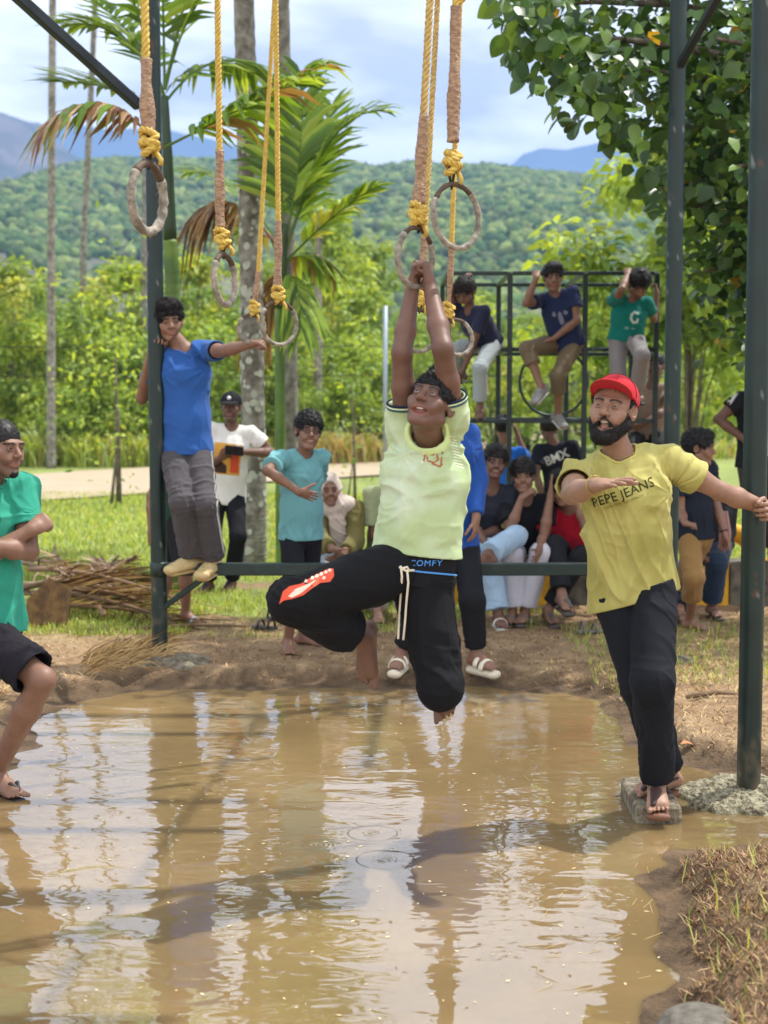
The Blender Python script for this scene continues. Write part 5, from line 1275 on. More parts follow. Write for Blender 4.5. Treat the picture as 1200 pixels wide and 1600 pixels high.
# the leaves one can tell apart at the left fringe of the crown
def bigleaf():
    n = 9; V = []; F = []
    for i in range(n + 1):
        t = i / n; w = .42 * (sin(pi * min(1, t ** .72)) ** .8) * (1 if i < n else 0) + .001; z = -.12 * t * t
        V += [(-w, t, z + w * .22), (0, t, z), (w, t, z + w * .22)]
    for i in range(n):
        for j in (0, 1): F.append((3 * i + j, 3 * i + j + 1, 3 * i + 4 + j, 3 * i + 3 + j))
    return V, F
bv, bf = bigleaf(); tints = []
for k_, cx_ in enumerate(BC):
    me = bpy.data.meshes.new('leaf'); me.from_pydata(bv, [], bf); ca = me.color_attributes.new('tint', 'FLOAT_COLOR', 'POINT'); ca.data.foreach_set('color', np.tile(np.array([*cx_, 1.], np.float32) * 1.0, len(bv)).ravel()); me.materials.append(M_LEAFB); me.polygons.foreach_set('use_smooth', np.ones(len(me.polygons), bool)); tints.append(me)
C0 = []
for _ in range(1500):
    px, py = rg.uniform(770, 1060), rg.uniform(-10, 560); lo_ = np.interp(py, [0, 40, 100, 190, 230, 300, 420, 560], [772, 775, 800, 880, 985, 1015, 1065, 1068])
    if lo_ < px < lo_ + 110 + rg.exponential(25) and len(C0) < 230: C0.append(P(px, py, rg.uniform(8.9, 9.8)))
for c in C0:
    o = bpy.data.objects.new('leaf', tints[rg.integers(0, 5)]); COL.objects.link(o); d = nrm(np.array([-.25, -.15, -.75]) + rg.normal(0, .45, 3)); n_ = perp(d, np.array([0, -.3, .8]) + rg.normal(0, .5, 3)); s = np.cross(d, n_); sc = rg.uniform(.085, .165)
    o.parent = r; o.matrix_local = Matrix(((s[0] * sc, d[0] * sc, n_[0] * sc, c[0] - 3.7), (s[1] * sc, d[1] * sc, n_[1] * sc, c[1] - 10.6), (s[2] * sc, d[2] * sc, n_[2] * sc, c[2]), (0, 0, 0, 1)))

r = make_bush('leafy_tree', 'light green tree behind the right end of the climbing frame', 'tree', 71, 5.4, 2.0, 5200, .20, YG[:3] + DG, None, nb=20, trunk=.024, low=.2); r.location = ((1075 - 600) / FPX * 20, 20, 0)
# ------------------------------------------------------------------ steel rig, ropes and rings
M_STEEL = mat('green_painted_steel', base=(.006, .021, .016), base2=(.10, .12, .10), thr=(.665, .70), rough=.38, var=.35, vscale=14, bump=.12, bscale=60, bdist=.003, spec=.55)
M_STEELD = mat('dark_painted_steel', base=(.008, .014, .015), rough=.42, var=.3, vscale=14, bump=.1, bscale=60, bdist=.003)
M_POST = mat('painted_post', rough=.42, tint=True, bump=.12, bscale=60, bdist=.003, spec=.5)
M_CONC = mat('rough_concrete', base=lin((150, 140, 118)), base2=lin((96, 86, 68)), rough=.95, vscale=22, bump=1., bscale=70, bdist=.02, detail=8)
PR = .049
BL = np.array([*GP(250, 1034)]); BRt = np.array([(1046 - 600) / 253., BL[1]]); FRt = np.array([*GP(1169, 1250, ZW)]); FLt = np.array([-1.86, 5.65])
BRt = np.array([P(1046, 900, BL[1])[0], BL[1]]); HT = 4.75
rig = empty('steel_rig', (float(BL[0]), float(BL[1]), 0), 'dark green steel frame of tall posts and beams over the pond', 'steel frame')
def bar(name, a, b, w, h_=None, m=M_STEEL, parent=rig, bev=.006, upv=(0, 0, 1)):
    a = np.array(a, float); b = np.array(b, float); u = nrm(b - a); s = nrm(np.cross(u, upv)) if abs(np.dot(u, upv)) < .99 else np.array([1., 0, 0]); t = np.cross(s, u)
    mb = MB(); mb.box((a + b) / 2, (np.linalg.norm(b - a), w, h_ or w), np.array([u, s, t]), bev); return mb.obj(name, m, parent, False)
for k, (p_, zb) in enumerate([(BL, -.02), (BRt, -.1), (FRt, -.15), (FLt, -.15)]):
    zz = np.concatenate([np.linspace(zb, 1.0, 70), np.linspace(1.02, HT, 150)]); mb = MB(); mb.tube([(p_[0], p_[1], z) for z in zz], PR, 28); Vp_ = np.array(mb.v); nz_ = fbm(Vp_ * np.array([14, 14, 9]) + k * 9, 3, 31); nf = vnoise(Vp_ * np.array([60, 60, 40]) + k * 5, 33); Cp = np.tile(np.array((.006, .021, .016)), (len(Vp_), 1)) * (1 + .5 * nz_[:, None])
    hz_ = Vp_[:, 2] - (ZW if k > 1 else 0); mud = np.clip((.42 - hz_) * 2.2 + nz_ * 1.1 + nf * .35 - .25, 0, 1)[:, None]; Cp = Cp * (1 - mud * .75) + np.array((.17, .12, .07)) * mud * .75
    chip = (nf > .78) & (nz_ > -.1); Cp[chip] = (.16, .17, .15); rust = (nz_ > .52) & (nf > .1); Cp[rust] = (.07, .035, .018); mb.c = [tuple(c_) for c_ in np.clip(Cp, .002, 1)]; mb.obj('post', M_POST, rig)
    mb = MB(); jz = zb + 1.2; 
    if k < 2:
        for zj in (CZ - (890 - HY) / (FPX / BL[1]),): mb.tube([(p_[0], p_[1], zj - .045), (p_[0], p_[1], zj - .038), (p_[0], p_[1], zj + .038), (p_[0], p_[1], zj + .045)], [PR, PR + .006, PR + .006, PR], 20)
        mb.obj('weld_collar', M_STEEL, rig)
zb = CZ - (890 - HY) / (FPX / BL[1]) * 1.0
bar('crossbar', (BL[0] + PR, BL[1], zb), (BRt[0] - PR, BRt[1], zb), .07, .075)
bar('brace', (BL[0] + .02, BL[1] - .02, zb - .24), (BL[0] + .30, BL[1] - .02, zb - .035), .03, .035); bar('brace', (BRt[0] - .02, BRt[1] - .02, zb - .24), (BRt[0] - .30, BRt[1] - .02, zb - .035), .03, .035)
bar('top_beam', (BL[0] - .1, BL[1], HT + .05), (BRt[0] + .1, BRt[1], HT + .05), .09, .1); bar('top_beam', (FLt[0] - .1, FLt[1], HT + .05), (FRt[0] + .1, FRt[1], HT + .05), .09, .1)
for pa_, pb_ in ((BL, FLt), (BRt, FRt)):
    d_ = (pb_ - pa_) / np.linalg.norm(pb_ - pa_); pe = pb_ + d_ * 1.5; bar('side_rod', (pa_[0], pa_[1] - .05, HT + .115), (pe[0], pe[1], HT + .115), .032, .03)
for yb_ in (4.6, 4.9, 5.9, 6.6, 7.0, 8.2): bar('rope_beam', (-1.85, yb_, HT + .05), (1.80, yb_, HT + .05), .06, .08)
# slanting stays from the rear posts up to the side beams' outer ends
A0 = P(218, 166, BL[1]); A1 = P(22, -10, BL[1] - .6); A1b = A0 + (A1 - A0) * 1.9; bar('stay', A0, A1b, .055, .06, M_STEELD)
A0 = P(1058, 110, BRt[1]); A1 = P(1122, -6, BRt[1] - .5); bar('stay', A0, A0 + (A1 - A0) * 2.4, .042, .045, M_STEELD)
# footings
def lump(name, c, r, seed, label, cat, m=M_CONC, ns=.25, f=6, h=.012, parent=None):
    G = Group(.05); G.ell(c, r); V, F = surface([G], h); N_ = vnormals(V, F); d = fbm(V * f, 4, seed) * ns + .10 * ns * vnoise(V * f * 7, seed + 5); V = V + N_ * (d * min(r))[:, None]; o = mesh_obj(name, V, F, m, parent)
    if label: meta(o, label, cat)
    return o
lump('concrete_footing', (FRt[0] + .02, FRt[1] + .02, ZW - .03), (.31, .26, .105), 5, 'lumpy pebbled concrete footing round the base of the nearest post', 'footing', mat('pebbled_concrete', base=lin((176, 168, 140)), base2=lin((92, 84, 62)), rough=.95, vscale=45, bump=1., bscale=60, bdist=.03, detail=6), .55, 11, .008)
lump('concrete_footing', (BL[0] + .05, BL[1] - .08, -.035), (.30, .20, .10), 8, 'flat muddy concrete footing under the left post', 'footing', M_CONC, .3, 7, .012)
lump('concrete_footing', (BRt[0], BRt[1], -.05), (.25, .2, .09), 9, 'concrete footing under the rear right post behind the man in yellow', 'footing', M_CONC, .3, 7, .016)
# block the man in yellow stands on
c = PG(1034, 1290, ZW); mb = MB(); ca_ = R(-2); ax_ = np.array([[cos(ca_), sin(ca_), 0], [-sin(ca_), cos(ca_), 0], [0, 0, 1]]); BLK = (c[0], c[1] + .17)
G = Group(.004); V_ = []
mb.box((c[0] + .0, 5.72, -.080), (.185, .44, .16), ax_, .012); o = mb.obj('concrete_block', M_CONC, None, False); meta(o, 'wet rectangular concrete block under the sandals of the man in yellow', 'concrete block')
lump('rock', (*GP(1096, 1620, -.02), -.03), (.125, .14, .085), 12, 'flat grey rock at the bottom edge of the photo in the mud', 'rock', mat('grey_rock', base=lin((112, 106, 94)), base2=lin((84, 78, 68)), rough=.85, vscale=30, bump=.6, bscale=60, bdist=.01), .14, 6, .008)

M_ROPE = mat('yellow_rope', base=lin((214, 184, 84)), base2=lin((190, 154, 66)), rough=.6, vscale=60, bump=.5, bscale=380, bdist=.002)
M_ROPEP = mat('faded_rope', base=lin((206, 178, 108)), base2=lin((170, 140, 80)), rough=.7, vscale=60, bump=.5, bscale=380, bdist=.002)
M_WRAP = mat('brown_tape', base=lin((176, 144, 112)), base2=lin((134, 102, 76)), rough=.5, vscale=40, bump=1., bscale=90, bdist=.006, stretch=(1, 1, 2.2))
M_RING = mat('worn_ring_wrap', base=lin((164, 156, 142)), base2=lin((112, 104, 92)), rough=.9, vscale=30, bump=1., bscale=120, bdist=.004)
M_RINGD = mat('dark_ring', base=lin((84, 66, 52)), rough=.7, var=.3, vscale=30, bump=.6, bscale=100, bdist=.003)
M_IRON = mat('rusty_iron', base=(.03, .02, .014), rough=.7, metal=.3)
def strand_rope(mb, pts, rad, ns=3, pitch=.06, n=5):
    """laid rope: three strands twisting round the given line"""
    pts = [np.array(p, float) for p in pts]; L = [0]
    for a, b in zip(pts[:-1], pts[1:]): L.append(L[-1] + np.linalg.norm(b - a))
    k = max(int(L[-1] / (pitch / 7)), 6); T = np.linspace(0, L[-1], k); cen = np.stack([np.interp(T, L, [p[i] for p in pts]) for i in range(3)], 1)
    t = np.gradient(cen, axis=0); t /= np.linalg.norm(t, axis=1, keepdims=True); ref = np.array([.31, .9, .2]); a = np.cross(t, ref); a /= np.linalg.norm(a, axis=1, keepdims=True); b = np.cross(t, a)
    for s in range(ns):
        ph = T / pitch * 2 * pi + 2 * pi * s / ns; q = cen + (a * np.cos(ph)[:, None] + b * np.sin(ph)[:, None]) * rad * .52; mb.tube(list(q), rad * .56, n)
def wrapped(mb, a, b, r0, r1, seed):
    a = np.array(a); b = np.array(b); L = np.linalg.norm(b - a); k = max(int(L / .006), 12); u = (b - a) / L; s = perp(u, [1, .2, 0]); w = np.cross(u, s); V = []; n = 14
    for i in range(k + 1):
        t = i / k; c = a + (b - a) * t
        for j in range(n):
            th = 2 * pi * j / n; hh_ = t * L / .022 * 2 * pi * .5 + th; r = (r0 + (r1 - r0) * t) * (1 + .045 * sin(hh_ * 2) + .17 * float(vnoise(np.array([cos(th) * 1.6, sin(th) * 1.6, t * L * 30 + th]) + seed * 7, seed)) + .10 * sin(t * 9 + seed)); V.append(c + (s * cos(th) + w * sin(th)) * r)
    mb.add(V, [(i * n + j, i * n + (j + 1) % n, (i + 1) * n + (j + 1) % n, (i + 1) * n + j) for i in range(k) for j in range(n)] + [tuple(range(n))[::-1], tuple(k * n + j for j in range(n))])
def knot(c, r, u, seed, parent):
    rg = np.random.default_rng(seed); mb = MB(); s = perp(u, [1, .1, .2]); w = np.cross(u, s); ro = .0105 * (r / .03)
    for k, (h_, tilt, rr) in enumerate([(.62, .35, .85), (.25, -.3, 1.0), (-.15, .35, 1.0), (-.55, -.45, .8), (0, 1.2, .9)]):
        ax = nrm(u + s * tilt * rg.uniform(.6, 1.3) + w * rg.normal(0, .35)); e1 = perp(ax, s); e2 = np.cross(ax, e1); pts = [c + u * h_ * r * 1.25 + (e1 * cos(t) * 1.0 + e2 * sin(t) * .9) * r * rr * .72 + u * r * .12 * sin(2 * t + k) for t in np.linspace(0, 2 * pi, 20)]
        strand_rope(mb, pts, ro, 3, .035 * r / .03, 5)
    mb.tube([c + s * r * .5 - u * r * .8, c + s * r * .9 - u * r * 1.5, c + s * r * .8 - u * r * 2.0], ro * .7, 6)
    return mb.obj('knot', M_ROPE, parent)
def ring_set(label, Y, top, tape0, tape1, kn, ringc, rw, yaw, rope_m=M_ROPE, tilt=0., rr=.105, second=None, pull=None, tk_=.0105):
    """top, tape0.. are pixels (x, y); yaw turns the ring's plane about the plumb line"""
    pt = lambda p, d=0: P(p[0], p[1], Y + d)
    pk = pt(kn); t0 = pt(tape0); t1 = pt(tape1); tp = pt(top); u = nrm(tp - t0); tp = tp + u * ((HT - tp[2]) / max(u[2], .2))
    r = empty('rope_ring', [float(x) for x in tp], label, 'rope ring', 'gym rings hanging on ropes over the pond')
    sc = 1.0; mb = MB(); strand_rope(mb, [tp, t0 + (t1 - t0) * .1], .0135); 
    if second is not None: q = pt(second); uq = nrm(q - t0); strand_rope(mb, [q + uq * .8, t0], .010)
    mb.obj('rope', rope_m, r)
    mb = MB(); wrapped(mb, t0, t1, .017, .0235 if rw is None else rw, int(Y * 10) + top[0]); mb.obj('tape_wrap', M_WRAP, r)
    kr = .036; knot(pk, kr, nrm(t1 - pk + np.array([0, 0, 1e-3])), top[0], r)
    rc = pt(ringc); dn = nrm(rc - pk) if np.linalg.norm(rc - pk) > .05 else np.array([0, 0, -1.]); ax = np.array([cos(R(yaw)), sin(R(yaw)), 0]); ax = nrm(ax - dn * np.dot(ax, dn)); ax = nrm(ax * cos(R(tilt)) + dn * sin(R(tilt)))
    dn2 = nrm(dn - ax * np.dot(dn, ax)) if True else dn; nn = np.cross(ax, dn2)
    mb = MB(); md = MB(); N1 = 56; V = []; m_ = 9; rs = np.random.default_rng(int(Y * 7) + top[0])
    for part, (a0, a1), q_ in ((mb, (-.72 * pi + .0, .72 * pi), tk_), (md, (.72 * pi, 1.28 * pi), tk_ * .88)):
        k = int(64 * (a1 - a0) / 2 / pi); V = []
        for i in range(k + 1):
            a = a0 + (a1 - a0) * i / k; c = rc + (dn2 * cos(a) + ax * sin(a)) * rr; e = dn2 * cos(a) + ax * sin(a); w_ = q_ * (1 + .06 * sin(i * 1.3) + .05 * rs.normal())
            for j in range(m_): th = 2 * pi * j / m_; V.append(c + (e * cos(th) + nn * sin(th)) * w_ * (1 + .04 * rs.normal()))
        part.add(V, [(i * m_ + j, i * m_ + (j + 1) % m_, (i + 1) * m_ + (j + 1) % m_, (i + 1) * m_ + j) for i in range(k) for j in range(m_)] + [tuple(range(m_))[::-1], tuple(k * m_ + j for j in range(m_))])
    ro = mb.obj('ring', M_RING, r); md.obj('bare_grip', M_RINGD, ro)
    mb = MB(); top_r = rc - dn2 * rr; mb.tube([pk - dn * kr * .6, (pk + top_r) / 2 + ax * .012, top_r + dn2 * .014, (pk + top_r) / 2 - ax * .012, pk - dn * kr * .6], .0055, 6); mb.obj('shackle', M_IRON, r)
    if rs is not None:      # frayed fibres on the wrap
        fz = MB()
        for _ in range(120):
            a = rs.uniform(-.7 * pi, .7 * pi); e = dn2 * cos(a) + ax * sin(a); c = rc + e * rr; th = rs.uniform(0, 2 * pi); d = e * cos(th) + nn * sin(th); b = c + d * .0135; l = rs.uniform(.006, .018); t_ = nrm(d + rs.normal(0, .6, 3) + np.array([0, 0, -.5])); s_ = perp(t_, d) * .0006; fz.add([b - s_, b + s_, b + t_ * l], [(0, 1, 2)])
        fz.obj('frayed_fibre', M_ROPEP, ro)['kind'] = 'stuff'
    return rc
RG1 = ring_set('nearest ring at the left, seen almost edge-on in front of the left post', 4.6, (226, 0), (228, 92), (231, 205), (233, 224), (231, 309), .0245, 71, rr=.107, tk_=.0155)
RG2 = ring_set('narrow ring second from the left, hanging above the boy in blue', 5.9, (340, 0), (343, 235), (344, 355), (348, 374), (351, 437), .022, 72, rr=.103, tk_=.0135)
RG4 = ring_set('ring hanging free just right of the ring held by the boy in blue', 7.0, (431, 0), (435, 345), (434, 450), (435, 462), (436, 505), .021, 40, rr=.105)
RG6 = ring_set('highest ring right of the swinging boy, hanging empty and tilted', 4.9, (713, -20), (712, 10), (708, 222), (707, 254), (713, 338), .0225, 42, tilt=-8, rr=.108, second=(722, 0))
RG5 = ring_set('ring gripped by the swinging boy in both hands', 4.9, (672, 0), (662, 180), (654, 318), (653, 336), (649, 402), .022, 53, rope_m=M_ROPEP, tilt=6, rr=.100)
RG7 = ring_set('farther ring hanging just behind the forearms of the swinging boy', 6.6, (684, 0), (664, 372), (657, 452), (656, 466), (654, 517), .021, 25, rope_m=M_ROPEP, rr=.095)
RG8 = ring_set('far empty ring right of the raised arms of the swinging boy', 7.0, (719, 0), (706, 380), (701, 476), (700, 487), (714, 527), .012, 30, rr=.088)
RG3 = ring_set('ring pulled aside by the outstretched hand of the boy in blue', 8.2, (429, 0), (404, 425), (398, 470), (397, 482), (393, 514), .017, 30, rr=.083)
# ------------------------------------------------------------------ climbing frame
YF, YB_ = 12.0, 13.2; cf = empty('climbing_frame', (float(P(860, 600, YF)[0]), YF, 0), 'green steel climbing frame of square bays with a wheel in one bay', 'climbing frame')
zt, zm, zl = P(860, 427, YF)[2], P(860, 546, YF)[2], P(860, 658, YF)[2]
xs = [P(x, 600, YF)[0] for x in (700, 796, 913, 1024)]
def fbar(a, b, nm='bar', w=.034): bar(nm, a, b, w, None, M_STEEL, cf, .004)
for Yq in (YF, YB_):
    for x in xs: fbar((x, Yq, -.05), (x, Yq, zt), 'upright', .042)
    for z in (zt, zm, zl, .45):
        fbar((xs[0] + .021, Yq, z), (xs[1] - .021, Yq, z), 'rail'); fbar((xs[1] + .021, Yq, z), (xs[2] - .021, Yq, z), 'rail'); fbar((xs[2] + .021, Yq, z), (xs[3] - .021, Yq, z), 'rail')
for x in xs:
    for z in (zt, zm, zl): fbar((x, YF + .021, z - .001), (x, YB_ - .021, z - .001), 'rail')
mb = MB(); cw = P(865, 597, YF); mb.tube([cw + np.array([cos(t), 0, sin(t)]) * .285 for t in np.linspace(0, 2 * pi, 41)], .012, 8, cap=False); mb.obj('wheel', M_STEEL, cf)
# ------------------------------------------------------------------ kerb where people sit
M_YEL = mat('yellow_kerb_paint', base=lin((214, 160, 22)), rough=.7, var=.25, vscale=9, bump=.4, bscale=50, bdist=.006); M_KDK = mat('dark_kerb_paint', base=lin((74, 70, 64)), base2=lin((120, 112, 98)), rough=.9, vscale=9, bump=.5, bscale=50, bdist=.006)
kr_ = empty('painted_kerb', (float(P(900, 900, 10.95)[0]), 10.95, 0), 'low seat-high kerb painted in yellow and grey blocks behind the rig', 'kerb'); wblk = .335
for i in range(-5, 14):
    x = P(1106, 900, 10.95)[0] + (i - 8) * wblk
    if x < P(555, 900, 10.95)[0]: continue
    mb = MB(); mb.box((x, 11.10 + .01 * sin(i * 2.1), .165), (wblk - .008, .30, .36), None, .014); mb.obj('kerb_block', M_YEL if i % 2 == 0 else M_KDK, kr_, False)
# yellow tyre leaning behind the kerb
mb = MB(); c = P(1140, 880, 11.5); tp_ = [c + np.array([cos(t) * .20, .03 * sin(t), sin(t) * .20 + .05]) for t in np.linspace(0, 2 * pi, 33)]; mb.tube(tp_, .075, 10, cap=False); o = mb.obj('painted_tyre', M_YEL); meta(o, 'old tyre painted yellow standing behind the kerb near the nearest post', 'tyre')
# utility pole and wire far behind
r = empty('utility_pole', (float((602 - 600) / FPX * 34), 34, 0), 'thin pale grey pole standing in the bushes behind the swinging boy', 'pole'); mb = MB(); mb.tube([(.03, 34, -.1), (.03, 34, P(602, 478, 34)[2])], .055, 10); mb.obj('pole', mat('galvanised', base=lin((150, 160, 170)), rough=.5, metal=.5), r)
mb = MB()
for z in (2.2, 2.9): mb.tube([(-12, 34.2, z), (-4, 34.2, z - .08), (.03, 34.2, z), (8, 34.2, z - .08)], .012, 5)
mb.obj('fence_wire', M_IRON, r)
# pile of dead palm fronds at the left
rg = np.random.default_rng(17); M_DRYF = mat('dead_frond', rough=.85, tint=True, trans=.1)
fr0 = None
for i in range(17):
    a0 = GP(rg.uniform(60, 150), rg.uniform(880, 965)); b0 = GP(rg.uniform(190, 258), rg.uniform(895, 985)); z0 = .04 + .26 * rg.random() * (1 - i / 30)
    if i % 3 == 0: a0, b0 = b0, a0
    if i % 4 == 1: b0 = (b0[0] - .25, b0[1] + .45)
    if i % 5 == 2: a0 = (a0[0] + .1, a0[1] - .5)
    a = np.array([a0[0] - .25, a0[1], z0]); b = np.array([b0[0] + .15, b0[1], .03 + z0 * .4]); root = empty('dead_frond', [float(x) for x in a], f"{['long','short','curled','flat','split','bent'][i % 6]} {['grey','tan','brown'][i // 6]} dead palm frond {['on top of','low in','at the left end of','at the right end of','in the middle of','at the front of'][(i * 5 + i // 6) % 6]} the frond pile", 'palm frond', 'dead palm fronds in the pile')
    mb = MB(); ctrl = (a + b) / 2 + np.array([0, 0, .12]); f = lambda t: a * (1 - t) ** 2 + 2 * ctrl * t * (1 - t) + b * t * t; cst = np.array(lin((150, 122, 92))) * rg.uniform(.6, 1.1); mb.tube([f(t) for t in np.linspace(0, 1, 9)], [.024 * (1 - .7 * t) for t in np.linspace(0, 1, 9)], 6, cst); mb.obj('stalk', M_DRYF, root)
    mb = MB()
    for k in range(44):
        t = .1 + .9 * k / 44; p_ = f(t); tg = nrm(f(min(1, t + .03)) - f(t - .03)); s = nrm(np.cross(tg, (0, 0, 1))); sg = 1 if k % 2 else -1; d = nrm(tg * 1.3 + s * sg * rg.uniform(.15, .9) + np.array([0, 0, rg.uniform(-.15, .42)])); l = rg.uniform(.25, .5); w = s * .010 + np.array([0, 0, .006]); c = np.array([lin((168, 138, 108)), lin((120, 92, 72)), lin((196, 172, 140)), lin((92, 68, 54))][rg.integers(0, 4)]) * rg.uniform(.7, 1.15)
        e = p_ + d * l; e[2] = max(e[2], .02); mb.add([p_ - w * .5, p_ + w * .5, p_ + d * l * .5 + w, p_ + d * l * .5 - w, e], [(0, 1, 2, 3), (3, 2, 4)], c)
    mb.obj('leaflet', M_DRYF, root, False)['kind'] = 'stuff'
lg = GP(84, 950); a = np.array([*GP(60, 958), .12]); b = np.array([*GP(218, 944), .10]); mb = MB(); mb.tube([a, (a + b) / 2 + (0, 0, .05), b], [.055, .05, .03], 9); meta(mb.obj('palm_sheath', mat('palm_sheath', base=lin((128, 104, 88)), rough=.55, var=.3, vscale=9)), 'smooth brown palm leaf sheath lying across the frond pile', 'palm sheath')
c = np.array([*GP(66, 985), .0]); mb = MB(); V = [c + (-.13, 0, 0), c + (.12, .05, 0), c + (.17, .08, .30), c + (.05, .04, .36), c + (-.10, .0, .22), c + (-.1, .1, 0), c + (.14, .14, 0), c + (.18, .16, .28), c + (.05, .13, .33), c + (-.08, .1, .2)]
mb.add(V, [(0, 1, 2, 3, 4), (9, 8, 7, 6, 5), (1, 6, 7, 2), (2, 7, 8, 3), (3, 8, 9, 4), (4, 9, 5, 0)]); meta(mb.obj('palm_stump', mat('stump', base=lin((132, 102, 62)), base2=lin((92, 70, 46)), rough=.85, vscale=12, bump=.5), None, False), 'split brown palm stump leaning at the left end of the frond pile', 'stump')
# straw heap by the left footing
rg2 = np.random.default_rng(5); mb = MB()
for _ in range(420):
    t = rg2.random(); c = np.array([*GP(130 + 120 * t + rg2.normal(0, 8), 1052 - 25 * t + rg2.normal(0, 8)), .02 + .07 * rg2.random()]); d = nrm(np.array([1, .15, .25]) + rg2.normal(0, .3, 3)); l = rg2.uniform(.08, .24); s = perp(d, [0, 0, 1]) * .0028; e = c + d * l; e[2] = max(e[2], .01); mb.add([c - s, c + s, (c + e) / 2 + s + (0, 0, .02), (c + e) / 2 - s + (0, 0, .02), e], [(0, 1, 2, 3), (3, 2, 4)], np.array(STRAWC[rg2.integers(0, 4)]) * rg2.uniform(.7, 1.15))
meta(mb.obj('straw_heap', M_STRAW, None, False), 'heap of dry straw washed up beside the left footing', kind='stuff')
# loose things on the soil
def fallen(px, py, l, a, col, name='dry_leaf', label='', cat='leaf'):
    c = np.array([*GP(px, py), 0.0]); c[2] = gz(c[0], c[1]) + .012; d = np.array([cos(a), sin(a), 0]); V, F = leafmesh(np.array([c - d * l / 2]), np.array([[.1, -.2, 1.]]), np.array([d]), l, l * .5, .3); V = V + np.array([0, 0, .012]); o = mesh_obj(name, V, F, mat('fallen_leaf', base=col, rough=.8)); meta(o, label, cat)
fallen(1075, 1160, .08, .3, lin((170, 120, 76)), label='curled brown leaf on the bank between the man in yellow and the nearest post'); fallen(430, 965, .07, 1.2, lin((150, 130, 90)), label='pale dry leaf on the soil beside the loose black sandal')
for i, (px, py, l, a, lab) in enumerate([(300, 985, .9, .12, 'long dry frond stalk on the ground right of the left post'), (1120, 1093, .35, .2, 'short grey stick on the bank left of the nearest post')]):
    c = np.array([*GP(px, py), .02]); d = np.array([cos(a), sin(a), 0]); mb = MB(); mb.tube([c - d * l / 2, c + (0, 0, .02), c + d * l / 2], [.012, .014, .005], 6); meta(mb.obj('stick', mat('stick', base=lin((120, 96, 70)), rough=.9, var=.3, vscale=20)), lab, 'stick')
def loose_sandal(px, py, yaw, col, lab, stand=0):
    c = np.array([*GP(px, py), .012]); d = np.array([cos(R(yaw)), sin(R(yaw)), 0]); s = np.array([-d[1], d[0], 0]); r = empty('loose_sandal', [float(x) for x in c], lab, 'sandal'); G = Group(.004); G.cap(c - d * .08 + (0, 0, .01), c + d * .09 + (0, 0, .01), .036, .046, side=s, fa=.3, fb=.26); V, F = surface([G], .006); mesh_obj('sole', V, F, rubber(col), r)
    mb = MB()
    for q in ((.04, .05), (-.05, .075)): mb.tube([c + d * q[0] + s * .043 * cos(t) + np.array([0, 0, .01 + q[1] * sin(t)]) for t in np.linspace(0, pi, 9)], .009, 6)
    mb.obj('strap', rubber(col), r)
loose_sandal(415, 985, 150, (.03, .028, .026), 'black strapped sandal lying on the soil left of the barefoot boy in teal'); loose_sandal(432, 968, 60, (.028, .026, .026), 'black strapped sandal standing just behind the other loose black one')
loose_sandal(920, 992, 15, (.16, .14, .12), 'grey slide sandal left on the soil behind the man in yellow')
# ------------------------------------------------------------------ people
SK_DARK = (.155, .075, .047); SK_MID = (.235, .120, .075); SK_LIGHT = (.32, .175, .112)
NAVY = (.012, .018, .042); BLK = (.010, .010, .012)
def fist_on(sg): return 'fist'
# the swinging boy
S = person('hang', 'barefoot boy in a pale green polo and black joggers swinging from a ring', 4.9, 1.62, dict(
    h=.0045, hh=.003, seed=4, skin=SK_DARK, fat=.94, pel=(648, 892, 0), neck=(674, 674, 0.0), head=(674, 632, -.10), face=(-20, 28, 10), hq=.95, sy=-8, py=-16, eye=.48, gaze=(-.0, 0, .45), shw=.95, part=-1,
    mouth='open', hair='short', nstr=1200, nf=.95, lipc=.9,
    armR=dict(sh=(633, 668, .02), el=(628, 552, 'f'), wr=(644, 452, .03), hd=(.12, 0.02, 1), pn=(.95, -.2, 0), mode='fist'),
    armL=dict(sh=(708, 656, -.05), el=(692, 545, 'f'), wr=(672, 448, .0), hd=(-.15, .05, 1), pn=(-.9, .3, 0), mode='fist'),
    legR=dict(hip=(614, 893, -.03), kn=(456, 938, 'f'), an=(568, 1000, 'b'), toe=(-20, -78)),
    legL=dict(hip=(660, 915, .0), kn=(688, 1076, -.10), an=(698, 1058, 'b'), toe=(10, -78)),
    shirt=dict(col=lin((198, 212, 158)), mat=mat('polo_cloth', base=lin((178, 196, 146)), base2=lin((200, 212, 184)), thr=(.42, .68), rough=.85, vscale=4.5, bump=.4, bscale=420, bdist=.0012, spec=.2, sheen=.1), hem=-.068, sleeve=.34, loose=.026, flare=.016, amp=.022, rad=.35, freq=6.5, collar=0, neckr=.062, folds=((np.array([.45, 0, -1.]), 1), (np.array([-.35, 0, -1.]), .7), (np.array([1., 0, .25]), .6)), sll=.45),
    pants=dict(col=(.0075, .0075, .0085), len={'R': 1.78, 'L': 1.30}, loose=.026, endr=.062, kneer=.054, thighr=.098, rise=-.012, amp=.010, folds=((np.array([1., .2, -.35]), 1.), (np.array([.2, 0, -1.]), .7)), bunch=1.5)))
def poly_of(S): return S['_shirt']
def chest_pt(S, dx, dz):    # a point at shirt-print height: dx to image right, dz below the neck
    nk, pel, sp, Ls, sF, Lp = S['_sp']; return nk - sp * dz + Ls * dx + sF * .25
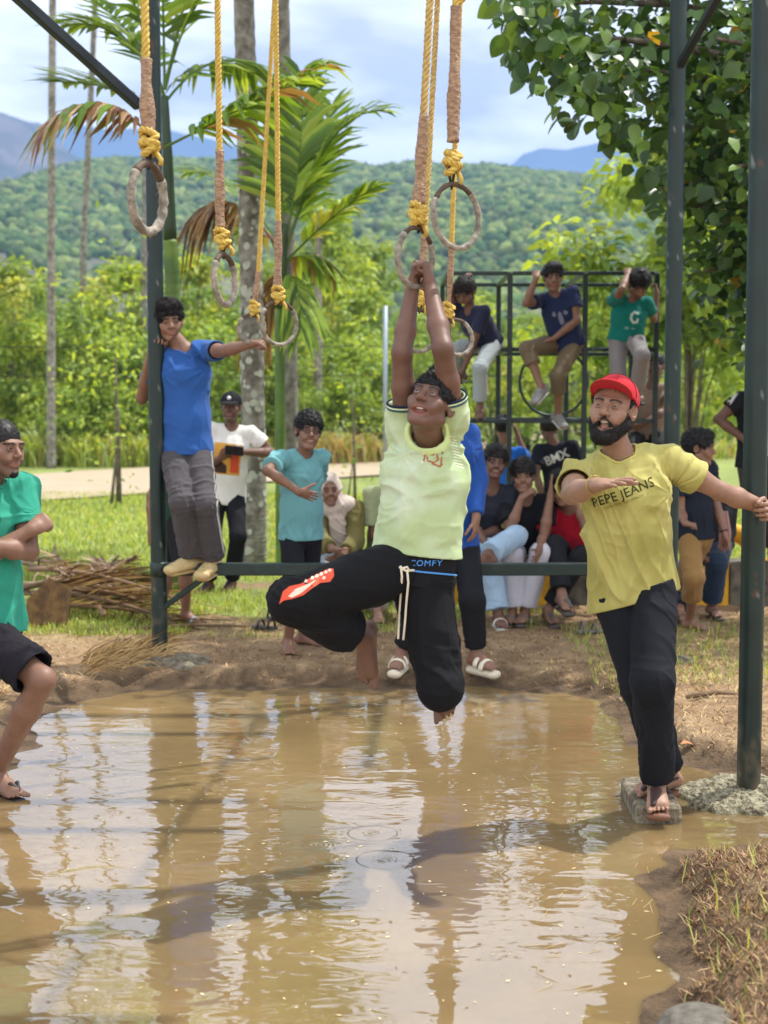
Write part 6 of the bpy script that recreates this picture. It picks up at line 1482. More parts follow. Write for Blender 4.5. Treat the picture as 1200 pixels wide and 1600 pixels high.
def letters(S, txt, dx, dz, size, col, xs=1., roll=0., name='lettering', tgt=None, **k):
    nk, pel, sp, Ls, sF, Lp = S['_sp']; V, F = flat_text(txt, size, xs=xs, **k); a = R(roll); V = [(x * cos(a) - y * sin(a), x * sin(a) + y * cos(a)) for x, y in V]; t = tgt or S['_shirt']
    return decal(t, t, V, F, nk - sp * dz + Ls * dx, Ls, np.cross(sF, Ls) * (-1 if np.cross(sF, Ls)[2] < 0 else 1), col, name)
def shape(S, polys, dx, dz, col, name='print', tgt=None, off=.002, back=False):
    nk, pel, sp, Ls, sF, Lp = S['_sp']; V, F = flat_poly(polys); t = tgt or S['_shirt']; up = np.cross(sF, Ls); up = up if up[2] > 0 else -up
    return decal(t, t, V, F, nk - sp * dz + Ls * dx, -Ls if back else Ls, up, col, name, off)
def blob(cx, cy, rx, ry, n=14, j=.12, seed=0):
    rg = np.random.default_rng(seed); return [(cx + rx * cos(2 * pi * i / n) * (1 + rg.normal(0, j)), cy + ry * sin(2 * pi * i / n) * (1 + rg.normal(0, j))) for i in range(n)]
# print on the polo's breast: a red monogram beside ribbed white lines
RED = lin((176, 104, 72)); q = []
for ln in ([(-.040, .052), (-.012, .060), (-.004, .044), (-.022, .036), (-.040, .044)], [(-.040, .026), (-.010, .030), (-.002, .014), (-.020, .006), (-.034, .014)], [(-.028, -.004), (-.006, -.002), (.0, -.018), (-.012, -.030), (-.034, -.026), (-.038, -.014)],
           [(.006, .064), (.012, -.034)], [(-.044, .060), (-.050, .030), (-.044, .002), (-.048, -.030)], [(-.022, .060), (-.020, .048)], [(-.060, .040), (-.052, .044)], [(-.018, -.034), (.010, -.040), (.016, -.032)]): q += thick_line(ln, .0052)
shape(S, q, .044, .072, RED, 'monogram')
shape(S, sum([thick_line([(.022 + .004 * i, .066 - i * .010), (.044 + .004 * i, .062 - i * .010)], .0040) for i in range(11)], []), .044, .072, lin((232, 240, 205)), 'ribbed_print')
# open polo collar, placket button, contrast cuffs
nk, pel, sp, Ls, sF, Lp = S['_sp']; mb = MB(); rg_, nax_, c0_ = S['_ring']; k0 = min(range(len(rg_)), key=lambda i: -np.dot(rg_[i] - c0_, sF)) if rg_ else 0; rg_ = rg_[k0:] + rg_[:k0]; V = []
for i, p_ in enumerate(rg_):
    o_ = nrm((p_ - c0_) - nax_ * np.dot(p_ - c0_, nax_)); g_ = 1 - .55 * math.exp(-((i / max(len(rg_) - 1, 1) - 0) ** 2 + 0) * 60) - .55 * math.exp(-((1 - i / max(len(rg_) - 1, 1)) ** 2) * 60)
    V += [p_ - o_ * .002, p_ + nax_ * .022 * g_ + o_ * .000, p_ + nax_ * .026 * g_ + o_ * .006, p_ - nax_ * .004 + o_ * .024 * g_ + np.array([0, 0, .002]), p_ - nax_ * .012 + o_ * .026 * g_]
mb.add(V, [(i * 5 + j, i * 5 + j + 1, i * 5 + j + 6, i * 5 + j + 5) for i in range(len(rg_) - 1) for j in range(4)]); mb.obj('collar', cloth(lin((206, 224, 156))), S['_shirt'])
for dz in (.075, .105):
    mb = MB(); c = nk - sp * dz + sF * .20; hitv = BVHTree.FromPolygons([tuple(Vector(v.co) + wloc(S['_shirt'])) for v in S['_shirt'].data.vertices], [tuple(p.vertices) for p in S['_shirt'].data.polygons]).ray_cast(Vector(c - Ls * .008), Vector(-sF))
    if hitv[0]: p = np.array(hitv[0]); mb.tube([p - sF * .001, p + sF * .003], .0052, 10); mb.obj('button', cloth(lin((235, 235, 215))), S['_shirt'])
for e, ad, r1 in S['_cuffs']:
    a = perp(ad, [0, 1, 0]); b = np.cross(ad, a)
    for k_, (dd, colr, th_) in enumerate([(.000, NAVY, .0042), (-.008, lin((225, 235, 190)), .003), (-.015, (.03, .10, .12), .0035)]):
        mb = MB(); mb.tube([e + ad * dd + (a * cos(t) + b * sin(t)) * (r1 + .002) for t in np.linspace(0, 2 * pi, 25)], th_, 6, cap=False); mb.obj('cuff_stripe', cloth(colr), S['_shirt'])
# waistband of the underwear, drawcord, leg print
Lw = Lp; wf = nrm(np.cross(Lp, sp)); wf = wf if np.dot(wf, sF) > 0 else -wf
G = Group(.01); c0 = pel + sp * .012; G.cap(c0 - sp * .06, c0 + sp * .08, .143, .137, side=Lp, fa=.78); G.cut(c0 + sp * .075, sp); G.cut(c0 - sp * .055, -sp); V, F = surface([G], .006); wb = mesh_obj('waistband', V, F, cloth(BLK), S['_root'])
mb = MB(); ea = [pel + sp * (.012 - .014 * t) + (Lp * sin(t) * .146 + wf * cos(t) * .112) for t in np.linspace(-.4, 1.9, 24)]; mb.tube(ea, .0055, 5, flat=.6); mb.obj('blue_band', cloth(lin((86, 152, 224))), wb)
V, F = flat_text('COMFY', .029, spacing=1.10); decal(wb, wb, V, F, pel + sp * .036 + Lp * .060, nrm(Lp * 1 + wf * -.0), sp, lin((86, 152, 224)), 'lettering', .004)
cd = MB(); bvp = BVHTree.FromPolygons([tuple(Vector(v.co) + wloc(S['_pants'])) for v in S['_pants'].data.vertices], [tuple(p.vertices) for p in S['_pants'].data.polygons])
def onpants(px, py, off=.006):
    d = ray(px, py); d = d / np.linalg.norm(d); h_ = bvp.ray_cast(Vector(CAMP), Vector(d)); return (np.array(h_[0]) - d * off) if h_[0] else P(px, py, 4.78)
for pts in ([(626, 884), (628, 900), (626, 930), (624, 960), (622, 998)], [(636, 890), (638, 910), (635, 940), (633, 970), (630, 1000)], [(624, 886), (634, 892), (647, 891)], [(626, 889), (636, 886), (640, 893)]): cd.tube([onpants(*p, .014) for p in pts], .0042, 6)
cd.obj('drawcord', cloth(lin((226, 214, 192))), S['_pants'])
def on_poly(pts, tgt, col, name, bv=None, off=.003, Yd=4.8):
    """flat print traced on the cloth from the side it is seen"""
    me = bpy.data.meshes.new('o'); me.from_pydata([((x - 600) / 1000, -(y - 800) / 1000, 0) for x, y in pts], [], [tuple(range(len(pts)))]); V, F = subdiv(me, .010); out = []
    bv = bv or bvp
    for x, y in V:
        d = ray(x * 1000 + 600, 800 - y * 1000); d = d / np.linalg.norm(d); h_ = bv.ray_cast(Vector(CAMP), Vector(d)); out.append((np.array(h_[0]) - d * off) if h_[0] else None)
    okv = [o for o in out if o is not None]; 
    if not okv: return
    F = [f for f in F if all(out[i] is not None for i in f)]; out = [o if o is not None else okv[0] for o in out]; mesh_obj(name, out, F, cloth(col), tgt)
CR = lin((226, 92, 66)); CW = lin((250, 214, 190))
on_poly([(436, 944), (442, 924), (452, 916), (470, 912), (486, 902), (502, 894), (512, 889), (521, 888), (522, 900), (516, 909), (500, 911), (488, 919), (474, 930), (456, 936), (444, 938)], S['_pants'], CR, 'logo')
on_poly([(450, 932), (462, 920), (482, 912), (494, 906), (484, 916), (470, 927), (456, 934)], S['_pants'], CW, 'logo_stripe', off=.0045)
for x, y in ((488, 903), (495, 900), (502, 897), (509, 894), (515, 891), (478, 908), (506, 903)): on_poly([(x - 3, y + 2), (x - 1, y - 3), (x + 3, y - 2), (x + 2, y + 2)], S['_pants'], CW, 'logo_letter', off=.0045)

# the man in the red cap
S = person('redcap', 'bearded man in a red cap and yellow t-shirt leaning out from the nearest post', 5.6, 1.76, dict(
    h=.0045, hh=.003, seed=9, skin=SK_LIGHT, pel=(988, 905, 0.02), neck=(968, 704, -.03), head=(957, 640, -.08), face=(-24, 9, 6), sy=-8, py=-14, eye=.22, mouth='open', mh=.018, hair='short', nstr=400, shw=1.08, fat=1.0, hq=1.06,
    cap=dict(col=lin((186, 22, 38)), vup=.42, vy=.10, tilt=.42), beard=1, facew=1.04,
    armR=dict(sh=(903, 745, -.03), el=(893, 772, 'f'), wr=(931, 758, 'f'), hd=(.55, -.80, .14), pn=(.25, 0.1, -1), mode='open'),
    armL=dict(sh=(1046, 722, .03), el=(1126, 768, .07), wr=(1197, 794, .19), hd=(-.10, -1, -.05), pn=(-1, -.1, -.15), mode='hook'),
    legR=dict(kn=(1003, 1070, 'b'), an=(1042, 1203, .14), toe=(-58, 0)),
    legL=dict(kn=(1020, 1065, 'f'), an=(1026, 1219, .0), toe=(-8, -1)),
    shirt=dict(col=lin((196, 188, 102)), mat=mat('tee_cloth', base=lin((182, 174, 102)), base2=lin((160, 152, 80)), thr=(.45, .62), rough=.85, vscale=4., bump=.4, bscale=420, bdist=.0012, spec=.2, sheen=.1), hem=.09, hemdir=(0.30, -.1, -1), sleeve=.55, loose=.026, flare=.028, amp=.019, freq=7.0, sll=.75, folds=((np.array([.5, 0, -1.]), 1), (np.array([-.25, 0, -1.]), .8))),
    pants=dict(col=(.011, .012, .016), len=1.95, loose=.016, endr=.052, kneer=.066, rise=.12, amp=.010, rough=.6),
    shoe=dict(kind='sandal', col=(.045, .018, .012), sole=(.17, .07, .035), thick=.012)))
INK = lin((60, 62, 30)); letters(S, 'PEPE JEANS', -.005, .150, .050, INK, xs=1.0, bold=.0004, roll=14, shear=.0, arc=.25, spacing=1.02); letters(S, 'LONDON AUTHENTIC', .0, .182, .013, lin((110, 108, 52)), roll=14, spacing=1.25, name='small_lettering')
nk, pel, sp, Ls, sF, Lp = S['_sp']; mb = MB(); mb.tube([nk + sp * .018 + Ls * sin(t) * .078 + sF * cos(t) * .072 - sp * .035 * cos(t) for t in np.linspace(-1.4, 1.4, 20)], .0016, 5); mb.obj('neck_chain', mat('gold', base=(.55, .38, .12), rough=.3, metal=1.), S['_root'])
d = S['_side']['R']; mb = MB(); u = nrm(d['wr'] - d['el']); a = perp(u, [0, 0, 1]); b = np.cross(u, a); cw_ = d['wr'] - u * .012
for o_ in (-.006, .004): mb.tube([cw_ + u * o_ + (a * cos(t) * .036 + b * sin(t) * .031) for t in np.linspace(0, 2 * pi, 25)], .0016, 5, cap=False)
mb.obj('bracelet', mat('gold', base=(.55, .38, .12), rough=.3, metal=1.), S['_root'])

# man in green at the left edge
S = person('green', 'man in a teal green t-shirt and black shorts with folded arms at the left edge', 6.0, 1.80, dict(
    h=.006, hh=.0032, seed=15, skin=SK_MID, pel=(-22, 972, 0), neck=(-30, 745, .02), head=(2, 700, -.02), face=(58, -2, 2), sy=52, py=55, eye=.45, mouth='closed', hair='buzz', nstr=500, goatee=1, stubble=.35, orth=0,
    armR=dict(el=(-40, 880, 'f'), wr=(48, 828, 'f'), hd=(.6, .45, .35), pn=(-.4, .6, -.5), mode='fist'),
    armL=dict(sh=(35, 765, .10), el=(46, 862, -.02), wr=(-28, 852, -.22), hd=(-.8, -.3, .2), pn=(.3, .6, .1), mode='relaxed'),
    legR=dict(kn=(66, 1062, 'f'), an=(-6, 1206, 'g.02'), toe=(48, 0)), legL=dict(kn=(-60, 1110, 'b'), an=(-90, 1225, 'b'), toe=(60, 0)),
    shirt=dict(col=lin((50, 152, 126)), hem=.045, sleeve=.62, loose=.024, amp=.016, freq=7, sll=.7), pants=dict(col=(.014, .012, .016), len=.88, loose=.020, endr=.076, rise=.12, amp=.007, name='shorts'),
    shoe=dict(kind='flip', col=(.02, .02, .024), sole=(.02, .02, .024), thick=.014)))

# boy in blue on the crossbar
S = person('blue', 'boy in a bright blue t-shirt standing on the crossbar and holding a ring', 8.68, 1.72, dict(
    h=.0065, hh=.004, seed=21, skin=SK_MID, pel=(290, 704, .0), neck=(288, 541, -.02), head=(264, 502, -.06), face=(16, -6, -5), sy=14, py=6, eye=.5, hair='curly', nstr=1400, part=-1, mouth='closed', orth=0, shw=.95, hq=1.0, fat=.93,
    armR=dict(sh=(246, 560, .02), el=(222, 622, .16), wr=(236, 552, -.06), hd=(.45, -.15, .8), pn=(.5, -.9, -.2), mode='hook'),
    armL=dict(sh=(326, 548, -.02), el=(352, 548, 'f'), wr=(390, 538, 'f'), hd=(1, -.2, .1), pn=(.1, -.3, -1), mode='fist'),
    legR=dict(kn=(285, 785, 'f'), an=(300, 868, 'b'), toe=(-48, -4)), legL=dict(kn=(320, 788, 'f'), an=(333, 872, 'b'), toe=(-20, -8)),
    shirt=dict(col=lin((46, 90, 158)), hem=.02, sleeve=.50, loose=.024, flare=.018, amp=.016, freq=7, sll=.6, folds=((np.array([.7, 0, -1.]), 1), (np.array([-.2, 0, -1.]), .5))),
    pants=dict(col=lin((76, 72, 74)), len=1.93, loose=.014, endr=.068, kneer=.060, rise=.12, amp=.009, stripe=(.018, lin((176, 172, 164))), stripek='L', nst=1, stripedir=(.92, -.40, 0)),
    shoe=dict(kind='croc', col=lin((196, 172, 120)), sole=lin((186, 160, 106)))))

# man with the black cap and phone behind the palm
S = person('phone', 'man in a black cap and printed white t-shirt holding a phone by the palm trunk', 11.9, 1.70, dict(
    h=.008, hh=.005, seed=25, skin=SK_DARK, pel=(352, 775, 0), neck=(362, 668, 0), head=(361, 636, -.04), face=(-4, 0, 0), sy=6, eye=.5, mouth='closed', hair='short', nstr=200, stubble=.3, hq=1.0,
    cap=dict(col=(.012, .012, .014), vup=-.15, tilt=.15, badge=1),
    armR=dict(el=(326, 725, 'b'), wr=(344, 716, 'f'), hd=(.6, -.5, .3), pn=(.5, .1, .6), mode='hook'),
    armL=dict(el=(424, 708, .05), wr=(378, 706, -.22), hd=(-1, -.1, .0), pn=(0, .3, -1), mode='hook'),
    legL=dict(kn=(372, 838, 'f'), an=(362, 905, 'g.1'), toe=(-10, 0)), legR=dict(kn=(333, 840, 'f'), an=(326, 908, 'g.1'), toe=(-20, 0)),
    shirt=dict(col=lin((226, 224, 218)), hem=.07, sleeve=.55, loose=.030, amp=.008), pants=dict(col=BLK, len=1.95, loose=.012, keep=1), shoe=dict(kind='sandal', col=(.015, .014, .014), sole=(.02, .018, .016))))
o_ = shape(S, [[(-.12, -.17), (.11, -.17), (.11, .09), (-.12, .09)]], -.01, .22, lin((214, 160, 70)), 'print'); shape(S, [[(.03, -.15), (.10, -.15), (.09, .06), (.05, .07), (.02, .02)]], -.01, .22, lin((206, 84, 50)), 'print', off=.004); shape(S, [[(-.10, -.16), (.0, -.16), (.0, -.10), (-.05, -.06), (-.10, -.10)]], -.01, .22, lin((70, 52, 44)), 'print', off=.004); shape(S, [blob(-.04, .0, .04, .05)], -.01, .22, lin((180, 60, 44)), 'print', off=.004)
mb = MB(); c = P(366, 704, 11.55); mb.box(c, (.15, .012, .075), np.array([[1, 0, -.1], [0, 1, .2], [.1, -.2, 1]]), .004); meta(mb.obj('phone', rubber((.012, .012, .014), .2), None, False), 'black phone held in both hands by the man in the black cap', 'phone')

# boy in teal with glasses
S = person('teal', 'smiling barefoot boy in glasses, teal t-shirt and black shorts with his hand on his hip', 8.95, 1.50, dict(
    h=.007, hh=.0042, seed=28, skin=SK_MID, pel=(470, 838, 0), neck=(472, 708, -.02), head=(482, 674, -.07), face=(14, 2, 7), sy=34, py=30, eye=.35, mouth='smile', hair='fringe', nstr=700, hq=.99, facew=.96, orth=0, fat=.90,
    armR=dict(el=(418, 735, 'f'), wr=(466, 768, 'f'), hd=(.8, .4, -.3), pn=(.2, .7, .1), mode='flat'), armL=dict(el=(492, 760, 'b'), wr=(478, 800, 'b'), mode='relaxed'),
    legR=dict(kn=(462, 925, 'f'), an=(450, 1000, 'g.085'), toe=(8, 0)), legL=dict(kn=(480, 925, 'b'), an=(474, 990, 'g.085'), toe=(62, 0)),
    shirt=dict(col=lin((110, 166, 170)), hem=.02, sleeve=.72, loose=.030, flare=.012, amp=.016, freq=7, sll=.9), pants=dict(col=(.014, .013, .018), len=1.30, loose=.016, endr=.075, kneer=.066, name='shorts', amp=.006)))
hc, M, q_, Xh = S['_frame']; mb = MB()
for sx in (-1, 1): mb.tube([Xh(sx * .031 + .021 * cos(t), .104, .001 + .016 * sin(t)) for t in np.linspace(0, 2 * pi, 17)], .0019, 5, cap=False); mb.tube([Xh(sx * .052, .102, .004), Xh(sx * .078, .05, .006), Xh(sx * .080, .0, .004)], .0018, 5)
mb.tube([Xh(-.010, .106, .003), Xh(.010, .106, .003)], .0018, 5); mb.obj('glasses', rubber((.02, .02, .02), .3), S['_root'])

# woman in a headscarf, seated
S = person('hijab', 'smiling woman in a pale headscarf and olive top sitting behind the crossbar', 10.5, 1.60, dict(
    h=.008, hh=.005, seed=31, skin=SK_MID, pel=(534, 872, .15), neck=(524, 792, .0), head=(515, 765, -.05), face=(6, -2, -5), sy=6, eye=.5, mouth='smile', hair='none', hq=.98,
    armR=dict(el=(500, 845, 'f'), wr=(522, 858, 'f'), hd=(.8, -.3, -.5), mode='relaxed'), armL=dict(el=(556, 845, 'f'), wr=(536, 864, 'f'), hd=(-.7, -.4, -.4), mode='relaxed'),
    legR=dict(kn=(520, 895, 'f'), an=(512, 953, 'g.11'), toe=(0, 0)), legL=dict(kn=(552, 890, 'f'), an=(556, 953, 'g.11'), toe=(10, 0)),
    shirt=dict(col=lin((112, 104, 58)), hem=.03, sleeve=1.75, loose=.034, amp=.009, collar=0), pants=dict(col=lin((158, 172, 178)), len=1.9, loose=.03), shoe=dict(kind='slide', col=(.2, .2, .2))))
hc, M, q_, Xh = S['_frame']; nk, pel, sp, Ls, sF, Lp = S['_sp']; G = Group(.02)
G.ell(Xh(0, -.016, .024), np.array((.092, .112, .106)) * q_, M); G.cap(Xh(0, -.02, -.05), nk + sp * .02, .080, .11, k=.03); G.cap(nk + Ls * -.09, nk + Ls * .10, .062, .066, k=.04); G.cap(nk + sF * .10 - sp * .05, nk + sF * .15 - sp * .42 + Ls * -.02, .06, .07, side=Ls, fa=.35, k=.04)
G.ell(Xh(0, .125, -.012), np.array((.054, .12, .086)) * q_, M, op='s', k=.01); V, F = surface([G], .0075); N_ = vnormals(V, F); V = folds(V, N_, .010, 4, ((np.array([.7, 0, -.5]), 1), (np.array([-.2, 0, -1.]), .7)), 12); mesh_obj('headscarf', V, F, cloth(lin((200, 184, 172))), S['_root'])

# seated figure in sage behind the swinging boy
S = person('sage', 'person in a sage green t-shirt and light trousers seated just left of the swinging boy', 10.55, 1.62, dict(
    h=.009, seed=35, skin=SK_MID, pel=(606, 872, .15), neck=(614, 768, .0), head=(622, 728, -.05), face=(10, 0, 0), sy=4, hair='short', nstr=0, mouth='closed', headsep=0,
    armR=dict(el=(584, 838, 'f'), wr=(606, 862, 'f'), hd=(.8, -.3, -.3)), armL=dict(el=(645, 840, 'f'), wr=(630, 866, 'f')), legR=dict(kn=(585, 893, 'f'), an=(590, 953, 'g.11')), legL=dict(kn=(636, 893, 'f'), an=(632, 953, 'g.11')),
    shirt=dict(col=lin((148, 156, 118)), hem=.03, sleeve=.75, loose=.04, amp=.009), pants=dict(col=lin((196, 194, 186)), len=1.9, loose=.03), shoe=dict(kind='slide', col=(.1, .1, .1))))

# person in a long-sleeved blue top behind the swinging boy
S = person('bluelong', 'person in a long-sleeved blue top and white slides standing behind the swinging boy', 8.5, 1.70, dict(
    h=.0075, hh=.005, seed=38, skin=SK_MID, pel=(706, 850, 0), neck=(704, 664, 0), head=(690, 604, -.03), face=(-20, -4, 4), sy=8, hair='curly', nstr=600, mouth='closed', hq=1.0,
    armL=dict(sh=(734, 678, .02), el=(745, 750, 'b'), wr=(744, 808, 'f'), hd=(-.05, -.1, -1), pn=(-.7, .3, 0), mode='relaxed'), armR=dict(el=(660, 752, 'b'), wr=(672, 830, 'f')),
    legL=dict(kn=(738, 940, 'f'), an=(744, 1020, 'g.115'), toe=(38, 0)), legR=dict(kn=(660, 945, 'f'), an=(627, 1018, 'g.115'), toe=(-15, 0)),
    shirt=dict(col=lin((32, 74, 146)), hem=.06, sleeve=1.92, loose=.020, amp=.009), pants=dict(col=BLK, len=1.88, loose=.014, endr=.050, kneer=.062), shoe=dict(kind='slide', col=lin((222, 212, 190)), sole=lin((214, 202, 178)), thick=.02, straps=(.045, .095), sw=.02)))

# the seated row
def seated(key, label, px, hx, hy, skin, shirt, pants, **k):
    d = dict(h=.008, hh=.005, skin=skin, shirt=shirt, pants=pants, headsep=1); d.update(k); return person(key, label, 10.2, k.get('H', 1.66), d)
S = seated('darktee', 'smiling seated young man in a dark t-shirt and light blue jeans with one leg crossed', 0, 0, 0, SK_DARK, dict(col=lin((44, 46, 56)), hem=.02, sleeve=.7, loose=.026, amp=.008), dict(col=lin((160, 186, 208)), len=1.94, loose=.010, endr=.075, kneer=.07, amp=.008),
    pel=(762, 858, .2), neck=(768, 762, .05), head=(774, 722, 0), face=(2, 0, 8), sy=-2, hair='thick', nstr=500, mouth='smile', seed=41, armR=dict(el=(738, 820, 'f'), wr=(760, 850, 'f'), hd=(.8, -.3, -.2)), armL=dict(el=(782, 828, 'f'), wr=(752, 836, 'f'), hd=(-.9, -.3, 0)),
    legR=dict(kn=(764, 858, 'f'), an=(778, 958, 'g.11'), toe=(8, -2)), legL=dict(kn=(806, 838, 'f'), an=(762, 866, 'f'), toe=(-80, 0)), shoe=dict(kind='slide', col=lin((214, 214, 206)), sole=lin((190, 190, 180)), straps=(.08,)))
S = seated('blacktee', 'laughing seated young man in a black t-shirt and pale grey trousers, hand at his chin', 0, 0, 0, SK_MID, dict(col=(.012, .012, .014), hem=.0, sleeve=.75, loose=.028, amp=.007), dict(col=lin((196, 194, 204)), len=1.92, loose=.010, endr=.072, kneer=.07, amp=.008),
    pel=(826, 862, .2), neck=(822, 778, .05), head=(817, 745, 0), face=(-4, 2, -3), sy=-4, hair='mop', nstr=700, mouth='smile', seed=43, eye=.35, armR=dict(el=(797, 828, 'f'), wr=(815, 778, 'f'), hd=(.6, -.1, .5), pn=(.2, .4, -.8), mode='hook'), armL=dict(el=(850, 835, 'f'), wr=(842, 862, 'f')),
    legR=dict(kn=(800, 868, 'f'), an=(800, 953, 'g.11'), toe=(-20, 0)), legL=dict(kn=(845, 865, 'f'), an=(820, 953, 'g.11'), toe=(-18, 0)), shoe=dict(kind='slide', col=lin((104, 96, 90)), sole=lin((88, 80, 74)), straps=(.07, .1)))
shape(S, [blob(0, 0, .030, .026, 12)], -.165, .125, lin((196, 178, 100)), 'badge')
S = seated('redpolo', 'laughing youngster in a red polo and black trousers holding his head between both hands', 0, 0, 0, SK_MID, dict(col=lin((176, 22, 44)), hem=.0, sleeve=.62, loose=.022, amp=.007), dict(col=(.014, .014, .016), len=1.88, loose=.008, endr=.066, kneer=.068, amp=.007),
    pel=(898, 862, .2), neck=(890, 792, .05), head=(877, 764, -.03), face=(-6, -8, -6), sy=-4, hair='mop', nstr=700, mouth='smile', seed=46, eye=.2, armR=dict(el=(850, 838, 'f'), wr=(860, 775, 'f'), hd=(.05, .1, 1), pn=(1, 0, 0), mode='open'), armL=dict(el=(915, 822, 'f'), wr=(898, 770, 'f'), hd=(-.2, .1, 1), pn=(-1, 0, 0), mode='open'),
    legR=dict(kn=(868, 852, 'f'), an=(878, 930, 'f'), toe=(14, -6)), legL=dict(kn=(905, 872, 'f'), an=(856, 953, 'g.11'), toe=(12, 0)), shoe=dict(kind='sandal', col=lin((92, 84, 76)), sole=lin((74, 66, 60)), thick=.016))
mb = MB(); c = P(893, 878, 10.9); mb.box(c, (.42, .26, .06), None, .02); o_ = mb.obj('folded_cloth', cloth(lin((180, 176, 168)))); meta(o_, 'striped grey cloth folded on the kerb under the youngster in red', 'cloth')
for i in range(5):
    m2 = MB(); m2.box(c + np.array([0, -.131, -.024 + .012 * i]), (.40, .004, .004)); m2.obj('stripe', cloth(lin((96, 94, 92))), o_, False)

# two seen from behind between the seated row and the climbing frame
S = person('bluecap_back', 'youngster in a blue t-shirt and dark cap seen from behind beyond the seated row', 12.9, 1.42, dict(
    h=.010, hh=.007, seed=51, skin=SK_MID, pel=(792, 812, 0), neck=(790, 703, 0), head=(786, 668, 0), face=(170, 0, 0), sy=175, hair='short', nstr=100, eye=0, mouth='closed', headsep=0, armR=dict(el=(822, 718, 'b'), wr=(806, 672, 'b')), armL=dict(el=(752, 760, 'b'), wr=(756, 800, 'b')),
    cap=dict(col=(.02, .02, .024)), shirt=dict(col=lin((36, 104, 198)), hem=.03, sleeve=.7, loose=.03), pants=dict(col=lin((150, 140, 126)), len=1.9)))
S = person('bmx_back', 'youngster in a black t-shirt lettered BMX bending away beyond the seated row', 12.5, 1.45, dict(
    h=.009, hh=.007, seed=53, skin=SK_DARK, pel=(880, 800, -.05), neck=(868, 695, -.1), head=(858, 668, -.06), face=(175, -10, 0), sy=172, hair='short', nstr=100, eye=0, headsep=0, armR=dict(el=(906, 735, 'b'), wr=(910, 790, 'b')), armL=dict(el=(838, 740, 'f'), wr=(850, 790, 'f')),
    shirt=dict(col=(.012, .013, .020), hem=.03, sleeve=.7, loose=.035), pants=dict(col=BLK, len=1.9)))
V, F = flat_text('BMX', .105, bold=.003, maxe=.02); nk, pel, sp, Ls, sF, Lp = S['_sp']; a = R(24); V = [(x * cos(a) - y * sin(a), x * sin(a) + y * cos(a)) for x, y in V]; decal(S['_shirt'], S['_shirt'], V, F, nk - sp * .10, -Ls, np.array([0, 0, 1.]), lin((186, 186, 176)), 'lettering', .004) if False else decal(S['_shirt'], S['_shirt'], V, F, nk - sp * .10, nrm(np.array([1., 0, 0]) - sF * sF[0]), nrm(np.array([0, 0, 1.]) - sF * sF[2]), lin((186, 186, 176)), 'lettering', .004)

# three boys on the climbing frame
S = person('climb1', 'boy in a navy t-shirt and pale jeans bending down on the climbing frame', 11.85, 1.40, dict(
    h=.008, hh=.005, seed=61, skin=SK_DARK, pel=(762, 535, 0.1), neck=(733, 483, -.02), head=(727, 457, -.08), face=(-26, -30, -6), sy=-38, py=-38, hair='curly', nstr=500, mouth='closed', eye=.4, hq=.96, orth=0,
    armR=dict(el=(704, 458, 'f'), wr=(726, 434, 'b'), hd=(.6, .5, .5), pn=(0, .3, -1), mode='grip'), armL=dict(el=(738, 540, 'f'), wr=(724, 578, 'f'), hd=(-.3, -.1, -1)),
    legR=dict(kn=(705, 548, 'f'), an=(722, 582, 'b'), toe=(-40, -10)), legL=dict(kn=(750, 575, 'f'), an=(750, 634, 'b'), toe=(0, -25)),
    shirt=dict(col=lin((40, 42, 66)), hem=.03, sleeve=.62, loose=.024, amp=.007), pants=dict(col=lin((158, 168, 170)), len=1.85, loose=.018, endr=.055, amp=.008), shoe=dict(kind='slide', col=(.03, .028, .026))))
S = person('climb2', 'boy in navy t-shirt and brown cropped trousers sitting astride the climbing frame', 11.9, 1.46, dict(
    h=.008, hh=.005, seed=63, skin=SK_MID, pel=(886, 534, .05), neck=(868, 458, -.03), head=(864, 434, -.07), face=(-2, -4, 0), sy=-8, py=-18, hair='thick', nstr=600, mouth='closed', eye=.5, hq=.96,
    armR=dict(el=(822, 474, 'f'), wr=(838, 434, 'b'), hd=(.1, .6, .8), pn=(.2, .9, -.3), mode='grip'), armL=dict(el=(902, 500, 'f'), wr=(864, 530, 'f'), hd=(-.9, -.1, -.2), pn=(0, .2, -1), mode='relaxed'),
    legR=dict(kn=(824, 545, 'f'), an=(845, 604, 'f'), toe=(-46, -34)), legL=dict(kn=(872, 588, 'f'), an=(872, 646, 'b'), toe=(20, -22)),
    shirt=dict(col=lin((34, 44, 78)), hem=.05, sleeve=.55, loose=.028, amp=.008), pants=dict(col=lin((112, 98, 76)), len=1.42, loose=.020, endr=.058, amp=.008, name='cropped_trousers'), shoe=dict(kind='sneaker', col=lin((136, 134, 132)), sole=lin((205, 202, 196)))))
shape(S, [blob(.0, .0, .020, .055, 12, .25, 1), blob(-.045, .045, .016, .022, 10, .25, 2), blob(.048, .040, .016, .020, 10, .25, 3), blob(.012, -.075, .030, .018, 10, .3, 4)], 0, .20, lin((120, 126, 142)), 'print')
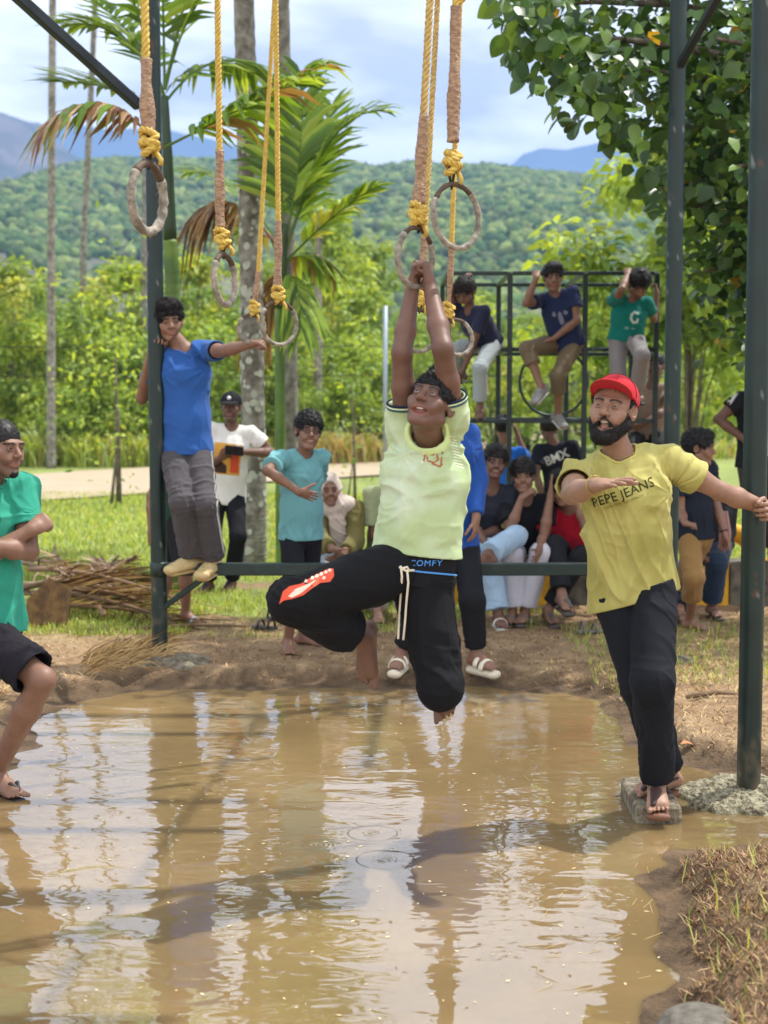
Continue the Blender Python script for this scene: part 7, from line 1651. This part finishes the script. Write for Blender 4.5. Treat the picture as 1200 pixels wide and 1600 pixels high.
S = person('climb3', 'boy in a dark green printed t-shirt climbing the right end of the frame', 11.85, 1.42, dict(
    h=.008, hh=.005, seed=65, skin=SK_MID, pel=(978, 527, .02), neck=(986, 466, -.04), head=(997, 446, -.10), face=(2, -34, 10), sy=4, py=-6, hair='mop', nstr=700, mouth='closed', eye=.3, hq=.97,
    armR=dict(el=(972, 452, 'f'), wr=(981, 430, 'b'), hd=(.1, .5, .7), pn=(.1, .9, -.3), mode='grip'), armL=dict(el=(1022, 500, 'b'), wr=(1026, 458, 'f'), hd=(0, .2, 1), pn=(-.9, .3, 0), mode='grip'),
    legR=dict(kn=(966, 588, 'f'), an=(958, 640, 'b'), toe=(-10, -20)), legL=dict(kn=(1003, 556, 'f'), an=(996, 608, 'b'), toe=(6, -20)),
    shirt=dict(col=lin((14, 116, 106)), hem=.03, sleeve=.5, loose=.024, amp=.007), pants=dict(col=lin((136, 130, 130)), len=1.9, loose=.022, endr=.06, amp=.008, name='cargo_trousers'), shoe=dict(kind='slide', col=(.04, .03, .028))))
rgp = thick_line([(.030, .040), (.0, .052), (-.026, .030), (-.028, -.005), (-.004, -.034), (.026, -.028), (.030, -.004)], .020); shape(S, rgp, .02, .15, lin((190, 206, 196)), 'print'); shape(S, [blob(-.03, -.085, .022, .012, 10, .2, 2), blob(.02, -.085, .016, .008, 10, .2, 3)], .0, .15, lin((110, 160, 156)), 'print')
# someone partly hidden right of the frame
S = person('hidden', 'person in a faded brown top behind the right end of the climbing frame', 12.6, 1.60, dict(
    h=.010, hh=.007, seed=67, skin=SK_DARK, pel=(1012, 680, .05), neck=(1018, 602, 0), head=(1024, 572, -.02), face=(-20, 0, 0), sy=-20, hair='short', nstr=100, headsep=0, armR=dict(el=(984, 650, 'f'), wr=(992, 664, 'f'), hd=(-.5, -.5, -.2)), armL=dict(el=(1040, 640, 'f'), wr=(1010, 660, 'f')),
    legR=dict(kn=(985, 700, 'f'), an=(985, 790, 'f')), legL=dict(kn=(1035, 700, 'f'), an=(1040, 790, 'f')), shirt=dict(col=lin((150, 126, 108)), hem=.03, sleeve=.6, loose=.03), pants=dict(col=(.02, .02, .02), len=1.9)))

# boy in khaki shorts right of the man in yellow
S = person('khaki', 'barefoot boy in a black t-shirt and khaki trousers behind the man in yellow', 9.75, 1.40, dict(
    h=.0075, hh=.0048, seed=71, skin=SK_MID, pel=(1086, 838, 0), neck=(1084, 728, 0), head=(1093, 700, -.02), face=(66, -4, 0), sy=30, py=30, hair='thick', nstr=700, mouth='closed', hq=.99, orth=0,
    armR=dict(el=(1064, 800, 'b'), wr=(1070, 818, 'f'), hd=(.9, -.2, -.1), pn=(0, .3, -1), mode='fist'), armL=dict(el=(1120, 790, 'b'), wr=(1132, 834, 'f'), hd=(.1, 0, -1), mode='relaxed'),
    legR=dict(kn=(1084, 905, 'f'), an=(1078, 968, 'g.08'), toe=(55, 0)), legL=dict(kn=(1068, 900, 'b'), an=(1058, 925, 'b'), toe=(30, 0)),
    shirt=dict(col=(.012, .016, .026), hem=.02, sleeve=.62, loose=.030, amp=.008), pants=dict(col=lin((140, 108, 62)), len=1.42, loose=.026, endr=.064, amp=.008, name='cropped_trousers')))
shape(S, [blob(0, 0, .016, .006, 10, .1, 1)], .10, .46, lin((220, 214, 200)), 'badge', S['_pants']); mb = MB(); d = S['_side']['L']; u = nrm(d['wr'] - d['el']); a = perp(u, [0, 1, 0]); b = np.cross(u, a); mb.tube([d['wr'] - u * .02 + (a * cos(t) + b * sin(t)) * .027 for t in np.linspace(0, 2 * pi, 17)], .005, 5, cap=False); mb.obj('wristband', rubber((.02, .02, .02)), S['_root'])
S = person('blackbehind', 'person in black with a pink scarf end, mostly hidden behind the boy in khaki trousers', 10.4, 1.55, dict(
    h=.010, hh=.007, seed=73, skin=SK_MID, pel=(1112, 850, .1), neck=(1112, 770, .1), head=(1106, 742, .08), face=(20, 0, 0), sy=10, hair='short', nstr=0, headsep=0, armL=dict(el=(1136, 830, 'f'), wr=(1128, 856, 'f')), armR=dict(el=(1085, 830, 'f'), wr=(1095, 860, 'f')), legR=dict(kn=(1066, 905, 'f'), an=(1062, 953, 'g.11')), legL=dict(kn=(1120, 880, 'f'), an=(1112, 945, 'g.11')),
    shirt=dict(col=(.014, .014, .016), hem=.03, sleeve=1.7, loose=.03), pants=dict(col=lin((36, 50, 70)), len=1.9, loose=.03), shoe=dict(kind='slide', col=(.02, .02, .02))))
mb = MB(); 
for k_ in range(3): mb.tube([P(1124 + k_ * 5, 800, 10.1), P(1128 + k_ * 5, 830, 10.05), P(1126 + k_ * 6, 858, 10.08)], [.03, .036, .028], 7, flat=.5)
mb.obj('scarf', cloth(lin((176, 132, 122))), S['_root'])
# boy in striped jersey behind the nearest post
S = person('jersey', 'young man in a black jersey with white stripes, hand on hip, behind the nearest post', 11.05, 1.72, dict(
    h=.008, hh=.005, seed=75, skin=SK_DARK, pel=(1186, 718, .0), neck=(1186, 612, 0), head=(1203, 577, -.03), face=(-20, -4, 0), sy=-30, py=-20, hair='short', nstr=300, mouth='closed', orth=0,
    armR=dict(sh=(1158, 625, .0), el=(1122, 655, .0), wr=(1165, 688, -.1), hd=(.9, .2, -.3), pn=(.2, .8, 0), mode='flat'), armL=dict(el=(1222, 680, 'b'), wr=(1226, 730, 'b')),
    legR=dict(kn=(1178, 800, 'f'), an=(1180, 856, 'g.45'), toe=(-20, 0)), legL=dict(kn=(1205, 800, 'f'), an=(1208, 856, 'g.45'), toe=(-10, 0)),
    shirt=dict(col=(.014, .014, .016), hem=.06, sleeve=.5, loose=.03), pants=dict(col=lin((64, 52, 50)), len=1.9, loose=.02), shoe=dict(kind='sneaker', col=lin((176, 172, 166)), sole=lin((150, 146, 140)))))
for x_ in (-.02, .055, .12): shape(S, [[(x_ - .012, -.36), (x_ + .012, -.36), (x_ + .012, .05), (x_ - .012, .05)]], 0, .07, lin((206, 204, 200)), 'stripe')
d = S['_side']['R']; u = nrm(d['el'] - d['sh']); V, F = (0, 0) if 1 else flat_poly([[(-.01, -.03), (.13, -.03), (.13, .0), (-.01, .0)]]); 0 if 1 else decal(S['_shirt'], S['_shirt'], V, F, d['sh'], nrm(u - np.array([0, 1, 0]) * u[1]), nrm(np.cross([0, -1, 0], nrm(u - np.array([0, 1, 0]) * u[1]))), lin((206, 204, 200)), 'stripe')
bvj = BVHTree.FromPolygons([tuple(Vector(v.co) + wloc(S['_shirt'])) for v in S['_shirt'].data.vertices], [tuple(p.vertices) for p in S['_shirt'].data.polygons])
on_poly([(1130, 632), (1152, 601), (1159, 606), (1138, 638)], S['_shirt'], lin((206, 204, 200)), 'stripe', bvj); on_poly([(1190, 606), (1198, 606), (1202, 712), (1194, 714)], S['_shirt'], lin((206, 204, 200)), 'stripe', bvj)
# someone behind the boy in blue
S = person('behindblue', 'person with bare legs and light blue slides behind the boy on the crossbar', 10.0, 1.52, dict(
    h=.009, hh=.007, seed=77, skin=SK_MID, pel=(284, 806, 0), neck=(286, 690, 0), head=(290, 652, 0), face=(60, 0, 0), sy=60, py=60, hair='short', nstr=0, headsep=0,
    armR=dict(sh=(262, 720, 0), el=(236, 775, 'b'), wr=(236, 830, 'f'), hd=(0, 0, -1)), armL=dict(el=(300, 760, 'b'), wr=(300, 800, 'b')),
    legR=dict(kn=(290, 885, 'f'), an=(290, 957, 'g.1'), toe=(62, 0)), legL=dict(kn=(262, 885, 'f'), an=(252, 957, 'g.1'), toe=(60, 0)),
    shirt=dict(col=lin((28, 62, 44)), hem=.03, sleeve=.6, loose=.02), pants=dict(col=(.012, .012, .014), len=1.0, loose=.02, endr=.08, name='shorts'), shoe=dict(kind='slide', col=lin((136, 158, 172)), sole=lin((126, 148, 164)))))
# navy trouser edge of someone at the bottom right corner is left out of reach; only a sliver of cloth shows in the photograph
print('script seconds', round(time.time() - T0, 1))
